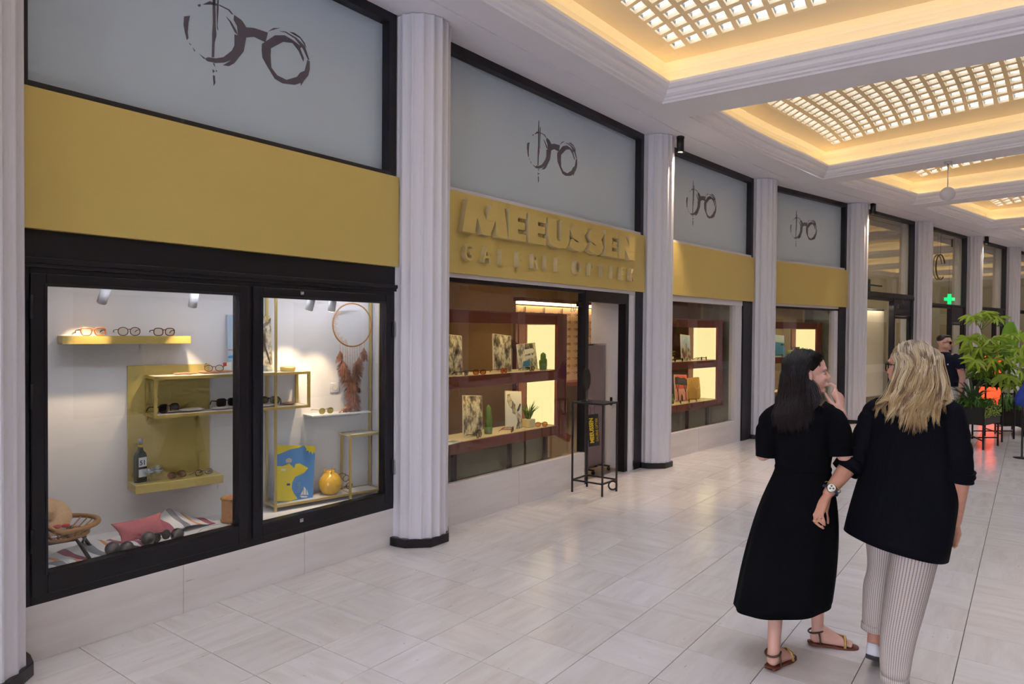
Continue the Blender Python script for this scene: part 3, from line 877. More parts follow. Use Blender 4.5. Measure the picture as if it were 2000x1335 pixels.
# ------------------------------------------------------------------ optician's room behind bays 2-4
pm('room_wall', (176, 146, 104), 0.7)
pm('room_wall_peach', (232, 196, 160), 0.7)
pm('room_ceiling', (190, 170, 138), 0.7)
pm('room_floor', (150, 132, 112), 0.3)
pm('mahogany', (134, 62, 42), 0.28, spec=0.5, var=0.12, vscale=3)
pm('mahogany_dark', (74, 32, 26), 0.3)
front = [b2(2, .1, .16), b2(2, BL[2]-.1, .16), b2(3, .1, .16), b2(3, BL[3]-.1, .16), b2(4, .1, .16), b2(4, BL[4]+.0, .16)]
back = [b2(2, .1, 4.2), b2(3, .1, 4.2), b2(4, .1, 4.4), b2(4, BL[4]+.0, 4.4)]
def polyw(name, pts, z0, z1, m, label, cat):
    q = MB(); q.prism([(p.x, p.y) for p in pts], z0, z1, 'xy'); return mk(name, q, m, kind='structure', label=label, cat=cat)
polyw('floor_shop', front+back[::-1], -.05, .001, 'room_floor', 'polished floor inside the optician shop', 'floor')
polyw('ceiling_shop', front+back[::-1], 2.55, 2.60, 'room_ceiling', 'low ceiling inside the optician shop', 'ceiling')
def wallseg(name, P, z0, z1, m, label, th=.08):
    q = MB()
    for a, b in zip(P[:-1], P[1:]):
        t = (b-a).normalized(); n_ = V2(-t.y, t.x)*th
        q.prism([(a.x, a.y), (b.x, b.y), (b.x+n_.x, b.y+n_.y), (a.x+n_.x, a.y+n_.y)], z0, z1, 'xy')
    return mk(name, q, m, kind='structure', label=label, cat='wall')
wallseg('wall_shop_back', back, 0, 2.6, 'room_wall', 'warm back wall inside the optician shop')
wallseg('wall_shop_side', [front[0], back[0]], 0, 2.6, 'room_wall', 'left side wall inside the optician shop')
wallseg('wall_shop_end', [back[-1], front[-1]], 0, 2.6, 'room_wall', 'right side wall inside the optician shop')
q = MB(); q.box(3.62, 3.70, .16, .62, 0, 2.55); mk('wall_entrance', q, 'white_paint', M=BM[2].copy(), kind='structure', label='white wall return inside the shop entrance', cat='wall')
q = MB(); q.box(3.612, 3.62, .30, .33, .78, .88); mk('intercom', q, 'dark_metal', M=BM[2].copy(), label='small black intercom on the white entrance wall', cat='intercom')
pm('niche_cream', (206, 196, 166), 0.6)
for i in (2, 3, 4):
    q = MB(); q.box(.2, 2.5, .50, .54, 0, .555)
    if i > 2: q.box(2.56, 2.92, .62, .66, 0, 2.5); q.box(2.88, 2.92, .17, .66, 0, 2.5)
    mk('wall_niche_%d' % i, q, 'niche_cream', M=BM[i].copy(), kind='structure', label={2: 'cream panel under the display unit left of the entrance', 3: 'cream panels around the display unit of the third window', 4: 'cream panels around the display unit of the fourth window'}[i], cat='wall')
# lit rack wall seen through the entrance
emat('rack_light', (255, 214, 160), 9.0)
root = thing('spectacle_rack', 'peach rack wall of spectacles under a light strip, seen through the entrance', 'rack', BM[2] @ T(4.6, 2.6, 0))
q = MB(); q.box(0, 4.6, 0, .05, .85, 2.10); mk('panel', q, 'room_wall_peach', parent=root)
q = MB(); q.box(0, 4.6, -.10, .0, 2.12, 2.16); mk('light_strip', q, 'rack_light', parent=root)
q = MB(); q.box(0, 4.6, -.14, .05, 2.16, 2.22); q.box(0, 4.6, -.3, .05, .78, .85); mk('shelf', q, 'mahogany', parent=root)
q = MB()
for k in range(9): q.box(.2+k*.52, .215+k*.52, -.03, 0, .9, 2.08)
mk('rail', q, 'chrome', parent=root)
q = MB(); R_ = random.Random(3)
for k in range(18):
    for j in range(9):
        x = .10+k*.26+R_.uniform(-.01, .01); z = .98+j*.125
        for s in (-1, 1):
            q.tube([(x+s*.036+.028*cos(a), -.05, z+.02*sin(a)) for a in [2*pi*h/8 for h in range(8)]], .004, 4, closed=True)
        q.tube([(x-.012, -.05, z+.006), (x+.012, -.05, z+.006)], .003, 4)
        for s in (-1, 1): q.tube([(x+s*.064, -.05, z+.008), (x+s*.066, -.005, z+.006)], .002, 4)
o = mk('spectacles_on_rack', q, 'dark_metal', parent=root, kind='stuff')
# stair rail
root = thing('stair_railing', 'dark stair railing inside the shop behind the door post', 'railing', BM[2] @ T(3.7, 1.6, 0))
q = MB(); q.bar((-.5, 0, 1.55), (.7, 0, .95), .06, .08); mk('handrail', q, 'mahogany_dark', parent=root)
q = MB(); q.bar((-.5, 0, .75), (.9, 0, .12), .07, .10); mk('stringer', q, 'mahogany', parent=root)
for k in range(5):
    q = MB(); x = -.4+k*.26; q.bar((x, 0, .72-k*.125), (x, 0, 1.50-k*.13), .04); mk('baluster', q, 'mahogany_dark', parent=root)
# shop lamps: recessed downlights
DLAB = ['downlight farthest left in the shop ceiling', 'downlight in the shop ceiling above the lit shelf end', 'downlight in the shop ceiling just inside the entrance', 'left downlight above the third window unit', 'right downlight above the third window unit', 'left downlight above the fourth window unit', 'right downlight above the fourth window unit', 'deepest downlight in the middle of the shop ceiling']
for k, (i, x, y) in enumerate(((2, 1.0, 1.6), (2, 2.4, 1.9), (2, 3.3, 1.2), (3, .9, 1.6), (3, 2.2, 1.6), (4, .9, 1.6), (4, 2.3, 1.6), (3, 1.5, 3.0))):
    root = thing('downlight', DLAB[k], 'lamp', BM[i] @ T(x, y, 2.535), 'ceiling downlights in the optician shop')
    q = MB(); q.lathe([(.05, 0), (.05, .015), (.042, .015), (.042, .002)], 16); mk('ring', q, 'white_trim', parent=root)
    q = MB(); q.lathe([(.001, .004), (.041, .004)], 16, cap=False); mk('bulb', q, 'lamp_warm', parent=root)
    L = bpy.data.lights.new('downlight_beam', 'SPOT'); L.energy = 42; L.color = (1, .78, .5); L.spot_size = radians(130); L.spot_blend = .6; L.shadow_soft_size = .05
    lo = bpy.data.objects.new('downlight_beam', L); COL.objects.link(lo); lo.parent = root; lo.matrix_basis = T(0, 0, -.02)

# ------------------------------------------------------------------ bays 5-8: neighbouring shops
pm('blind', (248, 228, 200), 0.75, var=0.03, vscale=2)
pm('shop5_wall', (172, 160, 138), 0.8)
SHOPS = {5: (2.53, 2.43, 'dark framed shop front with a beige blind behind the blonde woman'), 6: (2.40, 2.36, 'dark framed shop front behind the man with a thin ring hanging inside'),
         7: (2.41, 2.37, 'dark framed shop front behind the tall leafy plant'), 8: (2.41, 2.37, 'last dark framed shop front at the right edge')}
for i in range(5, 9):
    zt, zb, lab = SHOPS[i]; Lb = BL[i]; x0, x1 = .24, Lb-.24
    root = thing('window_%d' % (i+4), lab, 'window', BM[i].copy(), kind='structure')
    b = MB(); fr_rect(b, x0, x1, zt-.03, ZS, .03, .13, .03, .075, .06, .04); mk('upper_frame', b, 'black_frame', parent=root)
    b = MB(); pane(b, x0+.02, x1-.06, zt, ZS-.05, .09); mk('upper_pane', b, 'upper_glass', parent=root)
    dx = 1.95 if i == 5 else 2.12
    b = MB(); b.box(x0, x1, .02, .14, zb, zt-.03); b.box(x0, dx, .04, .12, zb-.05, zb); mk('transom', b, 'black_frame', parent=root)
    b = MB(); b.box(dx, dx+.07, .03, .13, 0, zb); b.box(x1-.12, x1, .03, .13, 0, zb); b.box(x0, x0+.03, .03, .13, 0, zb); mk('post', b, 'black_frame', parent=root)
    b = MB(); b.box(dx+.07, x1-.12, .05, .12, 2.08 if i == 5 else 1.98, zb); mk('door_head', b, 'black_frame', parent=root)
    b = MB(); b.box(x0+.03, dx, .05, .12, 0, .30); mk('base', b, TRAVB, parent=root)
    b = MB(); pane(b, x0+.03, dx, .30, zb-.04, .08); mk('lower_pane', b, 'shop_glass', parent=root)
    dr = MB(); fr_rect(dr, dx+.075, x1-.125, .01, 2.07 if i == 5 else 1.97, .06, .10, .05); drr = mk('door', dr, 'black_frame', parent=root)
    b = MB(); pane(b, dx+.12, x1-.17, .06, 2.03 if i == 5 else 1.93, .08); mk('door_pane', b, 'shop_glass', parent=drr)
    if i == 5:
        me = text_mesh('12', .11, .001); mk('house_number', me, 'brass', parent=root, M=T(2.20, .048, 2.24))
    # room behind
    rm = thing('wall_room_%d' % i, 'pale room behind the neighbouring shop front, number %d from the left' % i, 'wall', BM[i].copy(), kind='structure')
    b = MB(); b.box(-.1, Lb+.1, 3.4, 3.5, 0, ZS); b.box(-.1, -.04, .16, 3.4, 0, ZS); b.box(Lb+.04, Lb+.1, .16, 3.4, 0, ZS); mk('wall', b, 'shop5_wall', parent=rm)
    b = MB(); b.box(-.1, Lb+.1, .14, 3.4, ZS-.02, ZS+.04); mk('room_ceiling', b, 'shop5_wall', parent=rm)
    b = MB(); b.box(-.1, Lb+.1, .14, 3.4, -.05, .001); mk('room_floor', b, 'room_floor', parent=rm)
    L = bpy.data.lights.new('room_lamp', 'AREA'); L.energy = 46; L.size = 1.2; L.color = (1, .86, .64)
    lo = bpy.data.objects.new('room_lamp', L); COL.objects.link(lo); lo.matrix_basis = BM[i] @ T(Lb/2, 1.6, ZS-.08)
# bay 5 blind, track lights
root = thing('roller_blind', 'flat beige roller blind hanging behind the fifth shop front', 'blind', BM[5] @ T(.28, .22, 0))
b = MB(); b.box(0, 1.66, 0, .004, .42, 2.17); mk('cloth', b, 'blind', parent=root)
b = MB(); b.box(0, 1.66, -.012, .016, .40, .42); mk('bottom_bar', b, 'white_trim', parent=root)
b = MB(); b.tube([(0, .02, 2.19), (1.66, .02, 2.19)], .025, 10); mk('roller', b, 'dark_metal', parent=root)
L = bpy.data.lights.new('blind_fill_light', 'AREA'); L.energy = 9; L.shape = 'RECTANGLE'; L.size = 1.5; L.size_y = .05; L.color = (1, .86, .68)  # added unseen area light, only there to brighten the blind
lo = bpy.data.objects.new('blind_fill_light', L); COL.objects.link(lo); lo.matrix_basis = BM[5] @ T(1.1, .15, 2.30)
root = thing('track_light', 'black track light with two box heads behind the upper glass', 'lamp', BM[5] @ T(.3, .55, 2.70))
b = MB(); b.box(0, 2.3, -.02, .02, .03, .06); mk('track', b, 'dark_metal', parent=root)
for x in (.05, 1.35):
    b = MB(); b.box(x, x+.24, -.07, .05, -.10, .16); mk('head', b, 'dark_metal', parent=root, bevel=.01)
# ring in bay 6
pm('bronze', (112, 82, 44), 0.4, metal=0.4)
root = thing('ring_ornament', 'thin open brass ring hanging inside the upper window behind the man', 'ornament', BM[6] @ T(1.42, .06, 3.27))
b = MB(); b.tube([(.29*cos(a), 0, .29*sin(a)) for a in [radians(20+k*10) for k in range(30)]], .016, 8); mk('ring', b, 'bronze', parent=root)
b = MB(); b.tube([(0, 0, .29), (0, 0, .80)], .003, 6); mk('cord', b, 'dark_metal', parent=root)
# green cross: a glowing shape modelled in place of a reflection in the glass
emat('reflected_green', (40, 255, 150), 2.2)
root = thing('cross_reflection', 'small glowing green cross behind the sixth bay upper glass, standing in for a reflection', 'sign', BM[6] @ T(2.50, .20, 2.56) @ Matrix.Rotation(radians(-38), 4, 'Z') @ Matrix.Scale(.8, 4))
b = MB(); b.prism([(-.05, -.16), (.05, -.16), (.05, -.05), (.16, -.05), (.16, .05), (.05, .05), (.05, .16), (-.05, .16), (-.05, .05), (-.16, .05), (-.16, -.05), (-.05, -.05)], -.02, .02, 'xz'); mk('cross', b, 'reflected_green', parent=root)
b = MB(); b.tube([(0, .03, .1), (0, .03, 1.4)], .008, 6); mk('added_hanger', b, 'dark_metal', parent=root)

# ------------------------------------------------------------------ column spotlights and globe lamp
for i, lab in ((3, 'black cylinder spotlight washing the column beside the lettered sign'), (5, 'black cylinder spotlight above the column left of the fifth bay'), (7, 'far black cylinder spotlight above the column behind the plant')):
    t = (CP[i+1]-CP[i-1]).normalized(); M = Matrix.Translation((CP[i].x, CP[i].y, 0)) @ Matrix.Rotation(atan2(t.y, t.x), 4, 'Z')
    root = thing('ceiling_spotlight', lab, 'lamp', M @ T(.13, -.28, ZS), 'black ceiling spotlights by the columns')
    b = MB(); b.lathe([(.05, -.03), (.05, 0)], 20); mk('mount', b, 'dark_metal', parent=root)
    b = MB(); b.lathe([(.042, -.03), (.046, -.035), (.046, -.20), (.040, -.20), (.038, -.185)], 20, cap=False); mk('body', b, 'dark_metal', parent=root)
    b = MB(); b.lathe([(.001, -.186), (.038, -.186)], 20, cap=False); mk('lens', b, 'lamp_warm', parent=root)
    L = bpy.data.lights.new('spot_beam', 'SPOT'); L.energy = 260; L.color = (1, .80, .58); L.spot_size = radians(70); L.spot_blend = .5; L.shadow_soft_size = .03
    lo = bpy.data.objects.new('spot_beam', L); COL.objects.link(lo); lo.parent = root; lo.matrix_basis = T(0, 0, -.21) @ Matrix.Rotation(radians(9), 4, 'X') @ Matrix.Rotation(radians(6), 4, 'Y')
root = thing('globe_lamp', 'unlit white globe pendant lamp hanging on a thin rod under a beam', 'lamp', Matrix.Translation((6.19, 10.0, ZS)))
b = MB(); b.lathe([(.05, -.03), (.05, 0)], 20); mk('canopy', b, 'white_trim', parent=root)
b = MB(); b.tube([(0, 0, -.03), (0, 0, -.36)], .006, 8); mk('rod', b, 'chrome', parent=root)
b = MB(); b.ell((0, 0, -.455), .098, nu=24, nv=16); mk('globe', b, 'white_trim', parent=root)
# ------------------------------------------------------------------ small-object materials
pm('tortoise', (112, 62, 34), 0.25, var=0.5, vscale=90)
pm('black_acetate', (22, 18, 20), 0.2)
pm('gold_wire', (150, 120, 62), 0.3, metal=0.8)
pm('red_acetate', (150, 62, 40), 0.25)
glassmat('clear_lens', (246, 240, 226), 1.5)
glassmat('amber_lens', (226, 150, 40), 1.5)
glassmat('dark_lens', (52, 42, 36), 1.6)
glassmat('olive_lens', (150, 150, 70), 1.6)
pm('boule_steel', (92, 84, 82), 0.32, metal=0.45, var=0.25, vscale=60)
pm('yellow_ceramic', (232, 178, 32), 0.12, coat=0.5)
pm('rattan', (176, 122, 62), 0.5, var=0.25, vscale=40)
pm('wicker', (190, 132, 78), 0.6, var=0.3, vscale=90, bump=0.5, bscale=160)
pm('straw', (226, 182, 134), 0.7, var=0.15, vscale=60, bump=0.4, bscale=220)
pm('driftwood', (186, 138, 104), 0.7, var=0.3, vscale=50)
pm('pebble', (204, 190, 176), 0.6, var=0.2, vscale=30)
pm('pink_cloth', (206, 112, 118), 0.8, var=0.08, vscale=14, bump=0.3, bscale=90)
pm('white_cloth', (232, 228, 232), 0.85)
pm('feather', (176, 124, 104), 0.8, var=0.4, vscale=40)
pm('ceramic_white', (228, 224, 222), 0.3)
pm('green_bottle', (26, 44, 20), 0.08, coat=0.4)
pm('label_white', (226, 228, 232), 0.5)
pm('label_navy', (30, 44, 110), 0.5)
pm('label_yellow', (236, 200, 40), 0.5)
pm('silver_cap', (196, 196, 204), 0.3, metal=0.8)
pm('cactus_green', (104, 132, 52), 0.6, var=0.2, vscale=30)
pm('aloe_green', (86, 120, 46), 0.5, var=0.2, vscale=20)
pm('pot_green', (110, 134, 84), 0.5)
pm('pot_cream', (226, 208, 164), 0.5)
pm('paper_white', (238, 232, 222), 0.7)
pm('map_blue', (84, 146, 214), 0.5)
pm('map_yellow', (236, 214, 40), 0.5)
pm('print_red', (206, 40, 52), 0.5)
pm('print_dark', (44, 38, 40), 0.6)
pm('print_grey', (150, 140, 128), 0.6)
pm('sea_blue', (70, 140, 190), 0.5, var=0.25, vscale=9)
pm('sky_print', (176, 196, 216), 0.5, var=0.1, vscale=4)
pm('sunset_red', (226, 92, 40), 0.5, var=0.2, vscale=7)
pm('sunset_pink', (238, 160, 140), 0.5)
emat('shelf_light', (255, 232, 168), 1.35)
emat('shelf_strip', (255, 226, 160), 14.0)
glassmat('drink_glass', (250, 252, 255), 1.6)

def bw_photo(name, seed, lo=(34, 28, 22), hi=(240, 228, 198), scale=8.5):
    g = NG(name, rough=0.45)
    v = g.mapping(g.tc.outputs['Object'], scale=(1.6, 1, 1.0), loc=(seed*3.7, seed*1.3, seed*2.1))
    a = g.noise(v, scale, 5, 0.62); b_ = g.noise(v, scale*3.1, 3, 0.6)
    f = g.math('ADD', g.math('MULTIPLY', a, 0.75), g.math('MULTIPLY', b_, 0.25))
    g.color(g.ramp(f, [(0.36, rgb(*lo)), (0.47, rgb(130, 116, 98)), (0.52, rgb(200, 186, 158)), (0.60, rgb(*hi))]))
    return g.m
for k in range(5): bw_photo('bw_photo_%d' % k, k+1)

# ------------------------------------------------------------------ spectacles
def glasses(M, label, group, w=.052, h=.042, p=2.6, rt=.0032, fm='tortoise', lm='clear_lens', gap=.018, temple=.13, droop=.0, fold=False, name='spectacles'):
    root = thing(name, label, 'glasses', M, group)
    fr = MB(); n = 22
    for s in (-1, 1):
        cx = s*(gap/2+w/2)
        pts = []
        for k in range(n):
            a = 2*pi*k/n; c_, s_ = cos(a), sin(a)
            x = cx+w/2*abs(c_)**(2/p)*(1 if c_ > 0 else -1); z = h/2+h/2*abs(s_)**(2/p)*(1 if s_ > 0 else -1)
            if z < h*.45: x = cx+(x-cx)*(1-droop*(1-z/(h*.45)))
            pts.append((x, 0, z))
        fr.tube(pts, rt, 6, closed=True)
        ln = MB(); ln.prism([(q[0], q[2]) for q in pts], -.0008, .0008, 'xz'); mk('lens', ln, lm, parent=root)
        tx = s*(gap/2+w)
        tp = MB()
        if fold: tp.tube([(tx, .004, h*.7), (tx-s*.02, .012+.004*s, h*.68), (-tx*.8, .014+.004*s, h*.5)], [rt, rt, rt*.8], 6)
        else: tp.tube([(tx-s*.002, 0, h*.72), (tx+s*.004, .012, h*.72), (tx+s*.004, temple*.7, h*.66), (tx, temple*.9, h*.40), (tx-s*.002, temple, h*.10)], [rt, rt, rt*.9, rt*.9, rt*.8], 6)
        mk('temple', tp, fm, parent=root)
    fr.tube([(-gap/2-.001, 0, h*.72), (0, -.003, h*.80), (gap/2+.001, 0, h*.72)], rt*.95, 6)
    mk('frame', fr, fm, parent=root)
    return root
def DT(u, d, z, rz=0.0, rx=0.0): return D1 @ T(u, -d, z, rz, rx)

# ------------------------------------------------------------------ bay 1 display
root = thing('wall_shelf', 'brushed gold wall shelf carrying three spectacles', 'shelf', DT(.84, 0, 1.60))
b = MB(); b.box(-.36, .36, -.16, 0, .044, .048); mk('top_plate', b, 'brass', parent=root)
b = MB(); b.box(-.36, .36, -.16, -.156, 0, .044); mk('front_plate', b, 'brass', parent=root)
b = MB(); b.box(-.36, -.356, -.156, 0, 0, .044); b.box(.356, .36, -.156, 0, 0, .044); mk('side_plate', b, 'brass', parent=root)
b = MB(); b.box(-.356, .356, -.156, 0, 0, .004); mk('bottom_plate', b, 'brass', parent=root)
G1 = 'spectacles in the white display window'
glasses(DT(.648, .115, 1.6515, .06), 'square tortoiseshell spectacles at the left of the gold wall shelf', G1, .060, .046, 4.5, .0038, 'tortoise', gap=.014, droop=.25)
glasses(DT(.845, .115, 1.6515), 'thin round brown spectacles in the middle of the gold wall shelf', G1, .056, .050, 2.3, .0026, 'tortoise', gap=.012)
glasses(DT(1.05, .115, 1.6515, -.05), 'oval tortoiseshell spectacles at the right of the gold wall shelf', G1, .054, .047, 2.8, .0034, 'tortoise', gap=.014)

root = thing('gold_back_panel', 'tall gold wall panel with a ledge holding a bottle', 'display panel', DT(1.11, 0, .66))
b = MB(); b.box(-.25, .26, -.012, 0, 0, .795); mk('panel', b, 'gold_lacquer', parent=root)
b = MB(); b.box(-.25, .287, -.20, -.012, 0, .055); mk('ledge', b, 'gold_lacquer', parent=root, bevel=.002)
for x, z in ((-.16, .585),):
    b = MB(); b.lathe([(.012, 0), (.010, .006), (.001, .008)], 14); mk('wall_fixing', b, 'chrome', parent=root, M=T(x+.08, -.012, z, 0, pi/2))

root = thing('brass_frame_shelf', 'open brass box frame shelf with sunglasses, crossing the window mullion', 'shelf', DT(.97, 0, 1.13))
Wd, Dp, Hh, w_ = 1.03, .22, .262, .018
for (x, y) in ((0, -.02), (0, -Dp), (Wd, -.02), (Wd, -Dp)):
    b = MB(); b.box(x-w_/2, x+w_/2, y-w_/2, y+w_/2, 0, Hh); mk('upright', b, 'brass', parent=root)
for z in (0, Hh-w_):
    for y in (-.02, -Dp):
        b = MB(); b.box(0, Wd, y-w_/2, y+w_/2, z, z+w_); mk('rail', b, 'brass', parent=root)
    for x in (0, Wd):
        b = MB(); b.box(x-w_/2, x+w_/2, -Dp, -.02, z, z+w_); mk('rail', b, 'brass', parent=root)
    b = MB(); b.box(.008, Wd-.008, -Dp+.008, -.03, z+w_*.6, z+w_*.95); mk('shelf_plate', b, 'ceramic_white', parent=root)

root = thing('brass_standing_frame', 'tall brass frame stand around the map and the yellow vase', 'display stand', DT(1.76, 0, .40))
w_ = .016
for (x, y, z1) in ((0, -.20, 1.60), (.01, -.02, 1.60), (.845, -.20, 1.60), (.865, -.02, 1.60), (.59, -.20, .49), (.615, -.02, .49)):
    b = MB(); b.box(x-w_/2, x+w_/2, y-w_/2, y+w_/2, 0.0, z1); mk('upright', b, 'brass', parent=root)
for z, xa in ((.03, 0), (.475, .59)):
    for y in (-.20, -.02):
        b = MB(); b.box(xa, .86, y-w_/2, y+w_/2, z, z+w_); mk('rail', b, 'brass', parent=root)
    for x in ((0, .85, .6) if z < .1 else (.6, .85)):
        b = MB(); b.box(x-w_/2, x+w_/2, -.20, -.02, z, z+w_); mk('rail', b, 'brass', parent=root)
    b = MB(); b.box(xa, .86, -.195, -.025, z+.008, z+.013); mk('shelf_plate', b, 'ceramic_white', parent=root)

root = thing('small_wall_shelf', 'thin white wall shelf with olive sunglasses under the dream catcher', 'shelf', DT(2.06, 0, 1.045))
b = MB(); b.box(0, .50, -.15, 0, 0, .012); mk('board', b, 'white_plastic', parent=root, bevel=.002)
b = MB(); b.box(.02, .48, -.008, 0, -.03, 0); mk('bracket', b, 'white_plastic', parent=root)
glasses(DT(2.20, .10, 1.058, .1), 'round sunglasses with olive lenses on the thin white shelf', G1, .050, .044, 2.2, .0022, 'gold_wire', 'olive_lens', gap=.022)
# map board
mp = DT(1.925, .13, .442) @ Matrix.Rotation(radians(-8), 4, 'X') @ Matrix.Rotation(radians(7), 4, 'Y')
root = thing('map_board', 'blue and yellow illustrated coast map board leaning beside the vase', 'poster', mp)
b = MB(); b.box(-.15, .15, -.004, .004, 0, .40); mk('board', b, 'map_blue', parent=root)
def decal(root, poly, m, y=-.0052, name='print', sx=1, sz=1):
    b = MB(); b.prism([(x*sx, z*sz) for x, z in poly], y, y+.001, 'xz'); return mk(name, b, m, parent=root)
decal(root, [(-.15,0),(-.02,0),(.03,.015),(.0,.05),(-.02,.09),(-.02,.13),(.0,.17),(.07,.20),(.10,.235),(.06,.255),(.03,.27),(0,.265),(-.01,.235),(-.05,.27),(-.10,.25),(-.15,.25)], 'map_yellow')
decal(root, [(-.15,.33),(-.11,.345),(-.05,.37),(.02,.385),(.05,.40),(-.15,.40)], 'map_yellow')
decal(root, [(.06,.40),(.08,.375),(.075,.36),(.095,.365),(.10,.345),(.115,.36),(.13,.335),(.135,.355),(.15,.34),(.15,.40)], 'map_yellow')
decal(root, [(.045,.035),(.11,.03),(.10,.02),(.06,.02)], 'paper_white'); decal(root, [(.05,.04),(.07,.075),(.07,.04)], 'paper_white'); decal(root, [(.074,.04),(.074,.10),(.09,.085),(.095,.04)], 'paper_white')
decal(root, [(.098,.04),(.098,.08),(.115,.04)], 'paper_white')
decal(root, [(-.11,.215),(-.075,.215),(-.075,.23),(-.11,.23)], 'paper_white', -.0062); decal(root, [(-.06,.11),(-.035,.11),(-.035,.125),(-.06,.125)], 'label_navy', -.0062)
decal(root, [(-.075,.275),(-.035,.275),(-.03,.30),(-.055,.31),(-.08,.295)], 'pebble', -.0062)
for k in range(7): decal(root, [(.02, .06+k*.011), (.045, .06+k*.011), (.045, .063+k*.011), (.02, .063+k*.011)], 'sky_print', -.0062)
# vase
root = thing('yellow_vase', 'round glossy yellow ceramic vase on the brass stand', 'vase', DT(2.232, .11, .4435))
b = MB(); b.lathe([(.050, 0), (.068, .02), (.086, .055), (.088, .085), (.076, .125), (.050, .155), (.030, .165), (.032, .178), (.026, .172), (.024, .155)], 36); mk('body', b, 'yellow_ceramic', parent=root)
b = MB()
for a in (0.5, 2.6, 4.4): b.tube([(.03*cos(a), .03*sin(a), .158), (.05*cos(a), .05*sin(a), .182), (.034*cos(a), .034*sin(a), .188)], .006, 8)
mk('handle', b, 'yellow_ceramic', parent=root)
gl = glasses(D1 @ T(2.315, -.185, .52, .25) @ Matrix.Rotation(radians(62), 4, 'Y') @ Matrix.Rotation(radians(12), 4, 'X'), 'round brown spectacles leaning upright on the yellow vase', G1, .05, .05, 2.0, .0028, 'tortoise', gap=.02, temple=.07)
# dream catcher
root = thing('dream_catcher', 'large dream catcher ring with strings and brown feathers', 'dream catcher', DT(2.425, .09, 1.735))
R = .168
b = MB(); b.tube([(R*cos(a), 0, R*sin(a)) for a in [2*pi*k/40 for k in range(40)]], .0055, 8, closed=True); mk('ring', b, 'rattan', parent=root)
b = MB()
for k in range(26):
    a = radians(135+k*4.6); r1 = R; r2 = R-.035-.012*sin(k*1.7)
    b.tube([(r1*cos(a), 0, r1*sin(a)), (r2*cos(a+.05), 0, r2*sin(a+.05)), (r1*cos(a+.10), 0, r1*sin(a+.10))], .0018, 4)
mk('lace', b, 'straw', parent=root)
b = MB()
for k in range(11):
    x = -.105+k*.021; z0 = -sqrt(R*R-x*x); ln = .14+.13*sin(pi*k/10)+.03*(k % 2)
    b.tube([(x, 0, z0), (x+.002, -.002, z0-ln*.5), (x, 0, z0-ln)], .0018, 5)
    b.ell((x, 0, z0-.05-.02*(k % 3)), .004, nu=8, nv=6)
mk('strings', b, 'straw', parent=root)
R_ = random.Random(5)
def feather_tuft(mb, base, tip, n, spread, ln):
    base, tip = Vector(base), Vector(tip)
    for k in range(n):
        f = R_.random(); p = base.lerp(tip, f); a = R_.uniform(0, 2*pi)
        d = Vector((cos(a)*spread, sin(a)*spread*.6, -ln*R_.uniform(.5, 1)))
        mb.tube([p, p+d*.6+Vector((0, 0, -.004)), p+d], [.0028, .0024, .0005], 3)
for k, (bp, tp, n_, sp, ln) in enumerate((((-.105, 0, -.20), (-.115, 0, -.25), 90, .030, .06), ((-.085, 0, -.27), (-.03, 0, -.43), 260, .055, .08), ((.10, 0, -.18), (.11, 0, -.25), 120, .035, .07), ((.06, 0, -.25), (.02, 0, -.45), 260, .05, .09), ((.0, 0, -.42), (.0, -.02, -.62), 420, .07, .09), ((-.04, -.02, -.62), (-.10, -.03, -.655), 110, .035, .03))):
    b = MB(); feather_tuft(b, bp, tp, n_, sp, ln); mk('feather', b, 'feather', parent=root, kind=None)
b = MB(); b.tube([(0, 0, R), (0, 0, .265)], .0015, 5); mk('cord', b, 'straw', parent=root)
# plug socket
root = thing('wall_socket', 'white plug socket on the wall left of the dream catcher feathers', 'socket', DT(2.32, 0, 1.245))
b = MB(); b.box(-.038, .038, -.01, 0, -.038, .038); mk('plate', b, 'white_plastic', parent=root, bevel=.004)
b = MB(); b.lathe([(.022, 0), (.022, .004), (.018, .001)], 18); mk('outlet', b, 'ceramic_white', parent=root, M=T(0, -.01, 0, 0, pi/2))
# photo poster on the brass frame
root = thing('ship_poster', 'tall pale blue poster of rigging leaning behind the window mullion', 'poster', DT(1.64, .055, 1.392) @ Matrix.Rotation(radians(-5), 4, 'X'))
b = MB(); b.box(-.157, .157, -.003, .003, 0, .405); mk('board', b, 'sky_print', parent=root)
for poly, m in (([(.07, 0), (.157, 0), (.157, .405), (.075, .405)], 'bw_photo_2'), ([(.09, .30), (.157, .36), (.157, .39), (.085, .33)], 'print_dark'), ([(.08, .0), (.157, .0), (.157, .03), (.08, .05)], 'sea_blue'), ([(.085, .22), (.10, .23), (.15, .05), (.14, .04)], 'print_dark'),
                ([(-.157, .0), (-.09, .0), (-.09, .04), (-.157, .03)], 'pebble'), ([(-.157, .10), (-.11, .10), (-.10, .125), (-.157, .115)], 'sea_blue'), ([(-.157, .155), (-.105, .15), (-.105, .16), (-.157, .165)], 'driftwood')):
    decal(root, poly, m, -.0042)
root = thing('price_card', 'small white card with a red square beside the rigging poster', 'card', DT(1.468, .07, 1.392))
b = MB(); b.box(-.03, .03, -.001, .001, 0, .075); mk('card', b, 'paper_white', parent=root); decal(root, [(-.028, .048), (-.004, .048), (-.004, .072), (-.028, .072)], 'print_red', -.0022)
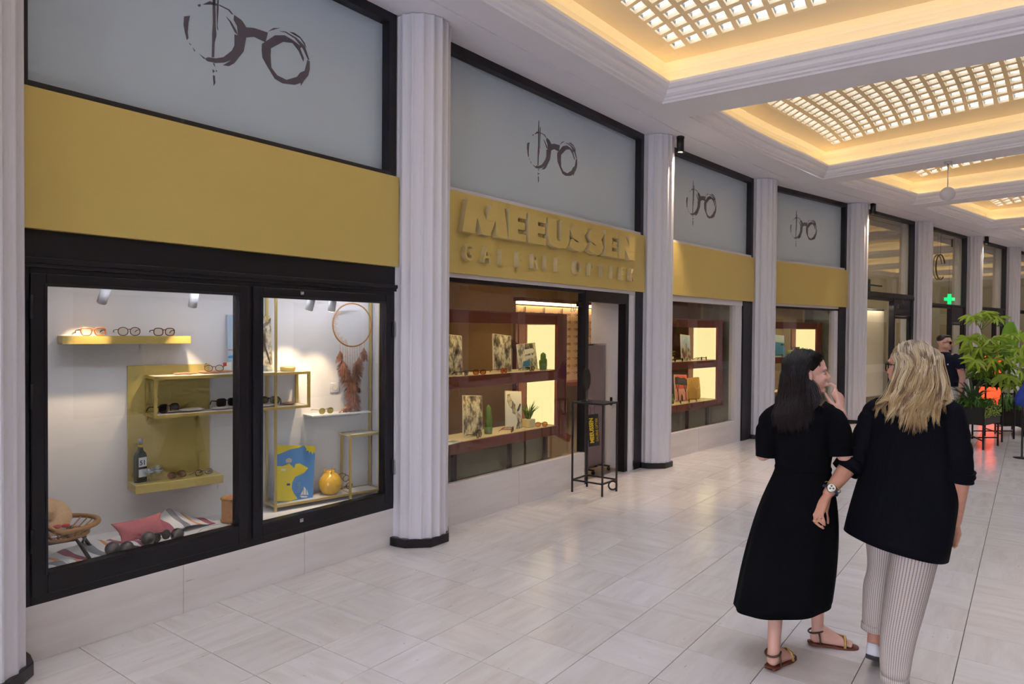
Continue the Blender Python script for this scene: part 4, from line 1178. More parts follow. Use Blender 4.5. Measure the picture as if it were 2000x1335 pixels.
# things on the brass frame shelf
G2 = 'sunglasses on the brass frame shelf'
zt, zb = 1.13+.262+.0005, 1.13+.0185
glasses(DT(1.075, .13, zb+.004, .35), 'large dark octagonal sunglasses at the left end of the brass frame shelf', G2, .062, .054, 2.6, .004, 'black_acetate', 'dark_lens', gap=.016)
glasses(DT(1.445, .13, zb+.022, .12), 'dark square sunglasses on a pebble beside the mullion', G2, .062, .050, 4, .004, 'black_acetate', 'dark_lens', gap=.016, temple=.10)
glasses(DT(1.74, .13, zb+.020, -.5, -.3), 'folded green tinted sunglasses right of the mullion', G2, .062, .048, 3, .0042, 'black_acetate', 'olive_lens', gap=.018, temple=.12)
glasses(DT(1.36, .13, zt+.018, -.45, .25), 'thin tortoiseshell spectacles lying on driftwood on the brass frame', G2, .05, .042, 2.2, .0026, 'tortoise', gap=.018, temple=.13)
for k, (u, d, z, rx, ry, rz, m, lab) in enumerate(((1.22, .12, zb, .085, .05, .012, 'pebble', 'flat pale stone in the middle of the brass frame shelf'), (1.44, .10, zb, .10, .06, .011, 'pebble', 'flat pale stone under the square sunglasses'), (1.74, .11, zb, .11, .06, .010, 'pebble', 'flat pale stone under the green tinted sunglasses'), (1.10, .09, zb, .06, .05, .008, 'pebble', 'flat pale stone behind the octagonal sunglasses'), (1.90, .10, zb, .05, .05, .009, 'driftwood', 'brown flat stone at the right end of the brass frame shelf'))):
    b = MB(); b.ell((0, 0, rz), (rx, ry, rz), nu=18, nv=8); mk('stone', b, m, M=DT(u, d, z, k*.4), label=lab, cat='stone', group='stones on the brass frame shelf')
for k, (u0, u1, d, r, lab) in enumerate(((1.27, 1.50, .10, .012, 'long piece of driftwood on top of the brass frame'), (1.10, 1.26, .12, .008, 'short thin driftwood stick at the left on top of the brass frame'))):
    b = MB(); R_ = random.Random(k); pts = [(u0-u0+(u1-u0)*q/6, R_.uniform(-.01, .01), r+R_.uniform(-.002, .003)) for q in range(7)]
    b.tube(pts, [r*.5, r, r*.9, r, r*.85, r*.7, r*.3], 7); mk('driftwood', b, 'driftwood', M=DT(u0, d, zt), label=lab, cat='wood')
b = MB(); b.lathe([(.05, 0), (.055, .012), (.055, .03), (.05, .032)], 24); mk('gold_tin', b, 'brass', M=DT(1.885, .12, zt), label='flat round gold tin on the right end of the brass frame', cat='tin')
# ledge: bottle, glasses, spectacles
zl = .66+.0555
root = thing('liquor_bottle', 'dark green bottle with a white 51 label on the gold ledge', 'bottle', DT(.912, .10, zl, .35))
b = MB(); b.prism([(-.034, -.016), (-.028, -.022), (.028, -.022), (.034, -.016), (.034, .016), (.028, .022), (-.028, .022), (-.034, .016)], 0, .17, 'xy')
def orect(w2, h2, z): return [(-w2, -h2*.7, z), (-w2*.8, -h2, z), (w2*.8, -h2, z), (w2, -h2*.7, z), (w2, h2*.7, z), (w2*.8, h2, z), (-w2*.8, h2, z), (-w2, h2*.7, z)]
b = MB(); b.loft([orect(.033, .022, 0), orect(.035, .024, .01), orect(.035, .024, .165), orect(.030, .021, .185), orect(.016, .015, .20), orect(.013, .013, .215), orect(.013, .013, .225)], smooth=False, cap0=True, cap1=True, uv=False); mk('body', b, 'green_bottle', parent=root, bevel=.002)
b = MB(); b.lathe([(.0145, .222), (.0145, .236), (.0138, .240)], 16); mk('collar', b, 'label_yellow', parent=root)
b = MB(); b.lathe([(.0142, .238), (.0142, .278), (.013, .281)], 16); mk('cap', b, 'silver_cap', parent=root)
b = MB(); b.box(-.027, .027, -.0252, -.0242, .10, .16); mk('label', b, 'label_white', parent=root)
me = text_mesh('51', .042, .0004, .001); mk('label_number', me, 'label_navy', parent=root, M=T(0, -.0256, .112))
b = MB(); b.box(-.027, .027, -.0252, -.0242, .035, .085); mk('label', b, 'label_white', parent=root)
for k, (u, d, lab) in enumerate(((.955, .13, 'small stemmed drinking glass in front of the green bottle'), (1.015, .11, 'taller stacked drinking glass right of the green bottle'), (.99, .06, 'small stemmed drinking glass behind the others on the gold ledge'))):
    root = thing('drinking_glass', lab, 'glass', DT(u, d, zl), 'drinking glasses on the gold ledge')
    b = MB(); b.lathe([(.022, 0), (.022, .003), (.005, .006), (.005, .028), (.018, .036), (.026, .055), (.026, .085 if k != 1 else .10), (.0245, .085 if k != 1 else .10), (.0245, .056), (.014, .038)], 22); mk('bowl', b, 'drink_glass', parent=root)
    b = MB(); b.lathe([(.0264, .062), (.0264, .070)], 22, cap=False); mk('printed_band', b, 'sky_print', parent=root)
glasses(DT(1.135, .11, zl, .35, -.5), 'folded brown sunglasses on the gold ledge', G1, .055, .042, 2.6, .0032, 'tortoise', 'dark_lens', fold=True)
glasses(DT(1.30, .12, zl, .25, -.35), 'thin dark reading spectacles at the right of the gold ledge', G1, .052, .034, 2.8, .0024, 'black_acetate', 'clear_lens')
# floor of the display: basket, towels, cushion, boules, chair
root = thing('wicker_basket', 'round wicker basket beside the window mullion', 'basket', DT(1.435, .26, .405))
b = MB(); b.lathe([(.066, 0), (.068, .02), (.068, .15), (.066, .165), (.058, .165), (.058, .02)], 28); mk('body', b, 'wicker', parent=root)
for z in (.012, .158):
    b = MB(); b.tube([(.069*cos(a), .069*sin(a), z) for a in [2*pi*k/28 for k in range(28)]], .007, 6, closed=True); mk('rim', b, 'rattan', parent=root)
def stripes():
    g = NG('striped_towel', rough=0.85)
    sp = g.node('ShaderNodeSeparateXYZ'); g.link(g.tc.outputs['Object'], sp.inputs[0])
    f = g.math('FRACT', g.math('MULTIPLY', sp.outputs[0], 3.6))
    W_, G_, O_, P_ = rgb(232, 228, 232), rgb(140, 140, 150), rgb(226, 150, 90), rgb(170, 92, 112)
    c = g.ramp(f, [(0, G_), (.16, W_), (.34, O_), (.44, W_), (.64, P_), (.80, W_)])
    for n_ in g.t.nodes:
        if n_.type == 'VALTORGB': n_.color_ramp.interpolation = 'CONSTANT'
    g.color(c)
stripes()
def cloth(name, m, w, d, M, label, cat, seed, amp=.02, lift=None, group=None, nx=34, ny=22):
    b = MB(); R_ = random.Random(seed); ph = [R_.uniform(0, 6) for _ in range(8)]
    def hz(x, y):
        h = amp*(.55+.45*sin(x*17+ph[0]+2*sin(y*9+ph[1])))*(.6+.4*sin(y*21+ph[2]+1.5*sin(x*11+ph[3])))
        if lift: h += lift(x, y)
        return h+.004
    top = [[(x, y, hz(x, y)) for x in [w*(k/(nx-1)-.5) for k in range(nx)]] for y in [d*(j/(ny-1)-.5) for j in range(ny)]]
    b.loft(top, closed=False, uv=False)
    o = mk(name, b, m, M=M, label=label, cat=cat, group=group)
    s = o.modifiers.new('solid', 'SOLIDIFY'); s.thickness = .004; s.offset = 0
    return o
cloth('towel', 'striped_towel', .62, .34, BM[1] @ T(.68, .30, .40, .2), 'striped towel spread under the rattan chair and pink cushion', 'towel', 1, .045)
cloth('towel', 'striped_towel', .46, .20, BM[1] @ T(1.22, .42, .402, .1), 'striped towel bunched up right of the metal balls', 'towel', 4, .03, lambda x, y: .115*max(0, 1-abs(x-.02)/.2)*max(0, (y+.1)/.2))
b = MB()
rings = []
for j in range(9):
    f = j/8; zz = -.065+.13*f; w2 = .16-.03*sin(pi*f); t2 = .004+.05*sin(pi*f)**.7
    rings.append([(w2*cos(a)*(abs(cos(a))**-.0), t2*sin(a), zz*(1+.22*abs(cos(a))**3)) for a in [2*pi*k/28 for k in range(28)]])
b.loft(rings, cap0=True, cap1=True, uv=False)
mk('cushion', b, 'pink_cloth', M=BM[1] @ T(.98, .36, .47, .12, radians(-38)), label='pink cushion lying behind the metal balls', cat='cushion')
for u, y, z, lab in ((.727, .165, .452, 'leftmost metal boule on the display floor'), (.79, .135, .446, 'brownish metal boule next to the leftmost one'), (.935, .185, .458, 'metal boule resting on the pink cushion'), (1.09, .145, .452, 'rightmost metal boule on the display floor')):
    root = thing('boule', lab, 'metal ball', BM[1] @ T(u, y, z), 'metal boules in the display window')
    b = MB(); b.ell((0, 0, 0), .0385, nu=28, nv=18); mk('ball', b, 'boule_steel', parent=root)
    b = MB()
    for q in (-.008, .008): b.tube([(sqrt(.0386**2-q*q)*cos(a), q, sqrt(.0386**2-q*q)*sin(a)) for a in [2*pi*k/30 for k in range(30)]], .0005, 4, closed=True)
    mk('groove', b, 'print_dark', parent=root)
glasses(BM[1] @ T(1.02, .19, .425, .3, -.2), 'dark round sunglasses lying between the metal balls', G1, .055, .05, 2.3, .004, 'black_acetate', 'dark_lens')
b = MB(); b.tube([(.10*cos(a), .03*sin(a), .008+.02*max(0, sin(a))) for a in [2*pi*k/20 for k in range(20)]], .004, 6, closed=True); mk('rope_ring', b, 'white_cloth', M=BM[1] @ T(1.37, .22, .40), label='white rope ring beside the wicker basket', cat='rope')
# rattan chair at the left, its bowl turned to the window
root = thing('rattan_chair', 'rattan bowl chair with black metal legs at the left of the display', 'chair', DT(.40, .42, .40))
b = MB(); rim = [(.21*cos(a), .20*sin(a), .20+.11*max(0, -cos(a))**1.4*1.9) for a in [2*pi*k/36 for k in range(36)]]
b.tube(rim, .014, 8, closed=True); mk('rim', b, 'rattan', parent=root)
b = MB(); rim2 = [(.16*cos(a), .15*sin(a), .145+.02*max(0, -cos(a))) for a in [2*pi*k/30 for k in range(30)]]
b.tube(rim2, .010, 8, closed=True); mk('lower_ring', b, 'rattan', parent=root)
for k in range(26):
    a = 2*pi*k/26; b = MB(); p0 = Vector((.205*cos(a), .195*sin(a), .20+.11*max(0, -cos(a))**1.4*1.9)); p1 = Vector((.155*cos(a+.12), .145*sin(a+.12), .15)); p2 = Vector((.03*cos(a+.3), .03*sin(a+.3), .135))
    b.tube([p0, p1, p2], .0045, 5); mk('cane', b, 'rattan', parent=root)
b = MB(); b.tube([(-.14, -.10, 0), (-.10, -.11, .10), (-.08, -.11, .13), (.08, -.11, .13), (.10, -.11, .10), (.15, -.12, 0)], .010, 8); mk('leg', b, 'dark_metal', parent=root)
b = MB(); b.tube([(-.14, .10, 0), (-.10, .10, .10), (-.08, .10, .13), (.10, .10, .13), (.14, .09, .11), (.20, .05, 0)], .010, 8); mk('leg', b, 'dark_metal', parent=root)
b = MB(); b.tube([(.105, -.11, .09), (.16, .07, .09)], .008, 8); mk('leg_brace', b, 'dark_metal', parent=root)
root = thing('sun_hat', 'peach straw sun hat on the back of the rattan chair', 'hat', DT(.335, .40, .66, 0, radians(35)))
b = MB(); b.lathe([(.0, .085), (.05, .083), (.072, .06), (.078, .0), (.085, -.006), (.15, -.02), (.152, -.016), (.085, .0), (.076, .004), (.07, .058), (.048, .08)], 32, cap=False); mk('hat', b, 'straw', parent=root)
root = thing('shell_garland', 'bunch of dark dried flowers with a red bow on the rattan seat', 'ornament', DT(.36, .44, .56))
b = MB(); R_ = random.Random(9)
for k in range(60):
    a = R_.uniform(0, 2*pi); r = R_.uniform(0, .10); b.tube([(r*cos(a), r*sin(a)*.8, 0), (r*cos(a)*1.2, r*sin(a), .03+R_.uniform(0, .03))], [.004, .001], 4)
mk('dried_stems', b, 'print_dark', parent=root)
b = MB()
for s in (-1, 1): b.ell((.06+s*.02, -.05, .045), (.022, .008, .012), nu=12, nv=8)
mk('bow', b, 'print_red', parent=root)
# spotlights of the display
for k, (u, d, tu, td, tz, lab) in enumerate(((.672, .34, .60, .02, 1.45, 'white cylinder spotlight farthest left in the display window'), (1.168, .34, 1.15, .05, 1.20, 'white cylinder spotlight left of the mullion in the display window'), (1.968, .34, 1.90, .05, 1.20, 'white cylinder spotlight right of the mullion in the display window'), (2.15, .30, 2.15, .05, 1.0, 'white cylinder spotlight touching the dream catcher ring'))):
    aim = Vector((tu-u, d-td, tz-1.90)).normalized()
    root = thing('display_spotlight', lab, 'lamp', DT(u, d, 2.0), 'white spotlights in the display window')
    b = MB(); b.box(-.03, .03, -.015, .015, -.012, 0); b.tube([(0, 0, -.01), (0, 0, -.07)], .006, 8); mk('mount', b, 'white_plastic', parent=root)
    c0 = Vector((0, 0, -.07)); b = MB(); b.tube([c0, c0+aim*.10], .027, 18); mk('body', b, 'white_plastic', parent=root)
    b = MB(); b.tube([c0+aim*.1005, c0+aim*.102], .021, 16); mk('lens', b, 'lamp_warm', parent=root)
    L = bpy.data.lights.new('display_beam', 'SPOT'); L.energy = 24; L.color = (1, .74, .46); L.spot_size = radians(58); L.spot_blend = .7; L.shadow_soft_size = .012
    lo = bpy.data.objects.new('display_beam', L); COL.objects.link(lo); lo.parent = root
    lo.matrix_basis = Matrix.Translation(c0+aim*.115) @ aim.to_track_quat('-Z', 'Y').to_matrix().to_4x4()

# ------------------------------------------------------------------ mahogany display units in bays 2-4
def unit(i, x0, label):
    root = thing('display_unit', label, 'display shelf', BM[i] @ T(0, .25, 0), 'mahogany display units')
    xr = 2.51; D = .42
    for z0, z1, nm in ((1.77, 1.89, 'top_rail'), (1.165, 1.275, 'middle_rail'), (.565, .665, 'bottom_rail')):
        b = MB(); b.box(x0, xr, 0, .03, z0, z1); mk(nm, b, 'mahogany', parent=root, bevel=.002)
        if nm != 'top_rail':
            b = MB(); b.box(x0, xr-.19, .03, D, z1-.03, z1-.002); mk('shelf', b, 'pot_cream', parent=root)
            b = MB(); b.box(x0, xr-.19, .03, D, z0+.03, z1-.032); mk('shelf_core', b, 'mahogany', parent=root)
        else:
            b = MB(); b.box(x0, xr, .03, D, z0+.035, z1); mk('canopy', b, 'mahogany', parent=root)
            b = MB(); b.box(x0+.15, xr-.25, .035, .075, z0+.026, z0+.033); mk('light_strip', b, 'shelf_strip', parent=root)
    b = MB(); b.box(x0+.15, xr-.25, .035, .075, 1.186, 1.193); mk('light_strip', b, 'shelf_strip', parent=root)
    b = MB(); b.box(2.325, xr, -.004, .03, .565, 1.89); mk('stile', b, 'mahogany', parent=root, bevel=.002)
    b = MB(); b.box(2.36, xr, .03, D, .565, 1.77); mk('side_panel', b, 'mahogany', parent=root)
    b = MB(); b.box(x0, x0+.12, 0, D, .565, 1.89); mk('side_panel', b, 'mahogany', parent=root)
    b = MB(); b.box(2.19, 2.33, D, D+.02, .60, 1.85); mk('back_post', b, 'mahogany', parent=root)
    for z0, z1 in ((1.277, 1.768), (.667, 1.163)):
        b = MB(); b.box(2.335, 2.358, .035, D-.005, z0, z1); mk('light_panel', b, 'shelf_light', parent=root)
    for x in (.9, 1.75, 2.4):
        b = MB(); b.box(x-.02, x+.02, .18, .22, 0.0, .565); mk('leg', b, 'mahogany_dark', parent=root)
    return root
unit(2, .28, 'mahogany display unit with lit white ends left of the entrance')
unit(3, .22, 'mahogany display unit with a straw bag behind the third window')
unit(4, .22, 'mahogany display unit with a sea poster behind the fourth window')
def poster(i, x0, x1, z0, z1, y, m, label, lean=-6, group='photo boards in the shop windows', ry=0.0):
    root = thing('photo_board', label, 'poster', BM[i] @ T((x0+x1)/2, y, z0) @ Matrix.Rotation(radians(lean), 4, 'X') @ Matrix.Rotation(radians(ry), 4, 'Y'), group)
    w2 = (x1-x0)/2; h = z1-z0
    b = MB(); b.box(-w2, w2, 0, .012, 0, h); mk('board', b, 'paper_white', parent=root)
    b = MB(); b.box(-w2+.004, w2-.004, -.001, 0, .004, h-.004); mk('picture', b, m, parent=root)
    return root, w2, h
U, Lw = 1.2755, .6655
poster(2, .66, .96, U, 1.66, .40, 'bw_photo_0', 'black and white portrait board at the left on the upper shelf', ry=4)
poster(2, 1.45, 1.74, U, 1.66, .42, 'bw_photo_1', 'black and white street photo board in the middle of the upper shelf', ry=5)
rt, w2, h = poster(2, 1.92, 2.25, U, 1.565, .45, 'bw_photo_2', 'photo board with white signposts and blue water on the upper shelf', ry=-3)
decal(rt, [(-.05, .17), (.10, .18), (.13, .205), (.10, .23), (-.05, .225)], 'paper_white', -.003); decal(rt, [(-.03, .12), (.11, .125), (.11, .155), (-.03, .155), (-.06, .135)], 'paper_white', -.003); decal(rt, [(-.11, .04), (.03, .04), (.03, .11), (-.09, .10)], 'sea_blue', -.003)
poster(2, .98, 1.26, Lw, 1.065, .40, 'bw_photo_3', 'black and white square photo board at the left on the lower shelf', ry=5)
rt, w2, h = poster(2, 1.66, 1.93, Lw, 1.065, .42, 'paper_white', 'white board with a dark figure in the middle of the lower shelf', ry=5)
decal(rt, [(-.11, .36), (-.06, .37), (-.04, .31), (.02, .26), (.05, .19), (.11, .14), (.13, .10), (.13, .0), (.02, .0), (.06, .08), (.03, .15), (-.03, .17), (-.03, .21), (-.07, .23), (-.11, .29)], 'bw_photo_4', -.003)
decal(rt, [(.10, .27), (.12, .26), (.09, .20), (.06, .18), (.05, .20)], 'print_dark', -.003)
# plants in the unit
def pot(root, r, h, m, taper=.85):
    b = MB(); b.lathe([(r*taper, 0), (r, h), (r*.9, h), (r*.85, h*.8)], 20); mk('pot', b, m, parent=root)
def cactus(M, label, h, m='pot_green', arms=2, r=.028):
    root = thing('cactus', label, 'plant', M, 'cacti in the shop windows'); pot(root, .045, .07, m)
    b = MB()
    def stem(base, hh, rr):
        rings = []
        for j in range(9):
            f = j/8; q = rr*(min(1, .75+f*1.2))*(1 if f < .75 else sqrt(max(0.02, 1-((f-.75)/.25)**2)))
            rings.append([(base[0]+q*(1+.10*cos(8*a))*cos(a), base[1]+q*(1+.10*cos(8*a))*sin(a), base[2]+hh*f) for a in [2*pi*k/32 for k in range(32)]])
        b.loft(rings, cap1=True, uv=False)
    stem((0, 0, .05), h, r)
    if arms > 0: stem((.036, 0, .055), h*.5, r*.7)
    if arms > 1: stem((-.030, .01, .055), h*.4, r*.65)
    mk('stem', b, 'cactus_green', parent=root)
    return root
cactus(BM[2] @ T(2.235, .37, U), 'small ribbed cactus in a green pot at the right of the upper shelf', .14)
cactus(BM[2] @ T(1.37, .42, Lw), 'tall pale cactus in a green pot on the lower shelf', .24, arms=1)
cactus(BM[3] @ T(1.22, .42, Lw), 'small cactus in a green pot behind the third window', .10)
root = thing('aloe_plant', 'spiky aloe in a cream pot at the right of the lower shelf', 'plant', BM[2] @ T(2.04, .42, Lw))
b = MB(); b.box(-.055, .055, -.055, .055, 0, .085); mk('pot', b, 'pot_cream', parent=root, bevel=.006)
R_ = random.Random(11)
for k in range(17):
    a = 2*pi*k/17*2.3+R_.uniform(-.2, .2); sp = .05+.09*R_.random(); hh = .10+.10*(1-sp/.16)+R_.uniform(0, .05)
    b = MB(); p0 = Vector((.01*cos(a), .01*sin(a), .08)); p1 = Vector((sp*.5*cos(a), sp*.5*sin(a), .08+hh*.6)); p2 = Vector((sp*cos(a)*1.15, sp*sin(a)*1.15, .08+hh))
    b.tube([p0, p0.lerp(p1, .6), p1, p2], [.010, .010, .007, .0008], 6); mk('leaf', b, 'aloe_green', parent=root)
G3 = 'sunglasses on the mahogany units'
for x, z, lab, fm, lm, rz in ((.93, U, 'dark sunglasses left on the upper shelf of the entrance unit', 'black_acetate', 'dark_lens', .5), (1.12, U, 'amber sunglasses on the upper shelf of the entrance unit', 'tortoise', 'amber_lens', -.4), (1.50, U, 'red framed sunglasses in front of the street photo board', 'red_acetate', 'amber_lens', .2), (1.97, U, 'black sunglasses with amber lenses in front of the signpost board', 'black_acetate', 'amber_lens', .3),
                              (1.12, Lw, 'dark sunglasses with amber lenses in front of the square photo board', 'black_acetate', 'amber_lens', .4), (1.64, Lw, 'red brown sunglasses in front of the white board', 'red_acetate', 'dark_lens', .5), (2.15, Lw, 'small gold sunglasses beside the aloe plant', 'gold_wire', 'amber_lens', -.6)):
    glasses(BM[2] @ T(x, .325, z, rz), lab, G3, .058, .048, 2.5, .004, fm, lm, gap=.018)
root = thing('magazine', 'open white magazine at the left end of the lower shelf', 'magazine', BM[2] @ T(.66, .34, Lw, .2))
b = MB(); b.box(-.15, 0, -.10, .10, 0, .006); b.box(0, .15, -.10, .10, 0, .008); mk('pages', b, 'paper_white', parent=root)
b = MB(); b.box(.02, .13, -.08, .0, .008, .0085); mk('printed_photo', b, 'print_grey', parent=root)
# bay 3 contents
rt, w2, h = poster(3, 1.52, 1.80, U, 1.66, .42, 'sky_print', 'pale photo board of a crowded harbour in the third window', ry=4)
decal(rt, [(-.13, 0), (.13, 0), (.13, .14), (.05, .20), (-.03, .18), (-.13, .22)], 'bw_photo_1', -.003); decal(rt, [(.0, .12), (.03, .12), (.02, .26), (-.01, .25)], 'driftwood', -.003); decal(rt, [(-.07, .06), (.02, .05), (.03, .11), (-.05, .10)], 'pink_cloth', -.003)
for x, lab, fm in ((.95, 'dark sunglasses at the left of the third window', 'black_acetate'), (1.15, 'tortoiseshell sunglasses in the third window', 'tortoise'), (1.36, 'dark sunglasses beside the harbour board', 'black_acetate'), (1.95, 'dark sunglasses right of the harbour board', 'black_acetate'), (2.10, 'red sunglasses at the lit end of the third window', 'red_acetate')):
    glasses(BM[3] @ T(x, .325, U, .4), lab, G3, .058, .048, 2.5, .004, fm, 'dark_lens', gap=.018)
for x, lab, fm in ((1.05, 'thin gold spectacles lying left on the lower shelf of the third window', 'gold_wire'), (1.32, 'thin dark spectacles lying below the sunset board', 'black_acetate'), (1.58, 'tortoiseshell spectacles lying in front of the sunset board', 'tortoise'), (1.80, 'thin gold spectacles lying in front of the straw bag', 'gold_wire')):
    glasses(BM[3] @ T(x, .325, Lw, .6), lab, G3, .054, .042, 2.5, .003, fm, 'clear_lens', gap=.018)
rt, w2, h = poster(3, 1.41, 1.78, Lw, 1.065, .45, 'sunset_red', 'red sunset board with dark trees in the third window', ry=3)
decal(rt, [(-.18, .005), (.18, .005), (.18, .19), (-.18, .19)], 'sunset_pink', -.003)
decal(rt, [(-.18, .26), (.18, .24), (.18, .33), (.10, .36), (.0, .35), (-.10, .37), (-.18, .36)], 'print_dark', -.0035)
for x in (-.11, .12):
    decal(rt, [(x-.015, .02), (x+.015, .02), (x+.005, .14), (x+.05, .26), (x+.03, .27), (x, .17), (x-.04, .26), (x-.05, .25), (x-.008, .13)], 'print_dark', -.004)
decal(rt, [(-.03, .01), (.03, .01), (.03, .07), (.0, .12), (-.03, .07)], 'print_dark', -.004)
pm('straw_bag', (204, 160, 84), 0.7, var=0.18, vscale=50, bump=0.4, bscale=150)
root = thing('straw_bag', 'large flat straw tote bag leaning at the lit end of the third window', 'bag', BM[3] @ T(2.03, .50, Lw) @ Matrix.Rotation(radians(-5), 4, 'X'))
b = MB(); b.loft([[(wx*cos(a), .045*dd*sin(a), z) for a in [2*pi*k/30 for k in range(30)]] for wx, dd, z in ((.20, .9, 0), (.235, 1, .03), (.245, 1, .18), (.24, .7, .33), (.235, .5, .335), (.22, .4, .32))], cap0=True, uv=False); mk('body', b, 'straw_bag', parent=root)
for s in (-1, 1):
    b = MB(); b.tube([(-.11+s*.0, -.035*s-.02, .33), (-.10, -.055*s-.02, .22), (-.05, -.06*s-.02, .16), (.05, -.06*s-.02, .16), (.10, -.055*s-.02, .22), (.11, -.035*s-.02, .33)], .008, 8); mk('handle', b, 'straw', parent=root)
root = thing('leafy_pot_plant', 'small leafy pot plant beside the harbour board', 'plant', BM[3] @ T(1.38, .52, U)); pot(root, .04, .06, 'pot_cream')
b = MB(); R_ = random.Random(2)
for k in range(26):
    a = R_.uniform(0, 2*pi); r = R_.uniform(.02, .06); b.ell((r*cos(a), r*sin(a), .09+R_.uniform(0, .06)), (.02, .012, .006), Matrix.Rotation(a, 3, 'Z'), nu=8, nv=6)
mk('leaves', b, 'aloe_green', parent=root)
# bay 4 contents
rt, w2, h = poster(4, 1.15, 1.56, U, 1.66, .44, 'sky_print', 'blue sea poster with small boats in the fourth window', ry=3)
decal(rt, [(-.20, .005), (.20, .005), (.20, .25), (-.20, .26)], 'sea_blue', -.003); decal(rt, [(.06, .20), (.18, .21), (.19, .23), (.08, .23)], 'print_dark', -.0035); decal(rt, [(-.16, .15), (-.12, .14), (-.12, .24), (-.16, .24)], 'driftwood', -.0035)
for x, w_, hh, m, lab in ((.92, .12, .13, 'straw_bag', 'small straw pouch left of the sea poster'), (1.75, .12, .11, 'pot_green', 'pale green pouch right of the sea poster')):
    root = thing('pouch', lab, 'bag', BM[4] @ T(x, .45, U))
    b = MB(); b.loft([[(w_*q*cos(a), .05*q2*sin(a), z) for a in [2*pi*k/24 for k in range(24)]] for q, q2, z in ((.9, .8, 0), (1, 1, .02), (.85, .8, hh*.7), (.7, .3, hh), (.66, .2, hh*.95))], cap0=True, uv=False); mk('body', b, m, parent=root)
    b = MB(); b.tube([(-w_*.5, 0, hh*.9), (0, 0, hh*1.25), (w_*.5, 0, hh*.9)], .005, 6); mk('handle', b, 'straw', parent=root)
for x, lab in ((2.0, 'left of two small dark frames at the lit end of the fourth window'), (2.16, 'right of two small dark frames at the lit end of the fourth window')):
    root = thing('desk_picture', lab, 'picture frame', BM[4] @ T(x, .52, U) @ Matrix.Rotation(radians(-5), 4, 'X'))
    b = MB(); fr_rect(b, -.06, .06, 0, .16, -.008, .008, .012); mk('frame', b, 'print_dark', parent=root); b = MB(); b.box(-.05, .05, .0, .004, .01, .15); mk('picture', b, 'print_grey', parent=root)
for x, z, lab in ((1.28, U, 'dark sunglasses in front of the sea poster'), (.95, Lw, 'dark sunglasses at the left of the lower shelf in the fourth window'), (1.25, Lw, 'amber sunglasses on the lower shelf in the fourth window')):
    glasses(BM[4] @ T(x, .325, z, .3), lab, G3, .058, .048, 2.5, .004, 'black_acetate', 'amber_lens', gap=.018)
rt, w2, h = poster(4, 2.0, 2.28, Lw, 1.03, .45, 'sunset_red', 'orange red board in the lower right of the fourth window')

# ------------------------------------------------------------------ in front of the entrance
root = thing('plant_stand', 'tall thin black square metal stand outside the entrance', 'stand', BM[2] @ T(2.37, -.215, 0, radians(2)))
sx, sy, Hs, w_ = .155, .18, .955, .016
for x in (-sx, sx):
    for y in (-sy, sy):
        b = MB(); b.box(x-w_/2, x+w_/2, y-w_/2, y+w_/2, 0, Hs); mk('leg', b, 'dark_metal', parent=root)
for z in (.12, Hs-w_):
    for y in (-sy, sy):
        b = MB(); b.box(-sx, sx, y-w_/2, y+w_/2, z, z+w_); mk('rail', b, 'dark_metal', parent=root)
    for x in (-sx, sx):
        b = MB(); b.box(x-w_/2, x+w_/2, -sy, sy, z, z+w_); mk('rail', b, 'dark_metal', parent=root)
b = MB(); b.box(-sx, sx, -sy, sy, Hs-.004, Hs); mk('top_plate', b, 'dark_metal', parent=root)
b = MB(); b.tube([(.0+.045*cos(a), 0, .045*sin(a)) for a in [2*pi*k/24 for k in range(24)]], .009, 8, closed=True); mk('ring_handle', b, 'dark_metal', parent=root, M=T(sx+.03, -sy+.06, .05, radians(-50)))
root = thing('table_mirror', 'oval mirror on a short stem standing on the black metal stand', 'mirror', BM[2] @ T(2.33, -.13, Hs+.001, radians(-12)))
b = MB(); b.lathe([(.06, 0), (.06, .008), (.012, .014), (.010, .12)], 20); mk('stem', b, 'dark_metal', parent=root)
b = MB(); ov = [(.058*cos(a), .115*sin(a)+.235) for a in [2*pi*k/30 for k in range(30)]]; b.prism(ov, -.008, .008, 'xz'); mk('back', b, 'dark_metal', parent=root)
pm('mirror_glass', (190, 200, 190), 0.03, metal=1.0)
b = MB(); b.prism([(x*.9, (z-.235)*.95+.235) for x, z in ov], -.010, -.008, 'xz'); mk('glass', b, 'mirror_glass', parent=root)
pm('smoked_panel', (150, 128, 124), 0.12, coat=0.3)
root = thing('rolling_mirror', 'tall grey rolling mirror panel just inside the entrance', 'mirror', BM[2] @ T(3.28, .36, 0))
b = MB(); b.box(-.23, .23, -.012, .012, .06, 1.53); mk('panel', b, 'smoked_panel', parent=root)
b = MB(); fr_rect(b, -.25, .25, .05, 1.55, -.02, .02, .02); mk('frame', b, 'chrome', parent=root)
for x in (-.18, .18):
    b = MB(); b.box(x-.012, x+.012, -.12, .12, .045, .062); mk('foot', b, 'dark_metal', parent=root)
    for y in (-.11, .11):
        b = MB(); b.tube([(x-.008, y, .022), (x+.008, y, .022)], .022, 14); mk('castor', b, 'dark_metal', parent=root)
root = thing('hanging_sign', 'black vertical sign with yellow letters hanging under the metal stand', 'sign', BM[2] @ T(2.50, -.13, .46) @ Matrix.Rotation(radians(-30), 4, 'Z') @ Matrix.Rotation(radians(-4), 4, 'Y'))
b = MB(); b.box(-.065, .065, -.004, .004, 0, .345); mk('board', b, 'print_dark', parent=root)
me = text_mesh('MEEUSSEN', .068, .0008, .0022); mk('lettering', me, 'label_yellow', parent=root, M=T(-.003, -.0055, .172) @ Matrix.Rotation(radians(-90), 4, 'Y') @ Matrix.Diagonal((.86, 1, 1, 1)))
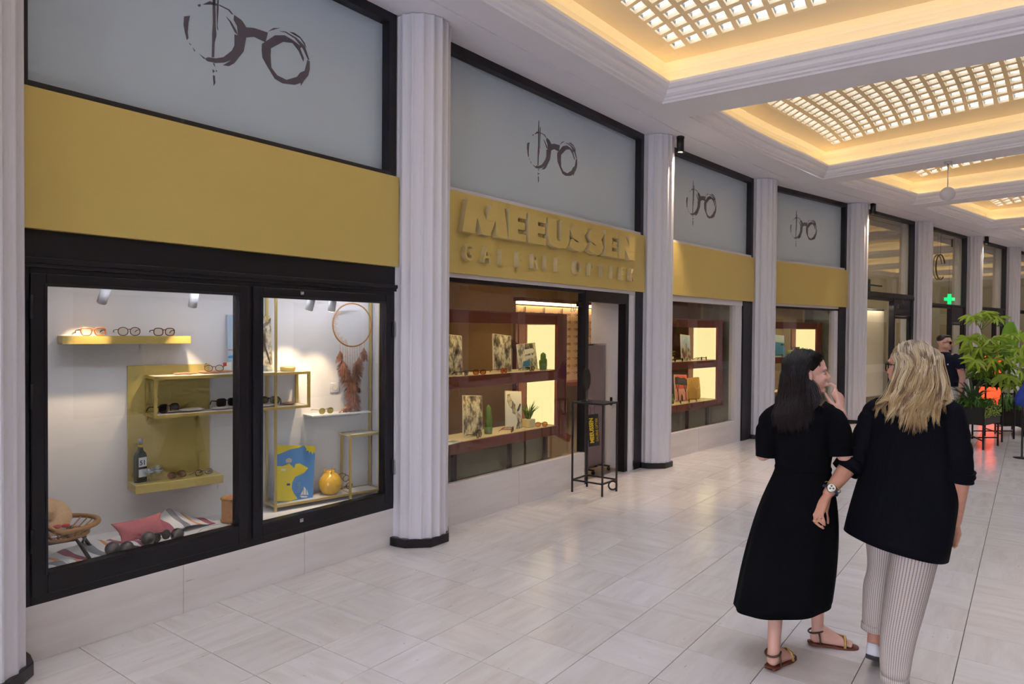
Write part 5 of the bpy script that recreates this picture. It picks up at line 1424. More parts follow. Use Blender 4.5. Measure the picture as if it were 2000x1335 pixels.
me = text_mesh('GALERIE OPTIEK', .040, .0008); mk('lettering', me, 'label_yellow', parent=root, M=T(.052, -.0055, .172) @ Matrix.Rotation(radians(-90), 4, 'Y') @ Matrix.Diagonal((.88, 1, 1, 1)))
b = MB(); b.tube([(-.03, 0, .345), (-.02, 0, .40), (-.05, 0, .475)], .002, 5); b.tube([(.03, 0, .345), (.02, 0, .40), (.04, 0, .475)], .002, 5); mk('cord', b, 'dark_metal', parent=root)
# ------------------------------------------------------------------ people
def skinmat(name, col):
    g = NG(name, rough=0.48, spec=0.35)
    n1 = g.noise(g.tc.outputs['Object'], 18, 3)
    c = rgb(*col); g.color(g.mix(n1, tuple(x*.88 for x in c[:3])+(1,), tuple(min(1, x*1.08) for x in c[:3])+(1,)))
    g.b.inputs['Subsurface Weight'].default_value = 0.12; g.b.inputs['Subsurface Radius'].default_value = (.02, .008, .004); g.b.inputs['Subsurface Scale'].default_value = .5
skinmat('skin_fair', (224, 172, 152)); skinmat('skin_tan', (208, 148, 122)); skinmat('skin_man', (228, 176, 156))
def fabric(name, col, rough=.8, sheen=.15, wr=.25):
    g = NG(name, rough=rough, spec=.12)
    g.b.inputs['Base Color'].default_value = rgb(*col); g.b.inputs['Sheen Weight'].default_value = sheen
    n1 = g.noise(g.mapping(g.tc.outputs['Object'], scale=(9, 9, 2.2)), 1.6, 4); g.bump(n1, wr, .03)
fabric('black_dress', (7, 6, 10), .9, 0); fabric('navy_blazer', (9, 9, 17), .85, .0); fabric('navy_polo', (26, 29, 48)); fabric('white_shorts', (226, 216, 210), wr=.4)
pm('lips', (176, 84, 84), 0.4); pm('eye_white', (176, 160, 152), 0.4); pm('eye_dark', (40, 26, 22), 0.15); pm('brow', (54, 36, 30), 0.8)
pm('sandal_leather', (92, 72, 52), 0.4, metal=0.3); pm('sandal_sole', (120, 62, 44), 0.6); pm('sandal_gold', (206, 170, 96), 0.35, metal=0.6)
pm('sneaker_white', (228, 226, 230), 0.45); pm('sneaker_navy', (26, 28, 50), 0.6); pm('sole_dark', (60, 56, 58), 0.6); pm('watch_steel', (196, 190, 180), 0.25, metal=1.0); pm('watch_dial', (228, 222, 206), 0.4); pm('watch_strap', (46, 58, 84), 0.5)
g = NG('striped_trousers', rough=.85, spec=.2)
uvn = g.node('ShaderNodeUVMap'); uvn.uv_map = 'uv'; sp = g.node('ShaderNodeSeparateXYZ'); g.link(uvn.outputs[0], sp.inputs[0])
f = g.math('FRACT', g.math('MULTIPLY', sp.outputs[0], 44)); line = g.math('LESS_THAN', f, .32)
n1 = g.noise(g.tc.outputs['Object'], 260, 1); dash = g.math('LESS_THAN', g.math('FRACT', g.math('MULTIPLY', sp.outputs[1], 90)), .75)
g.color(g.mix(g.math('MULTIPLY', line, g.math('ADD', g.math('MULTIPLY', dash, .45), .35)), rgb(206, 190, 178), rgb(104, 98, 118)))
n2 = g.noise(g.mapping(g.tc.outputs['Object'], scale=(6, 6, 9)), 1.2, 3); g.bump(n2, .25, .03)
def hairmat(name, rough=.42):
    g = NG(name, rough=rough, spec=.4); at = g.node('ShaderNodeAttribute'); at.attribute_name = 'col'; g.color(at.outputs['Color'])
hairmat('hair', .36)

class PF:
    """frame of a person: x to the viewer's right, y away from the viewer, z up; origin between the feet"""
    def __init__(s, x, y):
        s.a = atan2(x, y); s.M = Matrix.Translation((x, y, 0)) @ Matrix.Rotation(-s.a, 4, 'Z'); s.Mi = s.M.inverted()
        s.o = s.Mi @ EYE; s.R = s.Mi.to_3x3()
    def p(s, u, v, d=0.0):
        e = s.R @ ray(u, v); k = (d-s.o.y)/e.y; return s.o+e*k
    def fl(s, u, v, z=0.0):
        e = s.R @ ray(u, v); k = (z-s.o.z)/e.z; return s.o+e*k
def head(mb, c, fwd, s=1.0, tilt=0.0, ears=True):
    """adds a head around the point between the ears at eye level; returns the head matrix"""
    f = Vector((fwd[0], fwd[1], 0)).normalized(); l = Vector((-f.y, f.x, 0)); u = Vector((0, 0, 1))
    R = Matrix((f, l, u)).transposed()
    R = R @ Matrix.Rotation(tilt, 3, 'Y')
    M = Matrix.Translation(c) @ R.to_4x4() @ Matrix.Scale(s, 4)
    R3 = M.to_3x3()
    E = lambda p, r: mb.ell(M @ Vector(p), r, R3, 20, 14)
    E((-.012, 0, .028), (.096, .074, .088)); E((.030, 0, .040), (.062, .062, .060)); E((.036, 0, -.030), (.058, .058, .070)); E((.028, 0, -.065), (.060, .050, .046))
    E((.074, 0, -.092), (.023, .026, .019)); E((.080, 0, .026), (.018, .050, .016)); E((.086, 0, -.050), (.016, .030, .024))
    for q in (-1, 1):
        E((.062, q*.034, -.026), (.030, .024, .026)); E((.010, q*.052, -.070), (.040, .012, .026))
        if ears: mb.ell(M @ Vector((-.008, q*.080, -.012)), (.019, .010, .033), R3 @ Matrix.Rotation(radians(-12), 3, 'Y') @ Matrix.Rotation(q*radians(-18), 3, 'Z'), 14, 10)
    k = lambda a, b, ra, rb: mb.cap(M @ Vector(a), M @ Vector(b), ra*s, rb*s)
    k((.090, 0, .012), (.112, 0, -.022), .008, .0115); k((.104, -.012, -.028), (.104, .012, -.028), .008, .008)
    k((.094, -.016, -.052), (.094, .016, -.052), .007, .007); k((.091, -.014, -.064), (.091, .014, -.064), .008, .008)
    k((-.030, 0, -.07), (-.052, 0, -.19), .052, .056)
    return M
def face_parts(root, M, brow='brow', closed=False):
    for q in (-1, 1):
        b = MB(); b.ell((.0765, q*.032, .0), (.0095, .0115, .0062), nu=14, nv=10); e = mk('eye', b, 'eye_white', parent=root, M=M)
        b = MB(); b.ell((.0850, q*.032, .0), (.0035, .0055, .0055), nu=12, nv=8); mk('iris', b, 'eye_dark', parent=e)
        b = MB(); b.tube([(.092, q*.014, .022), (.092, q*.030, .028), (.078, q*.050, .022)], [.003, .0035, .0015], 6); mk('eyebrow', b, brow, parent=root, M=M)
    b = MB(); b.ell((.0975, 0, -.0535), (.006, .020, .0045), nu=16, nv=8); b.ell((.0955, 0, -.0625), (.007, .017, .005), nu=16, nv=8); mk('lips', b, 'lips', parent=root, M=M)
def hand(mb, wrist, fingers, rw=.026):
    """palm as a fan of capsules from the wrist to each knuckle, then the finger chains"""
    wrist = Vector(wrist); ks = [Vector(f[0]) for f in fingers[:-1]]
    for kx in ks: mb.cap(wrist.lerp(kx, .08), kx, rw*.62, .0125)
    for a, b in zip(ks[:-1], ks[1:]):
        mb.cap(a, b, .0125, .0125); mb.cap(wrist.lerp(a, .55), wrist.lerp(b, .55), .015, .015)
    th = fingers[-1]; mb.cap(wrist, Vector(th[0]), rw*.7, .014)
    for n_, fg in enumerate(fingers):
        r = .0100 if n_ == len(fingers)-1 else (.0090, .0092, .0088, .0078)[min(n_, 3)]
        for i in range(len(fg)-1): mb.cap(fg[i], fg[i+1], r*(1-.09*i), r*(1-.09*(i+1)))
def ringpts(c, a, b, rot, n=48, rip=None, i=0):
    """horizontal ellipse around c: a sideways, b in depth, rot turns it about the vertical"""
    out = []
    for k in range(n):
        q = 2*pi*k/n; m = 1.0+(rip(q) if rip else 0.0)
        x, y = a*cos(q)*m, b*sin(q)*m
        out.append((c[0]+x*cos(rot)-y*sin(rot), c[1]+x*sin(rot)+y*cos(rot), c[2]))
    return out
def sleeve(mb, pts, rs, n=24, wob=.06, seed=0, cap1=False):
    """cloth tube along a limb with slight folds"""
    R_ = random.Random(seed); pts = [Vector(p) for p in pts]; dense = []; rr = []
    for i in range(len(pts)-1):
        for k in range(8): f_ = k/8; dense.append(pts[i].lerp(pts[i+1], f_)); rr.append(rs[i]*(1-f_)+rs[i+1]*f_)
    dense.append(pts[-1]); rr.append(rs[-1])
    for _ in range(5):
        dense = [dense[0]]+[(dense[i-1]+dense[i]*2+dense[i+1])/4 for i in range(1, len(dense)-1)]+[dense[-1]]
    rings = []; up = None
    for i, p in enumerate(dense):
        t = (dense[min(i+1, len(dense)-1)]-dense[max(i-1, 0)]).normalized()
        a = t.cross(up if up is not None else Vector((0, 1, .1))).normalized(); b_ = a.cross(t); up = b_
        rings.append([p+(a*cos(2*pi*k/n)+b_*sin(2*pi*k/n))*rr[i]*(1+wob*sin(i*1.3+3*sin(2*pi*k/n+seed))*(.4+.6*sin(2*pi*k/n+i*.4))) for k in range(n)])
    mb.loft(rings, cap0=True, cap1=cap1)
def strands(mb, paths, r0, rnd, n=5, jitter=.008, wav=0.0, cols=None, sub=14, wl=1.0, r1=.25):
    """hair strands: every path is a list of 3D control points"""
    for P in paths:
        P = [Vector(p) for p in P]; pts = []; seg = len(P)-1
        j = [Vector((rnd.gauss(0, jitter), rnd.gauss(0, jitter), rnd.gauss(0, jitter*.6))) for _ in P]
        P = [p+q*(i/max(1, seg)) for i, (p, q) in enumerate(zip(P, j))]
        ph = rnd.uniform(0, 6.28); ax = Vector((rnd.gauss(0, 1), rnd.gauss(0, 1), 0)).normalized()
        for k in range(sub):
            s_ = k/(sub-1)*seg; i = min(int(s_), seg-1); f_ = s_-i
            p0, p1, p2, p3 = P[max(i-1, 0)], P[i], P[i+1], P[min(i+2, seg)]
            q = .5*((2*p1)+(p2-p0)*f_+(2*p0-5*p1+4*p2-p3)*f_*f_+(3*p1-p0-3*p2+p3)*f_**3)
            fk = k/(sub-1); q = q+ax*(wav*fk*sin(ph+fk*9*wl)); pts.append(q)
        rs = [r0*(.55+.45*min(1, 4*k/(sub-1)))*(1 if k < sub*.6 else 1-(1-r1)*(k-sub*.6)/(sub*.4)) for k in range(sub)]
        o = len(mb.v); mb.tube(pts, rs, n)
        if cols:
            ca, cb = cols(rnd)
            for k in range(sub):
                fk = k/(sub-1); c = tuple(ca[q]*(1-fk)+cb[q]*fk for q in range(3))+(1,)
                for h in range(n): mb.col[o+k*n+h] = c
def setcol(me, fn):
    at = me.color_attributes.new('col', 'FLOAT_COLOR', 'POINT')
    for i, v in enumerate(me.vertices): at.data[i].color = fn(v.co)
    return me

# ================================================================== dark haired woman in the black dress
W = PF(1.52, 3.65); P = W.p
root = thing('person', 'woman with long dark hair in a black midi dress and sandals, hand at her mouth', 'person', W.M)
sk = MB()
HC = P(1577, 728, .0); HF = (.97, .24)
HM = head(sk, HC, HF, .95)
nb = P(1562, 800, -.03)
sk.cap(HC+Vector((-.03, -.01, -.10)), nb, .05, .055)
sk.ell(P(1562, 835, -.02), (.145, .075, .10)); sk.ell(P(1565, 900, 0), (.115, .08, .13)); sk.ell(P(1560, 990, 0), (.14, .10, .13))
# right arm, bent up to the mouth
S, E_, Wr = P(1624, 818, .0), P(1650, 888, -.03), P(1643, 806, .0)
sk.cap(nb, S, .05, .050); sk.cap(S, E_, .046, .040)
mid = E_.lerp(Wr, .35)+Vector((.006, 0, 0)); sk.cap(E_, mid, .040, .037); sk.cap(mid, Wr, .037, .025)
hand(sk, Wr, [[P(1634, 768, -.004), P(1631, 754, -.008), P(1623, 748, -.006), P(1616, 752, .004)],
              [P(1639, 770, .006), P(1630, 762, -.012), P(1625, 769, -.004), P(1629, 776, .010)],
              [P(1643, 774, .014), P(1634, 769, .0), P(1628, 776, .004), P(1631, 783, .016)],
              [P(1645, 780, .020), P(1637, 776, .010), P(1631, 783, .012), P(1634, 789, .020)],
              [P(1631, 793, -.020), P(1622, 784, -.026), P(1615, 774, -.018), P(1612, 768, -.010)]])
# left arm hangs bent in front of her
S2, E2, W2 = P(1505, 822, .0), P(1490, 886, -.005), P(1520, 880, .22)
sk.cap(nb, S2, .05, .048); sk.cap(S2, E2, .044, .037); sk.cap(E2, W2, .036, .024)
hand(sk, W2, [[P(1530, 884, .28), P(1537, 890, .31), P(1540, 898, .32)], [P(1528, 890, .285), P(1535, 897, .31), P(1537, 905, .315)], [P(1526, 895, .28), P(1532, 902, .30), P(1534, 909, .305)], [P(1523, 899, .275), P(1528, 905, .29), P(1529, 911, .295)], [P(1528, 876, .26), P(1535, 878, .29), P(1540, 882, .30)]])
# legs and feet
h1 = W.fl(1504, 1309); d1 = Vector((.42, .91, 0)).normalized()
h2 = W.fl(1583, 1258); d2 = Vector((.97, .22, 0)).normalized()
def leg(hip, knee, heel, dr, lift, calf=.041):
    an = heel+dr*.035+Vector((0, 0, .085+lift))
    sk.cap(hip, knee, .080, .052); cm = knee.lerp(an, .33)-dr*.012; sk.cap(knee, cm, .050, calf); sk.cap(cm, an, calf, .030)
    hl = heel+dr*.025+Vector((0, 0, .035+lift)); ball = heel+dr*.165+Vector((0, 0, .030)); toe = heel+dr*.215+Vector((0, 0, .024))
    sd = Vector((-dr.y, dr.x, 0))
    sk.cap(an, hl, .030, .029); sk.cap(an+dr*.01, ball, .030, .022); sk.cap(hl, ball+sd*.016, .027, .020); sk.cap(hl, ball-sd*.016, .027, .020); sk.cap(ball+sd*.02, ball-sd*.02, .020, .020)
    for q in range(5):
        o_ = sd*(.030-.0145*q); L_ = (.052, .050, .046, .040, .032)[q]
        sk.cap(ball+o_*.9, ball+o_+dr*L_-Vector((0, 0, .010)), .011, .0085)
leg(P(1540, 985, -.02), P(1522, 1110, -.03), h1, d1, .012); leg(P(1592, 985, .03), P(1603, 1105, .10), h2, d2, .008)
body = remesh(sk, .005, 4)
mk('body', body, 'skin_fair', parent=root)
face_parts(root, HM)
# dress: bodice and skirt in one cloth
b = MB(); rings = []
prof = [(788, 1538, 1592, .05, -.03), (793, 1517, 1612, .075, -.02), (803, 1504, 1628, .095, -.01), (825, 1498, 1634, .115, 0), (850, 1500, 1633, .122, 0), (880, 1508, 1628, .118, 0), (905, 1515, 1622, .108, 0), (918, 1514, 1624, .110, 0), (940, 1504, 1629, .125, 0), (975, 1488, 1636, .142, 0), (1020, 1472, 1639, .155, 0), (1070, 1458, 1637, .168, 0), (1110, 1448, 1634, .200, -.015), (1145, 1441, 1630, .222, -.025), (1178, 1434, 1625, .236, -.03)]
for i, (v, ul, ur, bd, dd) in enumerate(prof):
    a, c = P(ul, v, dd), P(ur, v, dd); ce = (a+c)/2; hw = (c-a).length/2
    amp = 0 if v < 925 else .035*min(1, (v-925)/140)
    def rip(q, amp=amp, v=v): return amp*(sin(9*q+.6*sin(q*2))*.6+sin(5*q+1.0)*.4)
    tl = .16*max(0, (v-1000)/180); rings.append([(x, y, z+tl*(x-ce.x)) for x, y, z in ringpts((ce.x, ce.y, ce.z), hw, bd, .10, 72, rip)])
b.loft(rings); dress = mk('dress', b, 'black_dress', parent=root)
sm = dress.modifiers.new('sub', 'SUBSURF'); sm.levels = 1; sm.render_levels = 1
so = dress.modifiers.new('solid', 'SOLIDIFY'); so.thickness = .004; so.offset = -1
for nm, pts, rs, sd in (('sleeve', [P(1600, 806, -.01), P(1622, 818, -.005), P(1636, 850, -.02), P(1641, 890, -.03)], [.070, .076, .074, .062], 2), ('sleeve', [P(1528, 808, -.01), P(1509, 820, -.005), P(1500, 850, 0), P(1497, 891, 0)], [.066, .068, .066, .054], 4)):
    b = MB(); sleeve(b, pts, rs, seed=sd, wob=.05); mk(nm, b, 'black_dress', parent=dress)
b = MB(); rg = []
for v, k_ in ((908, 1.0), (911, 1.03), (915, 1.03), (918, 1.0)):
    a, c = P(1515, v, 0), P(1623, v, 0); ce = (a+c)/2; rg.append(ringpts((ce.x, ce.y, ce.z), (c-a).length/2*k_*1.012, .110*k_, .10, 48))
b.loft(rg); mk('waistband', b, 'black_dress', parent=dress)
# hair
rnd = random.Random(21)
hv = MB(); R3 = HM.to_3x3()
hv.ell(HM @ Vector((-.022, 0, .042)), (.096, .082, .086), R3); hv.ell(HM @ Vector((.020, 0, .074)), (.060, .066, .050), R3); hv.ell(HM @ Vector((-.058, 0, -.01)), (.062, .074, .080), R3)
for a, c, ra, rb in ((P(1552, 735, -.03), P(1545, 772, -.05), .075, .070), (P(1545, 772, -.05), P(1540, 805, -.07), .070, .058), (P(1530, 780, -.05), P(1528, 810, -.06), .045, .036)): hv.cap(a, c, ra, rb)
hm = remesh(hv, .008, 5); DK = (lin(20), lin(15), lin(16)); setcol(hm, lambda co: DK+(1,))
hair = mk('hair', hm, 'hair', parent=root)
paths = []; clumps = []
for k in range(170):
    ang = rnd.uniform(-pi, pi); t0 = sqrt(rnd.uniform(.01, 1.0))
    if cos(ang)*t0 > .30: continue
    tw = HM @ Vector((-.018+.100*cos(ang)*t0*.95, .088*sin(ang)*t0, .038+.094*sqrt(max(0, 1-t0*t0))))
    f_ = min(1, max(0, .5+(tw.x-HC.x+.055)/.16+rnd.gauss(0, .09)))
    low = P(1505+82*f_, 836+rnd.uniform(-26, 12)-14*abs(f_-.45), -.10-.07*sin(pi*f_)+rnd.uniform(-.012, .02))
    m1_ = P(1526+52*f_, 738, -.045-.09*sin(pi*f_)); m2_ = P(1512+68*f_, 778, -.065-.10*sin(pi*f_)+rnd.uniform(-.01, .006)); m3_ = P(1505+78*f_, 808, -.085-.09*sin(pi*f_)+rnd.uniform(-.01, .01))
    ph = rnd.uniform(0, 6.28); am = rnd.uniform(.005, .016)
    wv = lambda q, am=am, ph=ph: Vector((am*sin(ph+q), am*.6*cos(ph+q), 0))
    clumps.append([tw, tw.lerp(m1_, .5)+Vector((.02*(f_-.5)-.006, -.030, .024)), m1_, m2_+wv(1.6)*.7, m3_+wv(3.8)*1.2, low+wv(6.0)*1.6])
for k in range(5):
    o_ = Vector((rnd.gauss(0, .004), rnd.gauss(0, .008), rnd.gauss(0, .005)))
    clumps.append([HM @ Vector((-.055, -.066, .0))+o_*.5, P(1586, 752, -.08)+o_, P(1593, 770, -.085)+o_, P(1597, 784, -.09)+o_, P(1588, 800, -.10)+o_])
for k in range(46):   # swept back from the hairline, over the ear
    y0 = rnd.uniform(-.066, .05); x0 = .066*sqrt(max(0, 1-(y0/.075)**2))+rnd.uniform(-.03, .006); z0 = .118-.9*max(0, x0-.02)**1.0*.9+rnd.uniform(-.004, .004)
    if y0 < -.045: z0 = rnd.uniform(.02, .085); x0 = .05-.25*abs(z0-.085)
    q_ = rnd.gauss(0, .006)
    clumps.append([HM @ Vector((x0, y0*1.02, z0)), HM @ Vector((x0*.35-.01, -.040+y0*.55, .118-.4*abs(min(0, y0+.01)))), HM @ Vector((-.045+q_, -.084, .052+q_)), P(1571+q_*300, 752, -.088), P(1574+q_*400, 782, -.10), P(1568+q_*500, 818+rnd.uniform(-8, 12), -.11)])
for c in clumps:
    for k in range(20):
        o_ = Vector((rnd.gauss(0, .0065), rnd.gauss(0, .004), rnd.gauss(0, .003)))
        tl_ = rnd.uniform(.55, 1.15)
        paths.append([p+o_*(1.0 if i < len(c)-1 else .35) for i, p in enumerate(c[:-1])]+[c[-2].lerp(c[-1], tl_)+o_*.4])
hs_ = MB()
def dcol(r):
    q = r.random(); a = (lin(16+8*q), lin(12+6*q), lin(13+6*q)); c = (lin(26+30*q), lin(17+17*q), lin(17+15*q)); return a, c
strands(hs_, paths, .0017, rnd, 3, .0015, .003, dcol, 20, 1.0, .1)
for k in range(46):
    pass
mk('hair_strands', hs_, 'hair', parent=hair, fix=False)
# sandals
def sandal(nm, heel, dr, lift, root):
    sd = Vector((-dr.y, dr.x, 0)); rt = thing(nm, None, None); rt.parent = root
    out = []
    for t_, w_ in ((-.012, .020), (.0, .030), (.04, .032), (.09, .031), (.14, .039), (.175, .042), (.21, .039), (.235, .026), (.245, .010)):
        out.append((t_, w_))
    def Q(t_, s_, z): return heel+dr*t_+sd*s_+Vector((0, 0, z+lift*max(0, 1-t_/.16)))
    L_ = [(t_, w_) for t_, w_ in out]; loop = L_+[(t_, -w_) for t_, w_ in reversed(L_)]
    b = MB(); b.loft([[Q(t_, s_, 0) for t_, s_ in loop], [Q(t_, s_, .010) for t_, s_ in loop]], cap0=True, cap1=True, smooth=False, uv=False); mk('sole', b, 'sandal_sole', parent=rt)
    b = MB(); b.loft([[Q(t_, s_*.9, 0.0) for t_, s_ in loop if t_ < .06], [Q(t_, s_*.9, .004) for t_, s_ in loop if t_ < .06]], cap0=True, cap1=True, smooth=False, uv=False); mk('heel_block', b, 'sandal_sole', parent=rt)
    b = MB(); cz = .075; pts = []
    for k in range(20):
        q = 2*pi*k/20; pts.append(Q(.028+.040*cos(q), .036*sin(q), cz+.012*cos(q)))
    b.tube(pts, .005, 6, closed=True); mk('ankle_strap', b, 'sandal_leather', parent=rt)
    for s_ in (-1, 1):
        b = MB(); b.tube([Q(.045, s_*.033, .008), Q(.040, s_*.037, .04), Q(.034, s_*.036, cz)], .0048, 6); mk('side_strap', b, 'sandal_leather', parent=rt)
    b = MB(); b.tube([Q(.165, -.042, .010), Q(.170, -.030, .048), Q(.175, 0, .058), Q(.170, .030, .048), Q(.165, .042, .010)], .008, 6); mk('toe_strap', b, 'sandal_gold', parent=rt)
    b = MB(); b.tube([Q(.175, 0, .058), Q(.12, .0, .072), Q(.065, 0, cz+.014)], .004, 6); mk('centre_strap', b, 'sandal_gold', parent=rt)
    return rt
sandal('sandal', h1, d1, .012, root); sandal('sandal', h2, d2, .008, root)

# ================================================================== blonde woman in the navy blazer
B = PF(1.95, 3.42); P = B.p
root = thing('person', 'blonde woman in a dark navy blazer and striped cropped trousers, seen from behind', 'person', B.M)
sk = MB()
TH = radians(-26)      # torso turned a little to the left
HC = P(1776, 716, .02); HF = (-.86, .51)
HM = head(sk, HC, HF, .97, ears=False)
nb = P(1785, 785, -.01)
sk.cap(HC+Vector((.02, -.02, -.10)), nb, .05, .058)
sk.ell(P(1785, 840, 0), (.150, .085, .12)); sk.ell(P(1780, 930, 0), (.125, .085, .13)); sk.ell(P(1765, 1020, 0), (.15, .10, .12))
Sl, El, Wl = P(1711, 808, .07), P(1670, 893, .03), P(1618, 962, -.10)
sk.cap(nb, Sl, .05, .052); sk.cap(Sl, El, .050, .042)
md = El.lerp(Wl, .38); sk.cap(El, md, .046, .042); sk.cap(md, Wl, .042, .027)
hand(sk, Wl, [[P(1585, 1001, -.120), P(1585, 1018, -.122), P(1590, 1030, -.120), P(1595, 1038, -.116)],
              [P(1592, 1006, -.132), P(1591, 1018, -.142), P(1600, 1026, -.142), P(1608, 1031, -.136)],
              [P(1599, 1005, -.136), P(1599, 1015, -.150), P(1606, 1021, -.150), P(1611, 1025, -.142)],
              [P(1606, 1000, -.136), P(1607, 1009, -.150), P(1610, 1017, -.150), P(1611, 1022, -.142)],
              [P(1613, 995, -.090), P(1615, 1006, -.086), P(1617, 1015, -.088), P(1617, 1021, -.092)]])
Sr, Er, Wrr = P(1858, 812, -.09), P(1878, 905, -.13), P(1866, 1018, -.02)
sk.cap(nb, Sr, .05, .052); sk.cap(Sr, Er, .050, .042); md = Er.lerp(Wrr, .38); sk.cap(Er, md, .043, .040); sk.cap(md, Wrr, .040, .026)
hand(sk, Wrr, [[P(1864, 1048, .03), P(1862, 1058, .045), P(1860, 1066, .055)], [P(1868, 1048, .02), P(1866, 1060, .04), P(1864, 1068, .05)], [P(1871, 1046, .01), P(1869, 1058, .03), P(1867, 1066, .04)], [P(1873, 1042, .0), P(1872, 1052, .015), P(1870, 1059, .025)], [P(1860, 1036, .04), P(1856, 1044, .06), P(1853, 1051, .07)]])
fr = B.fl(1739, 1386); dr = Vector((.10, .995, 0)).normalized()
flt = B.fl(1703, 1309); dl = Vector((.25, .97, 0)).normalized()
def leg2(hip, knee, an):
    sk.cap(hip, knee, .080, .048); cm = knee.lerp(an, .35); sk.cap(knee, cm, .046, .040); sk.cap(cm, an, .040, .034)
ar = fr+dr*.045+Vector((0, 0, .10)); al = flt+dl*.03+Vector((0, 0, .135))
leg2(P(1790, 1040, -.05), P(1766, 1185, -.045), ar); leg2(P(1730, 1030, .06), P(1720, 1128, .10), al)
for an, hl, dv, lf in ((ar, fr, dr, 0), (al, flt, dl, .045)): sk.cap(an, hl+dv*.05+Vector((0, 0, .065+lf)), .034, .030); sk.cap(hl+dv*.05+Vector((0, 0, .058+lf)), hl+dv*.15+Vector((0, 0, .044+lf*.3)), .026, .018)
body = remesh(sk, .005, 4)
mk('body', body, 'skin_tan', parent=root)
face_parts(root, HM)
# blazer
b = MB(); rings = []
pr = [(772, 1752, 1822, .055, -.02), (777, 1722, 1850, .085, -.01), (785, 1708, 1864, .105, 0), (800, 1700, 1874, .125, 0), (830, 1697, 1878, .138, 0), (870, 1693, 1878, .142, 0), (920, 1682, 1876, .140, 0), (960, 1670, 1874, .145, 0), (1000, 1660, 1866, .155, 0), (1030, 1653, 1860, .160, 0), (1062, 1647, 1852, .165, 0)]
for v, ul, ur, bd, dd in pr:
    a, c = P(ul, v, dd), P(ur, v, dd); ce = (a+c)/2; hw = (c-a).length/2
    aa = sqrt(max(.001, (hw*hw-(bd*sin(TH))**2)))/cos(TH)
    def rip(q, v=v): return .012*sin(6*q+v*.01)*(1 if v > 850 else 0)
    tl = .14*max(0, (v-900)/160); rings.append([(x, y, z-tl*(x-ce.x)) for x, y, z in ringpts((ce.x, ce.y, ce.z), aa, bd, TH, 64, rip)])
b.loft(rings); bl_ = mk('blazer', b, 'navy_blazer', parent=root)
sm = bl_.modifiers.new('sub', 'SUBSURF'); sm.levels = 1; sm.render_levels = 1
so = bl_.modifiers.new('solid', 'SOLIDIFY'); so.thickness = .006; so.offset = -1
b = MB(); sleeve(b, [P(1728, 795, .05), P(1711, 806, .07), P(1694, 850, .06), P(1673, 893, .03), P(1656, 914, .01)], [.060, .068, .066, .062, .058], seed=3, wob=.07); mk('sleeve', b, 'navy_blazer', parent=bl_)
b = MB(); sleeve(b, [P(1664, 900, .022), P(1650, 919, -.003)], [.070, .066], seed=5, wob=.05); mk('cuff', b, 'navy_blazer', parent=bl_)
b = MB(); sleeve(b, [P(1842, 797, -.06), P(1857, 808, -.085), P(1866, 850, -.10), P(1875, 905, -.125), P(1874, 932, -.115)], [.056, .062, .060, .056, .054], seed=6, wob=.07); mk('sleeve', b, 'navy_blazer', parent=bl_)
b = MB(); sleeve(b, [P(1877, 918, -.118), P(1874, 938, -.11)], [.061, .058], seed=8, wob=.05); mk('cuff', b, 'navy_blazer', parent=bl_)
b = MB(); b.tube([P(1748, 770, -.03), P(1765, 763, -.09), P(1790, 762, -.105), P(1812, 764, -.09), P(1826, 771, -.03)], .016, 8); mk('collar', b, 'navy_blazer', parent=bl_)
# trousers
tr = None
for nm, rows in (('trouser_leg', [(1035, 1792, 52, -.05, .12), (1075, 1789, 48, -.05, .11), (1130, 1777, 45, -.045, .10), (1190, 1765, 40, -.045, .09), (1250, 1752, 35, 'a', .082), (1300, 1748, 30, 'a', .074), (1328, 1747, 27, 'a', .068)]),
                 ('trouser_leg', [(1025, 1728, 42, .05, .11), (1060, 1724, 34, .06, .10), (1095, 1722, 28, .08, .085), (1120, 1719, 26, .095, .078), (1133, 1716, 29, .09, .082), (1150, 1714, 29, .075, .08), (1190, 1711, 27, .05, .07), (1215, 1709, 26, .035, .064), (1228, 1708, 25, .03, .062)])):
    b = MB(); rings = []
    rows = [(v, u, hw, -.045+(ar.y+.045)*(v-1185)/138 if d == 'a' else d, bd) for v, u, hw, d, bd in rows]
    for v, u, hw, d, bd in rows:
        c = P(u, v, d); e = P(u+hw, v, d); rings.append(ringpts((c.x, c.y, c.z), (e-c).length, bd, 0, 56, lambda q, v=v: .018*sin(4*q+v*.05)))
    b.loft(rings); o = mk(nm, b, 'striped_trousers', parent=root)
    sm = o.modifiers.new('sub', 'SUBSURF'); sm.levels = 1; sm.render_levels = 1
    so = o.modifiers.new('solid', 'SOLIDIFY'); so.thickness = .003; so.offset = -1
    if nm == 'trouser_leg':
        v, u, hw, d, bd = rows[-1]; b = MB(); rg = []
        for dv, k_ in ((-12, 1.0), (-11, 1.06), (0, 1.08), (1, 1.0)):
            c = P(u, v+dv, d); e = P(u+hw, v+dv, d); rg.append(ringpts((c.x, c.y, c.z), (e-c).length*k_, bd*k_, 0, 40))
        b.loft(rg); mk('cuff', b, 'striped_trousers', parent=o)
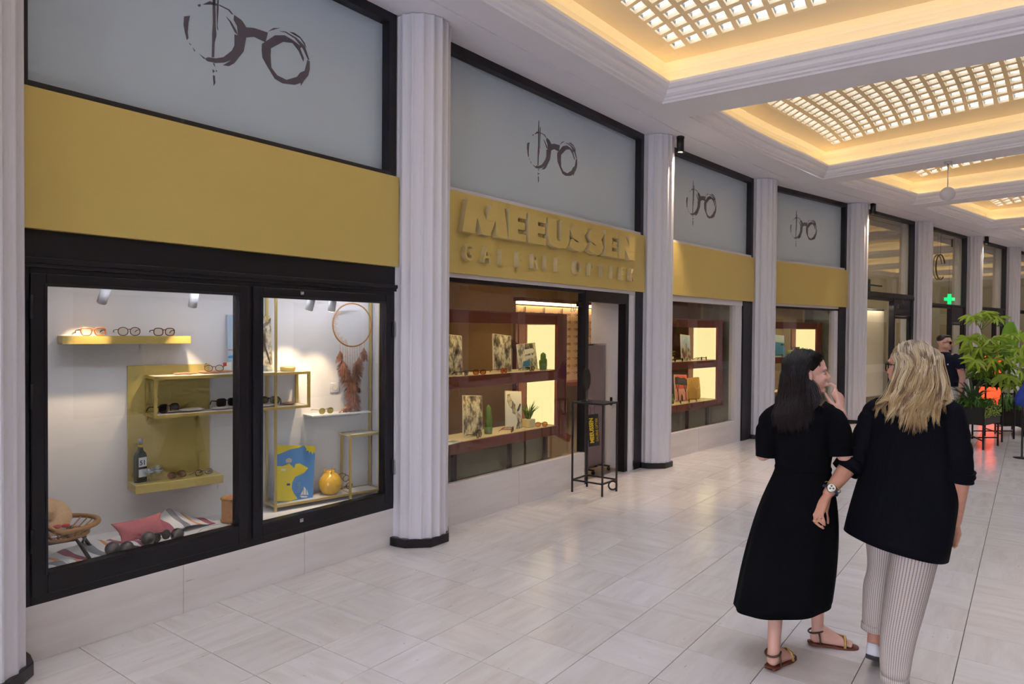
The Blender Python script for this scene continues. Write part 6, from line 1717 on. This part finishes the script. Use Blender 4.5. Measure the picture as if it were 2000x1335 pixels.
# sneakers
def sneaker(heel, dv, lift):
    sd = Vector((-dv.y, dv.x, 0)); rt = thing('sneaker', None, None); rt.parent = root
    def Q(t_, s_, z): return heel+dv*t_+sd*s_+Vector((0, 0, z+lift*max(0, 1-t_/.19)))
    o_ = [(-.012, .018), (0, .030), (.05, .036), (.11, .036), (.17, .045), (.22, .042), (.255, .026), (.265, .008)]
    lp = o_+[(t_, -w_) for t_, w_ in reversed(o_)]
    b = MB(); b.loft([[Q(t_, s_, 0) for t_, s_ in lp], [Q(t_, s_*1.03, .012) for t_, s_ in lp], [Q(t_, s_, .024) for t_, s_ in lp]], cap0=True, cap1=True, smooth=False, uv=False); mk('sole', b, 'sole_dark', parent=rt)
    b = MB(); hz = lambda t_: .085-.02*min(1, max(0, t_/.08)) if t_ < .09 else max(.034, .066-.034*((t_-.09)/.16))
    b.loft([[Q(t_, s_*.98, .018) for t_, s_ in lp], [Q(t_, s_*.98, .018+(hz(t_)-.018)*.5) for t_, s_ in lp], [Q(t_*.98+.003, s_*.80, hz(t_)) for t_, s_ in lp], [Q(t_*.9+.012, s_*.55, hz(t_)+(.004 if t_ > .1 else -.002)) for t_, s_ in lp]], cap1=True, uv=False); mk('upper', b, 'sneaker_white', parent=rt)
    b = MB(); b.loft([[Q(.045+.040*cos(q), .026*sin(q), .078) for q in [2*pi*k/20 for k in range(20)]], [Q(.045+.040*cos(q), .028*sin(q), .088) for q in [2*pi*k/20 for k in range(20)]], [Q(.045+.034*cos(q), .022*sin(q), .084) for q in [2*pi*k/20 for k in range(20)]]], cap1=True, uv=False); mk('lining', b, 'sneaker_navy', parent=rt)
sneaker(fr, dr, .0); sneaker(flt, dl, .055)
# watch, bracelet, rings
ax = (Wl-El).normalized(); wc = El.lerp(Wl, .93); sx_ = ax.cross(Vector((0, 1, 0))).normalized(); sy_ = sx_.cross(ax)
wt = thing('wristwatch', 'steel wristwatch with a cream dial and blue strap on the blonde woman\'s left wrist', 'watch', B.M)
b = MB(); b.tube([wc+(sx_*cos(q)+sy_*sin(q))*.036 for q in [2*pi*k/28 for k in range(28)]], .007, 6, closed=True); mk('strap', b, 'watch_strap', parent=wt)
fd = (P(1608, 968, -.3)-wc); fd = (fd-ax*fd.dot(ax)).normalized()
Mw = Matrix.Translation(wc+fd*.036) @ fd.to_track_quat('Z', 'Y').to_matrix().to_4x4()
b = MB(); b.lathe([(.022, -.006), (.023, .0), (.0225, .006), (.018, .0075)], 28); mk('case', b, 'watch_steel', parent=wt, M=Mw)
b = MB(); b.lathe([(.001, .0078), (.0175, .0078)], 28, cap=False); dial = mk('dial', b, 'watch_dial', parent=wt, M=Mw)
b = MB()
for q in (90, 210, 330): b.lathe([(.001, .0082), (.0046, .0082)], 14, (.0085*cos(radians(q)), .0085*sin(radians(q)), 0), cap=False)
mk('subdial', b, 'print_dark', parent=dial)
b = MB(); c2 = El.lerp(Wl, .84); b.tube([c2+(sx_*cos(q)+sy_*sin(q))*.041 for q in [2*pi*k/28 for k in range(28)]], .0025, 6, closed=True); mk('bracelet', b, 'brass', M=B.M, label='thin gold bracelet above the wristwatch', cat='bracelet')
for u, v, d in ((1591, 1017, -.141), (1599, 1015, -.149)):
    b = MB(); c3 = P(u, v-1, d); b.tube([c3+Vector((.0105*cos(q), .0105*sin(q), .002*sin(q))) for q in [2*pi*k/18 for k in range(18)]], .0018, 6, closed=True)
    mk('finger_ring', b, 'brass', M=B.M, label='gold ring on the blonde woman\'s %s finger' % ('middle' if u < 1595 else 'ring'), cat='ring')
# spectacles
gt = thing('spectacles', 'dark framed spectacles worn by the blonde woman', 'glasses', B.M @ HM)
for q in (-1, 1):
    b = MB(); pts = [(.104-.018*(abs(y)/.062)**2, y, z) for y, z in [(q*.033+.026*cos(a)*abs(cos(a))**-.25 if abs(cos(a)) > .02 else q*.033, -.002+.022*sin(a)) for a in [2*pi*k/24 for k in range(24)]]]
    b.tube(pts, .0035, 6, closed=True); mk('rim', b, 'black_acetate', parent=gt)
    b = MB(); b.add(pts, [tuple(range(24))]); mk('lens', b, 'clear_lens', parent=gt)
    b = MB(); b.tube([(.090, q*.062, .012), (.080, q*.072, .012), (.0, q*.080, .008), (-.03, q*.080, -.006)], .0035, 6); mk('temple', b, 'black_acetate', parent=gt)
b = MB(); b.tube([(.104, -.008, .004), (.107, 0, .008), (.104, .008, .004)], .003, 6); mk('bridge', b, 'black_acetate', parent=gt)
# hair
rnd = random.Random(33); hv = MB(); R3 = HM.to_3x3()
hv.ell(HM @ Vector((-.030, 0, .042)), (.098, .092, .090), R3); hv.ell(HM @ Vector((.012, 0, .068)), (.066, .078, .054), R3); hv.ell(HM @ Vector((-.060, 0, -.02)), (.075, .092, .095), R3)
for a, c, ra, rb in ((P(1795, 720, -.04), P(1795, 765, -.06), .095, .088), (P(1775, 740, -.05), P(1768, 770, -.08), .070, .055), (P(1812, 750, -.06), P(1816, 780, -.08), .070, .050)): hv.cap(a, c, ra, rb)
hm = remesh(hv, .008, 5)
setcol(hm, lambda co: (lin(150), lin(118), lin(82), 1))
hair = mk('hair', hm, 'hair', parent=root)
paths = []
clumps = []
for k in range(170):
    ang = rnd.uniform(-pi, pi); t0 = sqrt(rnd.uniform(.01, 1.0))
    if cos(ang)*t0 > .45: continue
    top = Vector((-.022+.100*cos(ang)*t0*.95, .094*sin(ang)*t0, .038+.098*sqrt(max(0, 1-t0*t0))))
    tw = HM @ top
    f_ = min(1, max(0, .5+(tw.x-HC.x-.03)/.21+rnd.gauss(0, .07)))
    bot = 786+40*sin(pi*min(1, max(0, f_*1.1-.02)))+rnd.uniform(-30, 12)
    low = P(1712+156*f_, bot, -.13-.09*sin(pi*f_)+rnd.uniform(-.012, .02))
    m1_ = P(1750+98*f_, 712, -.062-.115*sin(pi*f_)); m2_ = P(1734+124*f_, 752, -.085-.125*sin(pi*f_)+rnd.uniform(-.01, .006)); m3_ = P(1722+144*f_, 778, -.105-.11*sin(pi*f_)+rnd.uniform(-.01, .01))
    ph = rnd.uniform(0, 6.28); am = rnd.uniform(.008, .022)
    wv = lambda q, am=am, ph=ph: Vector((am*sin(ph+q), am*.6*cos(ph+q), 0))
    clumps.append([tw, tw.lerp(m1_, .45)+Vector((.03*(f_-.5), -.034, .015)), m1_+wv(1)*.5, m2_+wv(2.6), m3_+wv(4.4)*1.2, low+wv(6.0)*1.4])
for k in range(9):
    o_ = Vector((rnd.gauss(0, .008), rnd.gauss(0, .010), rnd.gauss(0, .006)))
    clumps.append([HM @ Vector((-.005, .076, .075))+o_*.4, HM @ Vector((-.010, .100, .0))+o_, P(1750, 745, -.06)+o_, P(1738, 770, -.08)+o_, P(1724, 786, -.09)+o_, P(1714+rnd.uniform(-4, 18), 798+rnd.uniform(-8, 14), -.08)+o_])
for c in clumps:
    for k in range(34):
        o_ = Vector((max(-.012, min(.012, rnd.gauss(0, .0065))), rnd.gauss(0, .003), rnd.gauss(0, .002)))
        tl_ = rnd.uniform(.35, 1.25); paths.append([p+o_ for p in c[:-1]]+[c[-2].lerp(c[-1], tl_)+o_*.4])
hs_ = MB()
bst = [0, .5]
def bcol(r):
    if bst[0] % 34 == 0: bst[1] = r.random()
    bst[0] += 1; q = min(1, max(0, bst[1]+r.gauss(0, .13)))
    if q < .16: a, c = (112, 94, 84), (140, 106, 74)
    elif q < .42: a, c = (156, 134, 110), (190, 152, 100)
    elif q < .75: a, c = (192, 170, 138), (222, 186, 130)
    else: a, c = (222, 206, 180), (242, 216, 168)
    return tuple(lin(x) for x in a), tuple(lin(x) for x in c)
strands(hs_, paths, .0014, rnd, 3, .0012, .003, bcol, 20, 1.0, .08)
mk('hair_strands', hs_, 'hair', parent=hair, fix=False)

# ================================================================== man in the navy polo
Mn = PF(6.90, 11.2); P = Mn.p
root = thing('person', 'man in a navy polo shirt, pale shorts and sunglasses looking to the right', 'person', Mn.M)
sk = MB(); HC = P(1845, 669, 0); HF = (.93, -.36)
HM = head(sk, HC, HF, 1.02)
nb = P(1847, 692, .02); ct = nb.x
sk.cap(HC+Vector((-.02, .02, -.10)), nb, .058, .066)
TM = radians(-28)
def L3(x, y, z): return Vector((ct+x*cos(TM)-y*sin(TM), x*sin(TM)+y*cos(TM), z*.94))
sk.ell(L3(0, 0, 1.28), (.17, .10, .16)); sk.ell(L3(0, 0, 1.0), (.15, .095, .16))
for s_, el, wr in ((1, L3(.27, -.02, 1.08), L3(.28, -.10, .84)), (-1, L3(-.27, .0, 1.08), L3(-.27, -.08, .84))):
    sh = L3(s_*.185, 0, 1.38); sk.cap(nb, sh, .06, .058); sk.cap(sh, el, .055, .045); md = el.lerp(wr, .4); sk.cap(el, md, .044, .042); sk.cap(md, wr, .042, .029)
    dn = Vector((0, -.02, -1)); f1 = []
    for q in range(4):
        k0 = wr+Vector((0, -.015+.016*(q-1.5)-.01, -.085)); f1.append([k0, k0+Vector((-.008*s_, -.006, -.035)), k0+Vector((-.018*s_, -.006, -.06))])
    f1.append([wr+Vector((-.02*s_, -.045, -.045)), wr+Vector((-.02*s_, -.06, -.08))]); hand(sk, wr, f1)
for s_ in (-1, 1):
    hp, kn, an = L3(s_*.09, 0, .88), L3(s_*.11, -.03, .48), L3(s_*.12, .02, .09)
    sk.cap(hp, kn, .095, .062); cm = kn.lerp(an, .33)+Vector((0, .02, 0)); sk.cap(kn, cm, .058, .058); sk.cap(cm, an, .058, .038); sk.cap(an, an+L3(0, -.16, -.05)-L3(0, 0, 0), .038, .032)
body = remesh(sk, .007, 4); mk('body', body, 'skin_man', parent=root); face_parts(root, HM)
b = MB(); rings = [ringpts(tuple(L3(0, 0, z)), a, bd, TM, 40) for z, a, bd in ((1.475, .085, .075), (1.455, .13, .09), (1.42, .185, .11), (1.36, .215, .125), (1.25, .215, .130), (1.1, .20, .125), (.98, .195, .125), (.93, .198, .128))]
b.loft(rings); po = mk('polo_shirt', b, 'navy_polo', parent=root); so = po.modifiers.new('solid', 'SOLIDIFY'); so.thickness = .005; so.offset = -1
for s_ in (-1, 1):
    b = MB(); sleeve(b, [L3(s_*.12, 0, 1.41), L3(s_*.19, 0, 1.38), L3(s_*.235, -.01, 1.22)], [.075, .082, .070], seed=s_+3, wob=.04); sl = mk('sleeve', b, 'navy_polo', parent=po)
    e = L3(s_*.236, -.01, 1.218); b = MB(); b.tube([e+Vector((.072*cos(q), .072*sin(q), -.018*cos(q)*s_)) for q in [2*pi*k/24 for k in range(24)]], .004, 6, closed=True); mk('sleeve_trim', b, 'print_red', parent=sl)
b = MB(); rg = [ringpts(tuple(L3(0, -.005, z)), a, bd, TM, 32) for z, a, bd in ((1.46, .090, .080), (1.50, .078, .072), (1.505, .082, .076), (1.465, .10, .09))]; b.loft(rg); mk('collar', b, 'navy_polo', parent=po)
b = MB(); b.ell(L3(.10, -.122, 1.30), (.012, .004, .014), nu=10, nv=8); mk('chest_emblem', b, 'label_white', parent=po)
sh_ = MB()
rings = [ringpts(tuple(L3(0, 0, z)), a, bd, TM, 40) for z, a, bd in ((.97, .182, .118), (.88, .195, .125), (.80, .20, .13))]
sh_.loft(rings)
for s_ in (-1, 1): sleeve(sh_, [L3(s_*.09, 0, .86), L3(s_*.105, -.01, .68), L3(s_*.115, -.02, .52)], [.115, .112, .105], seed=s_+9, wob=.03)
mk('shorts', sh_, 'white_shorts', parent=root)
for s_ in (-1, 1):
    b = MB(); b.loft([[L3(s_*.12+.045*cos(q), -.06+.13*sin(q), z) for q in [2*pi*k/20 for k in range(20)]] for z in (0, .03)]+[[L3(s_*.12+.036*cos(q), -.055+.105*sin(q), .075) for q in [2*pi*k/20 for k in range(20)]]], cap0=True, cap1=True, uv=False); mk('shoe', b, 'sneaker_white', parent=root)
hv = MB(); R3 = HM.to_3x3(); hv.ell(HM @ Vector((-.030, 0, .058)), (.086, .079, .074), R3); hv.ell(HM @ Vector((.034, 0, .100)), (.052, .056, .024), R3)
hm = remesh(hv, .006, 3); rr_ = random.Random(4); setcol(hm, lambda co: tuple(lin(34+14*rr_.random()) for _ in range(1))*1+(lin(26), lin(24), 1)); mk('hair', hm, 'hair', parent=root)
gt = thing('sunglasses', 'dark sunglasses worn by the man in the navy polo', 'glasses', Mn.M @ HM)
for q in (-1, 1):
    b = MB(); pts = [(.104-.016*(abs(q*.033+.025*cos(a))/.06)**2, q*.033+.025*cos(a), -.002+.021*sin(a)) for a in [2*pi*k/20 for k in range(20)]]
    b.tube(pts, .003, 6, closed=True); mk('rim', b, 'gold_wire', parent=gt); b = MB(); b.add(pts, [tuple(range(20))]); mk('lens', b, 'black_acetate', parent=gt)
    b = MB(); b.tube([(.088, q*.060, .008), (.08, q*.074, .008), (-.01, q*.082, .004)], .003, 6); mk('temple', b, 'black_acetate', parent=gt)
b = MB(); b.tube([(.104, -.008, .006), (.106, 0, .009), (.104, .008, .006)], .0025, 6); mk('bridge', b, 'gold_wire', parent=gt)
# ------------------------------------------------------------------ planters on the right
pm('planter_black', (30, 27, 28), 0.45); pm('soil', (48, 38, 32), 0.9)
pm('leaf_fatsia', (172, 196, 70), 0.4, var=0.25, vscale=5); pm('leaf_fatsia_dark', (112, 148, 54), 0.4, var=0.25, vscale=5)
pm('leaf_yucca', (66, 92, 52), 0.45, var=0.2, vscale=8); pm('leaf_grass', (92, 132, 54), 0.5, var=0.25, vscale=10); pm('leaf_banana', (132, 178, 56), 0.35, var=0.12, vscale=3)
pm('stem_green', (120, 140, 60), 0.6); pm('blue_cloth', (44, 66, 150), 0.8, bump=0.4, bscale=14)
def planter(M, L_, D_, z0, z1, label):
    root = thing('planter_box', label, 'planter', M, 'black planter boxes')
    t = .02
    b = MB(); b.box(0, L_, 0, t, z0, z1); b.box(0, L_, D_-t, D_, z0, z1); b.box(0, t, t, D_-t, z0, z1); b.box(L_-t, L_, t, D_-t, z0, z1); b.box(0, L_, 0, D_, z0, z0+t); mk('trough', b, 'planter_black', parent=root, bevel=.003)
    b = MB(); b.box(t, L_-t, t, D_-t, z1-.06, z1-.03); mk('soil', b, 'soil', parent=root)
    w_ = .022
    for x in (.02, L_-.02):
        for y in (.02, D_-.02):
            b = MB(); b.box(x-w_/2, x+w_/2, y-w_/2, y+w_/2, 0, z0); mk('leg', b, 'planter_black', parent=root)
    b = MB(); b.bar((.02, .02, .13), (L_-.02, D_-.02, .13), .018); mk('stretcher', b, 'planter_black', parent=root)
    b = MB(); b.bar((.02, D_-.02, .13), (L_-.02, .02, .13), .018); mk('stretcher', b, 'planter_black', parent=root)
    return root
PA = Matrix.Translation((6.94, 10.24, 0)) @ Matrix.Rotation(atan2(.62, .78), 4, 'Z')
planter(PA, .66, .44, .36, .62, 'black planter box on thin legs with grasses, right of the blonde woman')
PB = Matrix.Translation((7.75, 11.0, 0)) @ Matrix.Rotation(atan2(.62, .78), 4, 'Z')
planter(PB, .60, .45, .86, 1.02, 'taller black planter box on thin legs carrying the palmate plant')
PC = Matrix.Translation((8.55, 11.62, 0)) @ Matrix.Rotation(atan2(.62, .78), 4, 'Z')
planter(PC, .9, .45, .16, .44, 'low black planter box at the right edge')
def blade(mb, p0, p1, p2, w_, fold=.3, n=7):
    p0, p1, p2 = Vector(p0), Vector(p1), Vector(p2); L_, C_, R_ = [], [], []
    for k in range(n):
        f_ = k/(n-1); c = p0*(1-f_)**2+p1*2*f_*(1-f_)+p2*f_*f_; t = ((p1-p0)*(1-f_)+(p2-p1)*f_).normalized()
        s_ = t.cross(Vector((0, 0, 1))); s_ = s_.normalized() if s_.length > 1e-4 else Vector((1, 0, 0)); nn = s_.cross(t)
        ww = w_*(sin(pi*min(.999, .12+.88*f_))**.8)
        L_.append(c-s_*ww/2+nn*ww*fold); C_.append(c); R_.append(c+s_*ww/2+nn*ww*fold)
    mb.loft([list(r) for r in zip(L_, C_, R_)], closed=False, uv=False)
# yucca and grasses in the first box
rnd = random.Random(12)
root = thing('yucca_plant', 'dark spiky leaved plant in the planter box beside the blonde woman', 'plant', PA @ T(.26, .24, .58))
for k in range(26):
    a = 2*pi*k/26*2.4; sp = rnd.uniform(.15, .42); hh = rnd.uniform(.20, .55)*(1.15-sp)
    b = MB(); blade(b, (.01*cos(a), .01*sin(a), 0), (sp*.45*cos(a), sp*.45*sin(a), hh), (sp*cos(a)*1.2, sp*sin(a)*1.2, hh*.85), .042, .25); mk('leaf', b, 'leaf_yucca', parent=root, fix=False)
root = thing('ornamental_grass', 'bright green grassy plants filling the front of the planter box', 'plant', PA @ T(.33, .22, .575))
b = MB()
for k in range(520):
    a = rnd.uniform(0, 2*pi); x, y = rnd.uniform(-.29, .29), rnd.uniform(-.19, .19); sp = rnd.uniform(.06, .20); hh = rnd.uniform(.05, .24)
    blade(b, (x, y, 0), (x+sp*.3*cos(a), y+sp*.3*sin(a), hh), (x+sp*cos(a), y+sp*sin(a), hh*rnd.uniform(.1, .9)), rnd.uniform(.012, .026), .2, 5)
mk('foliage', b, 'leaf_grass', parent=root, kind='stuff', fix=False)
b = MB()
for k in range(170):
    x, y = rnd.uniform(-.33, .33), rnd.choice((-.22, .22, -.225)); z = rnd.uniform(-.10, .06)
    b.ell((x*1.04, y*1.04, z), (.014, .014, .005), Matrix.Rotation(rnd.uniform(0, 3), 3, 'X'), 6, 4)
mk('trailing_leaves', b, 'leaf_fatsia', parent=root, kind='stuff', fix=False)
# palmate plant: one mesh per leaf size, every leaf an object
def palmate(nl=8, R=.15):
    b = MB(); vs = [(0, 0, 0)]; ring = []
    a0, a1 = radians(-145), radians(145)
    for k in range(nl):
        ac = a0+(a1-a0)*(k+.5)/nl; da = (a1-a0)/nl; r = R*(1-.32*abs(ac)/a1)
        for q, rr, zz in ((-.5, .30, .01), (-.26, .62, .004), (-.12, .88, -.012), (0, 1.0, -.03), (.12, .88, -.012), (.26, .62, .004)):
            ring.append((r*rr*cos(ac+q*da), r*rr*sin(ac+q*da), zz-.05*(rr*r/R)**2*R))
    ac = a1; ring.append((R*.3*cos(ac), R*.3*sin(ac), .01))
    n_ = len(ring); b.add(vs+ring, [(0, i+1, i+2) for i in range(n_-1)], smooth=False)
    return b.mesh('leaf')
LM = [palmate(8, .15), palmate(7, .11)]
LM[0].materials.append(MATS['leaf_fatsia']); LM[1].materials.append(MATS['leaf_fatsia'])
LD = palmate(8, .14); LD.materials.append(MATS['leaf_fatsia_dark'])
FAT = PB @ T(.22, .2, .98)
root = thing('fatsia_plant', 'tall plant with bright palmate leaves behind the planter box', 'plant', FAT)
stems = MB(); FI = FAT.inverted()
def world_at(u, v, dist):
    d = ray(u, v); return EYE+d*(dist/d.y)
leafpx = [(1888, 617, 0), (1905, 622, 0), (1921, 612, 0), (1930, 618, 1), (1940, 617, 0), (1912, 612, 1), (1952, 620, 1),
          (1878, 661, 0), (1896, 660, 1), (1915, 655, 1), (1935, 662, 0), (1955, 660, 0), (1975, 655, 0), (1990, 652, 0), (1882, 682, 0), (1900, 680, 0), (1918, 678, 1), (1938, 680, 0), (1958, 678, 0), (1978, 676, 0), (1994, 680, 0),
          (1884, 700, 0), (1902, 703, 0), (1920, 698, 2), (1940, 702, 0), (1962, 700, 0), (1984, 698, 0), (1996, 706, 0), (1893, 713, 0), (1912, 720, 2), (1930, 722, 2), (1948, 715, 0), (1970, 735, 0), (1990, 722, 0), (1905, 730, 2), (1922, 738, 2), (1940, 735, 2), (1975, 748, 0), (1958, 738, 0), (1992, 742, 2), (1925, 690, 2), (1950, 690, 2), (1970, 715, 2), (1935, 708, 2)]
base = Vector((0, 0, 0)); trunk_top = FI @ world_at(1915, 640, 10.95)
trunk = [base, Vector((0, 0, .25)).lerp(trunk_top, .15), trunk_top*.55, trunk_top]
stems.tube(trunk, [.014, .012, .010, .006], 7)
for u, v, kind in leafpx:
    u = u+max(0, (1905-u)*.45)
    w_ = world_at(u, v, 10.75+rnd.uniform(-.25, .45)); lp = FI @ w_
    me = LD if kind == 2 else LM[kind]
    out = Vector((lp.x, lp.y, 0)); ang = atan2(out.y, out.x)+rnd.uniform(-.4, .4)
    o = bpy.data.objects.new('leaf', me); COL.objects.link(o); o.parent = root
    sc = rnd.uniform(1.2, 1.75)
    o.matrix_basis = Matrix.Translation(lp) @ Matrix.Rotation(ang, 4, 'Z') @ Matrix.Rotation(radians(rnd.uniform(5, 60)), 4, 'Y') @ Matrix.Rotation(rnd.uniform(-.5, .5), 4, 'X') @ Matrix.Scale(sc, 4)
    f_ = min(1, max(.05, lp.z/trunk_top.z*.8)); a_ = trunk_top*f_
    stems.tube([a_, a_.lerp(lp, .6)+Vector((0, 0, .03)), lp], [.005, .004, .003], 5)
mk('stems', stems, 'stem_green', parent=root)
root = thing('banana_leaf_plant', 'single broad upright bright green leaf behind the palmate plant', 'plant', PC @ T(-.15, .35, .40))
PI_ = (PC @ T(-.15, .35, .40)).inverted()
lb, lt = PI_ @ world_at(1976, 700, 11.6), PI_ @ world_at(1977, 628, 11.6)
b = MB(); b.tube([(0, 0, 0), lb*.6, lb], .012, 7); mk('stem', b, 'stem_green', parent=root)
b = MB(); rows = []
for k in range(10):
    f_ = k/9; c = lb.lerp(lt, f_); ww = .17*sin(pi*min(.97, .08+.86*f_))**.6; s_ = Vector((.85, -.5, 0)).normalized(); rows.append([c-s_*ww+Vector((0, .03, .0)), c-s_*ww*.5+Vector((0, .01, 0)), c, c+s_*ww*.5+Vector((0, .01, 0)), c+s_*ww+Vector((0, .03, 0))])
b.loft(rows, closed=False, uv=False); mk('leaf', b, 'leaf_banana', parent=root, fix=False)
root = thing('trailing_shrub', 'loose green shrub in the low planter at the right edge', 'plant', PC @ T(.35, .22, .40))
b = MB()
for k in range(420):
    a = rnd.uniform(0, 2*pi); x, y = rnd.uniform(-.38, .38), rnd.uniform(-.2, .2); sp = rnd.uniform(.05, .16); hh = rnd.uniform(.05, .34)
    blade(b, (x, y, 0), (x+sp*.3*cos(a), y+sp*.3*sin(a), hh), (x+sp*cos(a), y+sp*sin(a), hh*rnd.uniform(.4, 1)), rnd.uniform(.012, .028), .2, 5)
mk('foliage', b, 'leaf_grass', parent=root, kind='stuff', fix=False)
# red lit display in the shop behind the plants
emat('red_screen', (255, 78, 44), 2.0)
rp = world_at(1932, 815, 14.0)
root = thing('red_light_box', 'glowing orange red light box on the floor behind the plants', 'light box', Matrix.Translation((rp.x, rp.y, 0)) @ Matrix.Rotation(radians(-32), 4, 'Z'))
b = MB(); fr_rect(b, -.2, .2, 0, 1.35, -.04, .04, .02); mk('frame', b, 'dark_metal', parent=root)
b = MB(); b.box(-.18, .18, -.03, .03, .03, 1.33); mk('screen', b, 'red_screen', parent=root)
# post with a blue bag at the right edge
wp = world_at(1997, 830, 9.6)
root = thing('queue_post', 'thin black post at the right edge under the blue bag', 'post', Matrix.Translation((wp.x, wp.y, 0)))
b = MB(); b.lathe([(.10, 0), (.10, .01), (.012, .016), (.012, 1.02), (.018, 1.02), (.018, 1.05)], 18); mk('post', b, 'planter_black', parent=root)
root = thing('blue_bag', 'crumpled blue fabric bag hanging at the right edge of the picture', 'bag', Matrix.Translation((wp.x, wp.y-.06, .72)))
b = MB(); rings = [ringpts((0, 0, z), a, bd, .2, 30, lambda q, z=z: .08*sin(5*q+z*30)) for z, a, bd in ((0, .06, .04), (.02, .15, .08), (.10, .17, .09), (.20, .12, .07), (.28, .06, .04), (.33, .03, .02))]
b.loft(rings, cap0=True, cap1=True); mk('bag', b, 'blue_cloth', parent=root)
b = MB(); b.tube([(0, 0, .32), (.02, .03, .36), (0, .06, .335)], .008, 6); mk('strap', b, 'blue_cloth', parent=root)
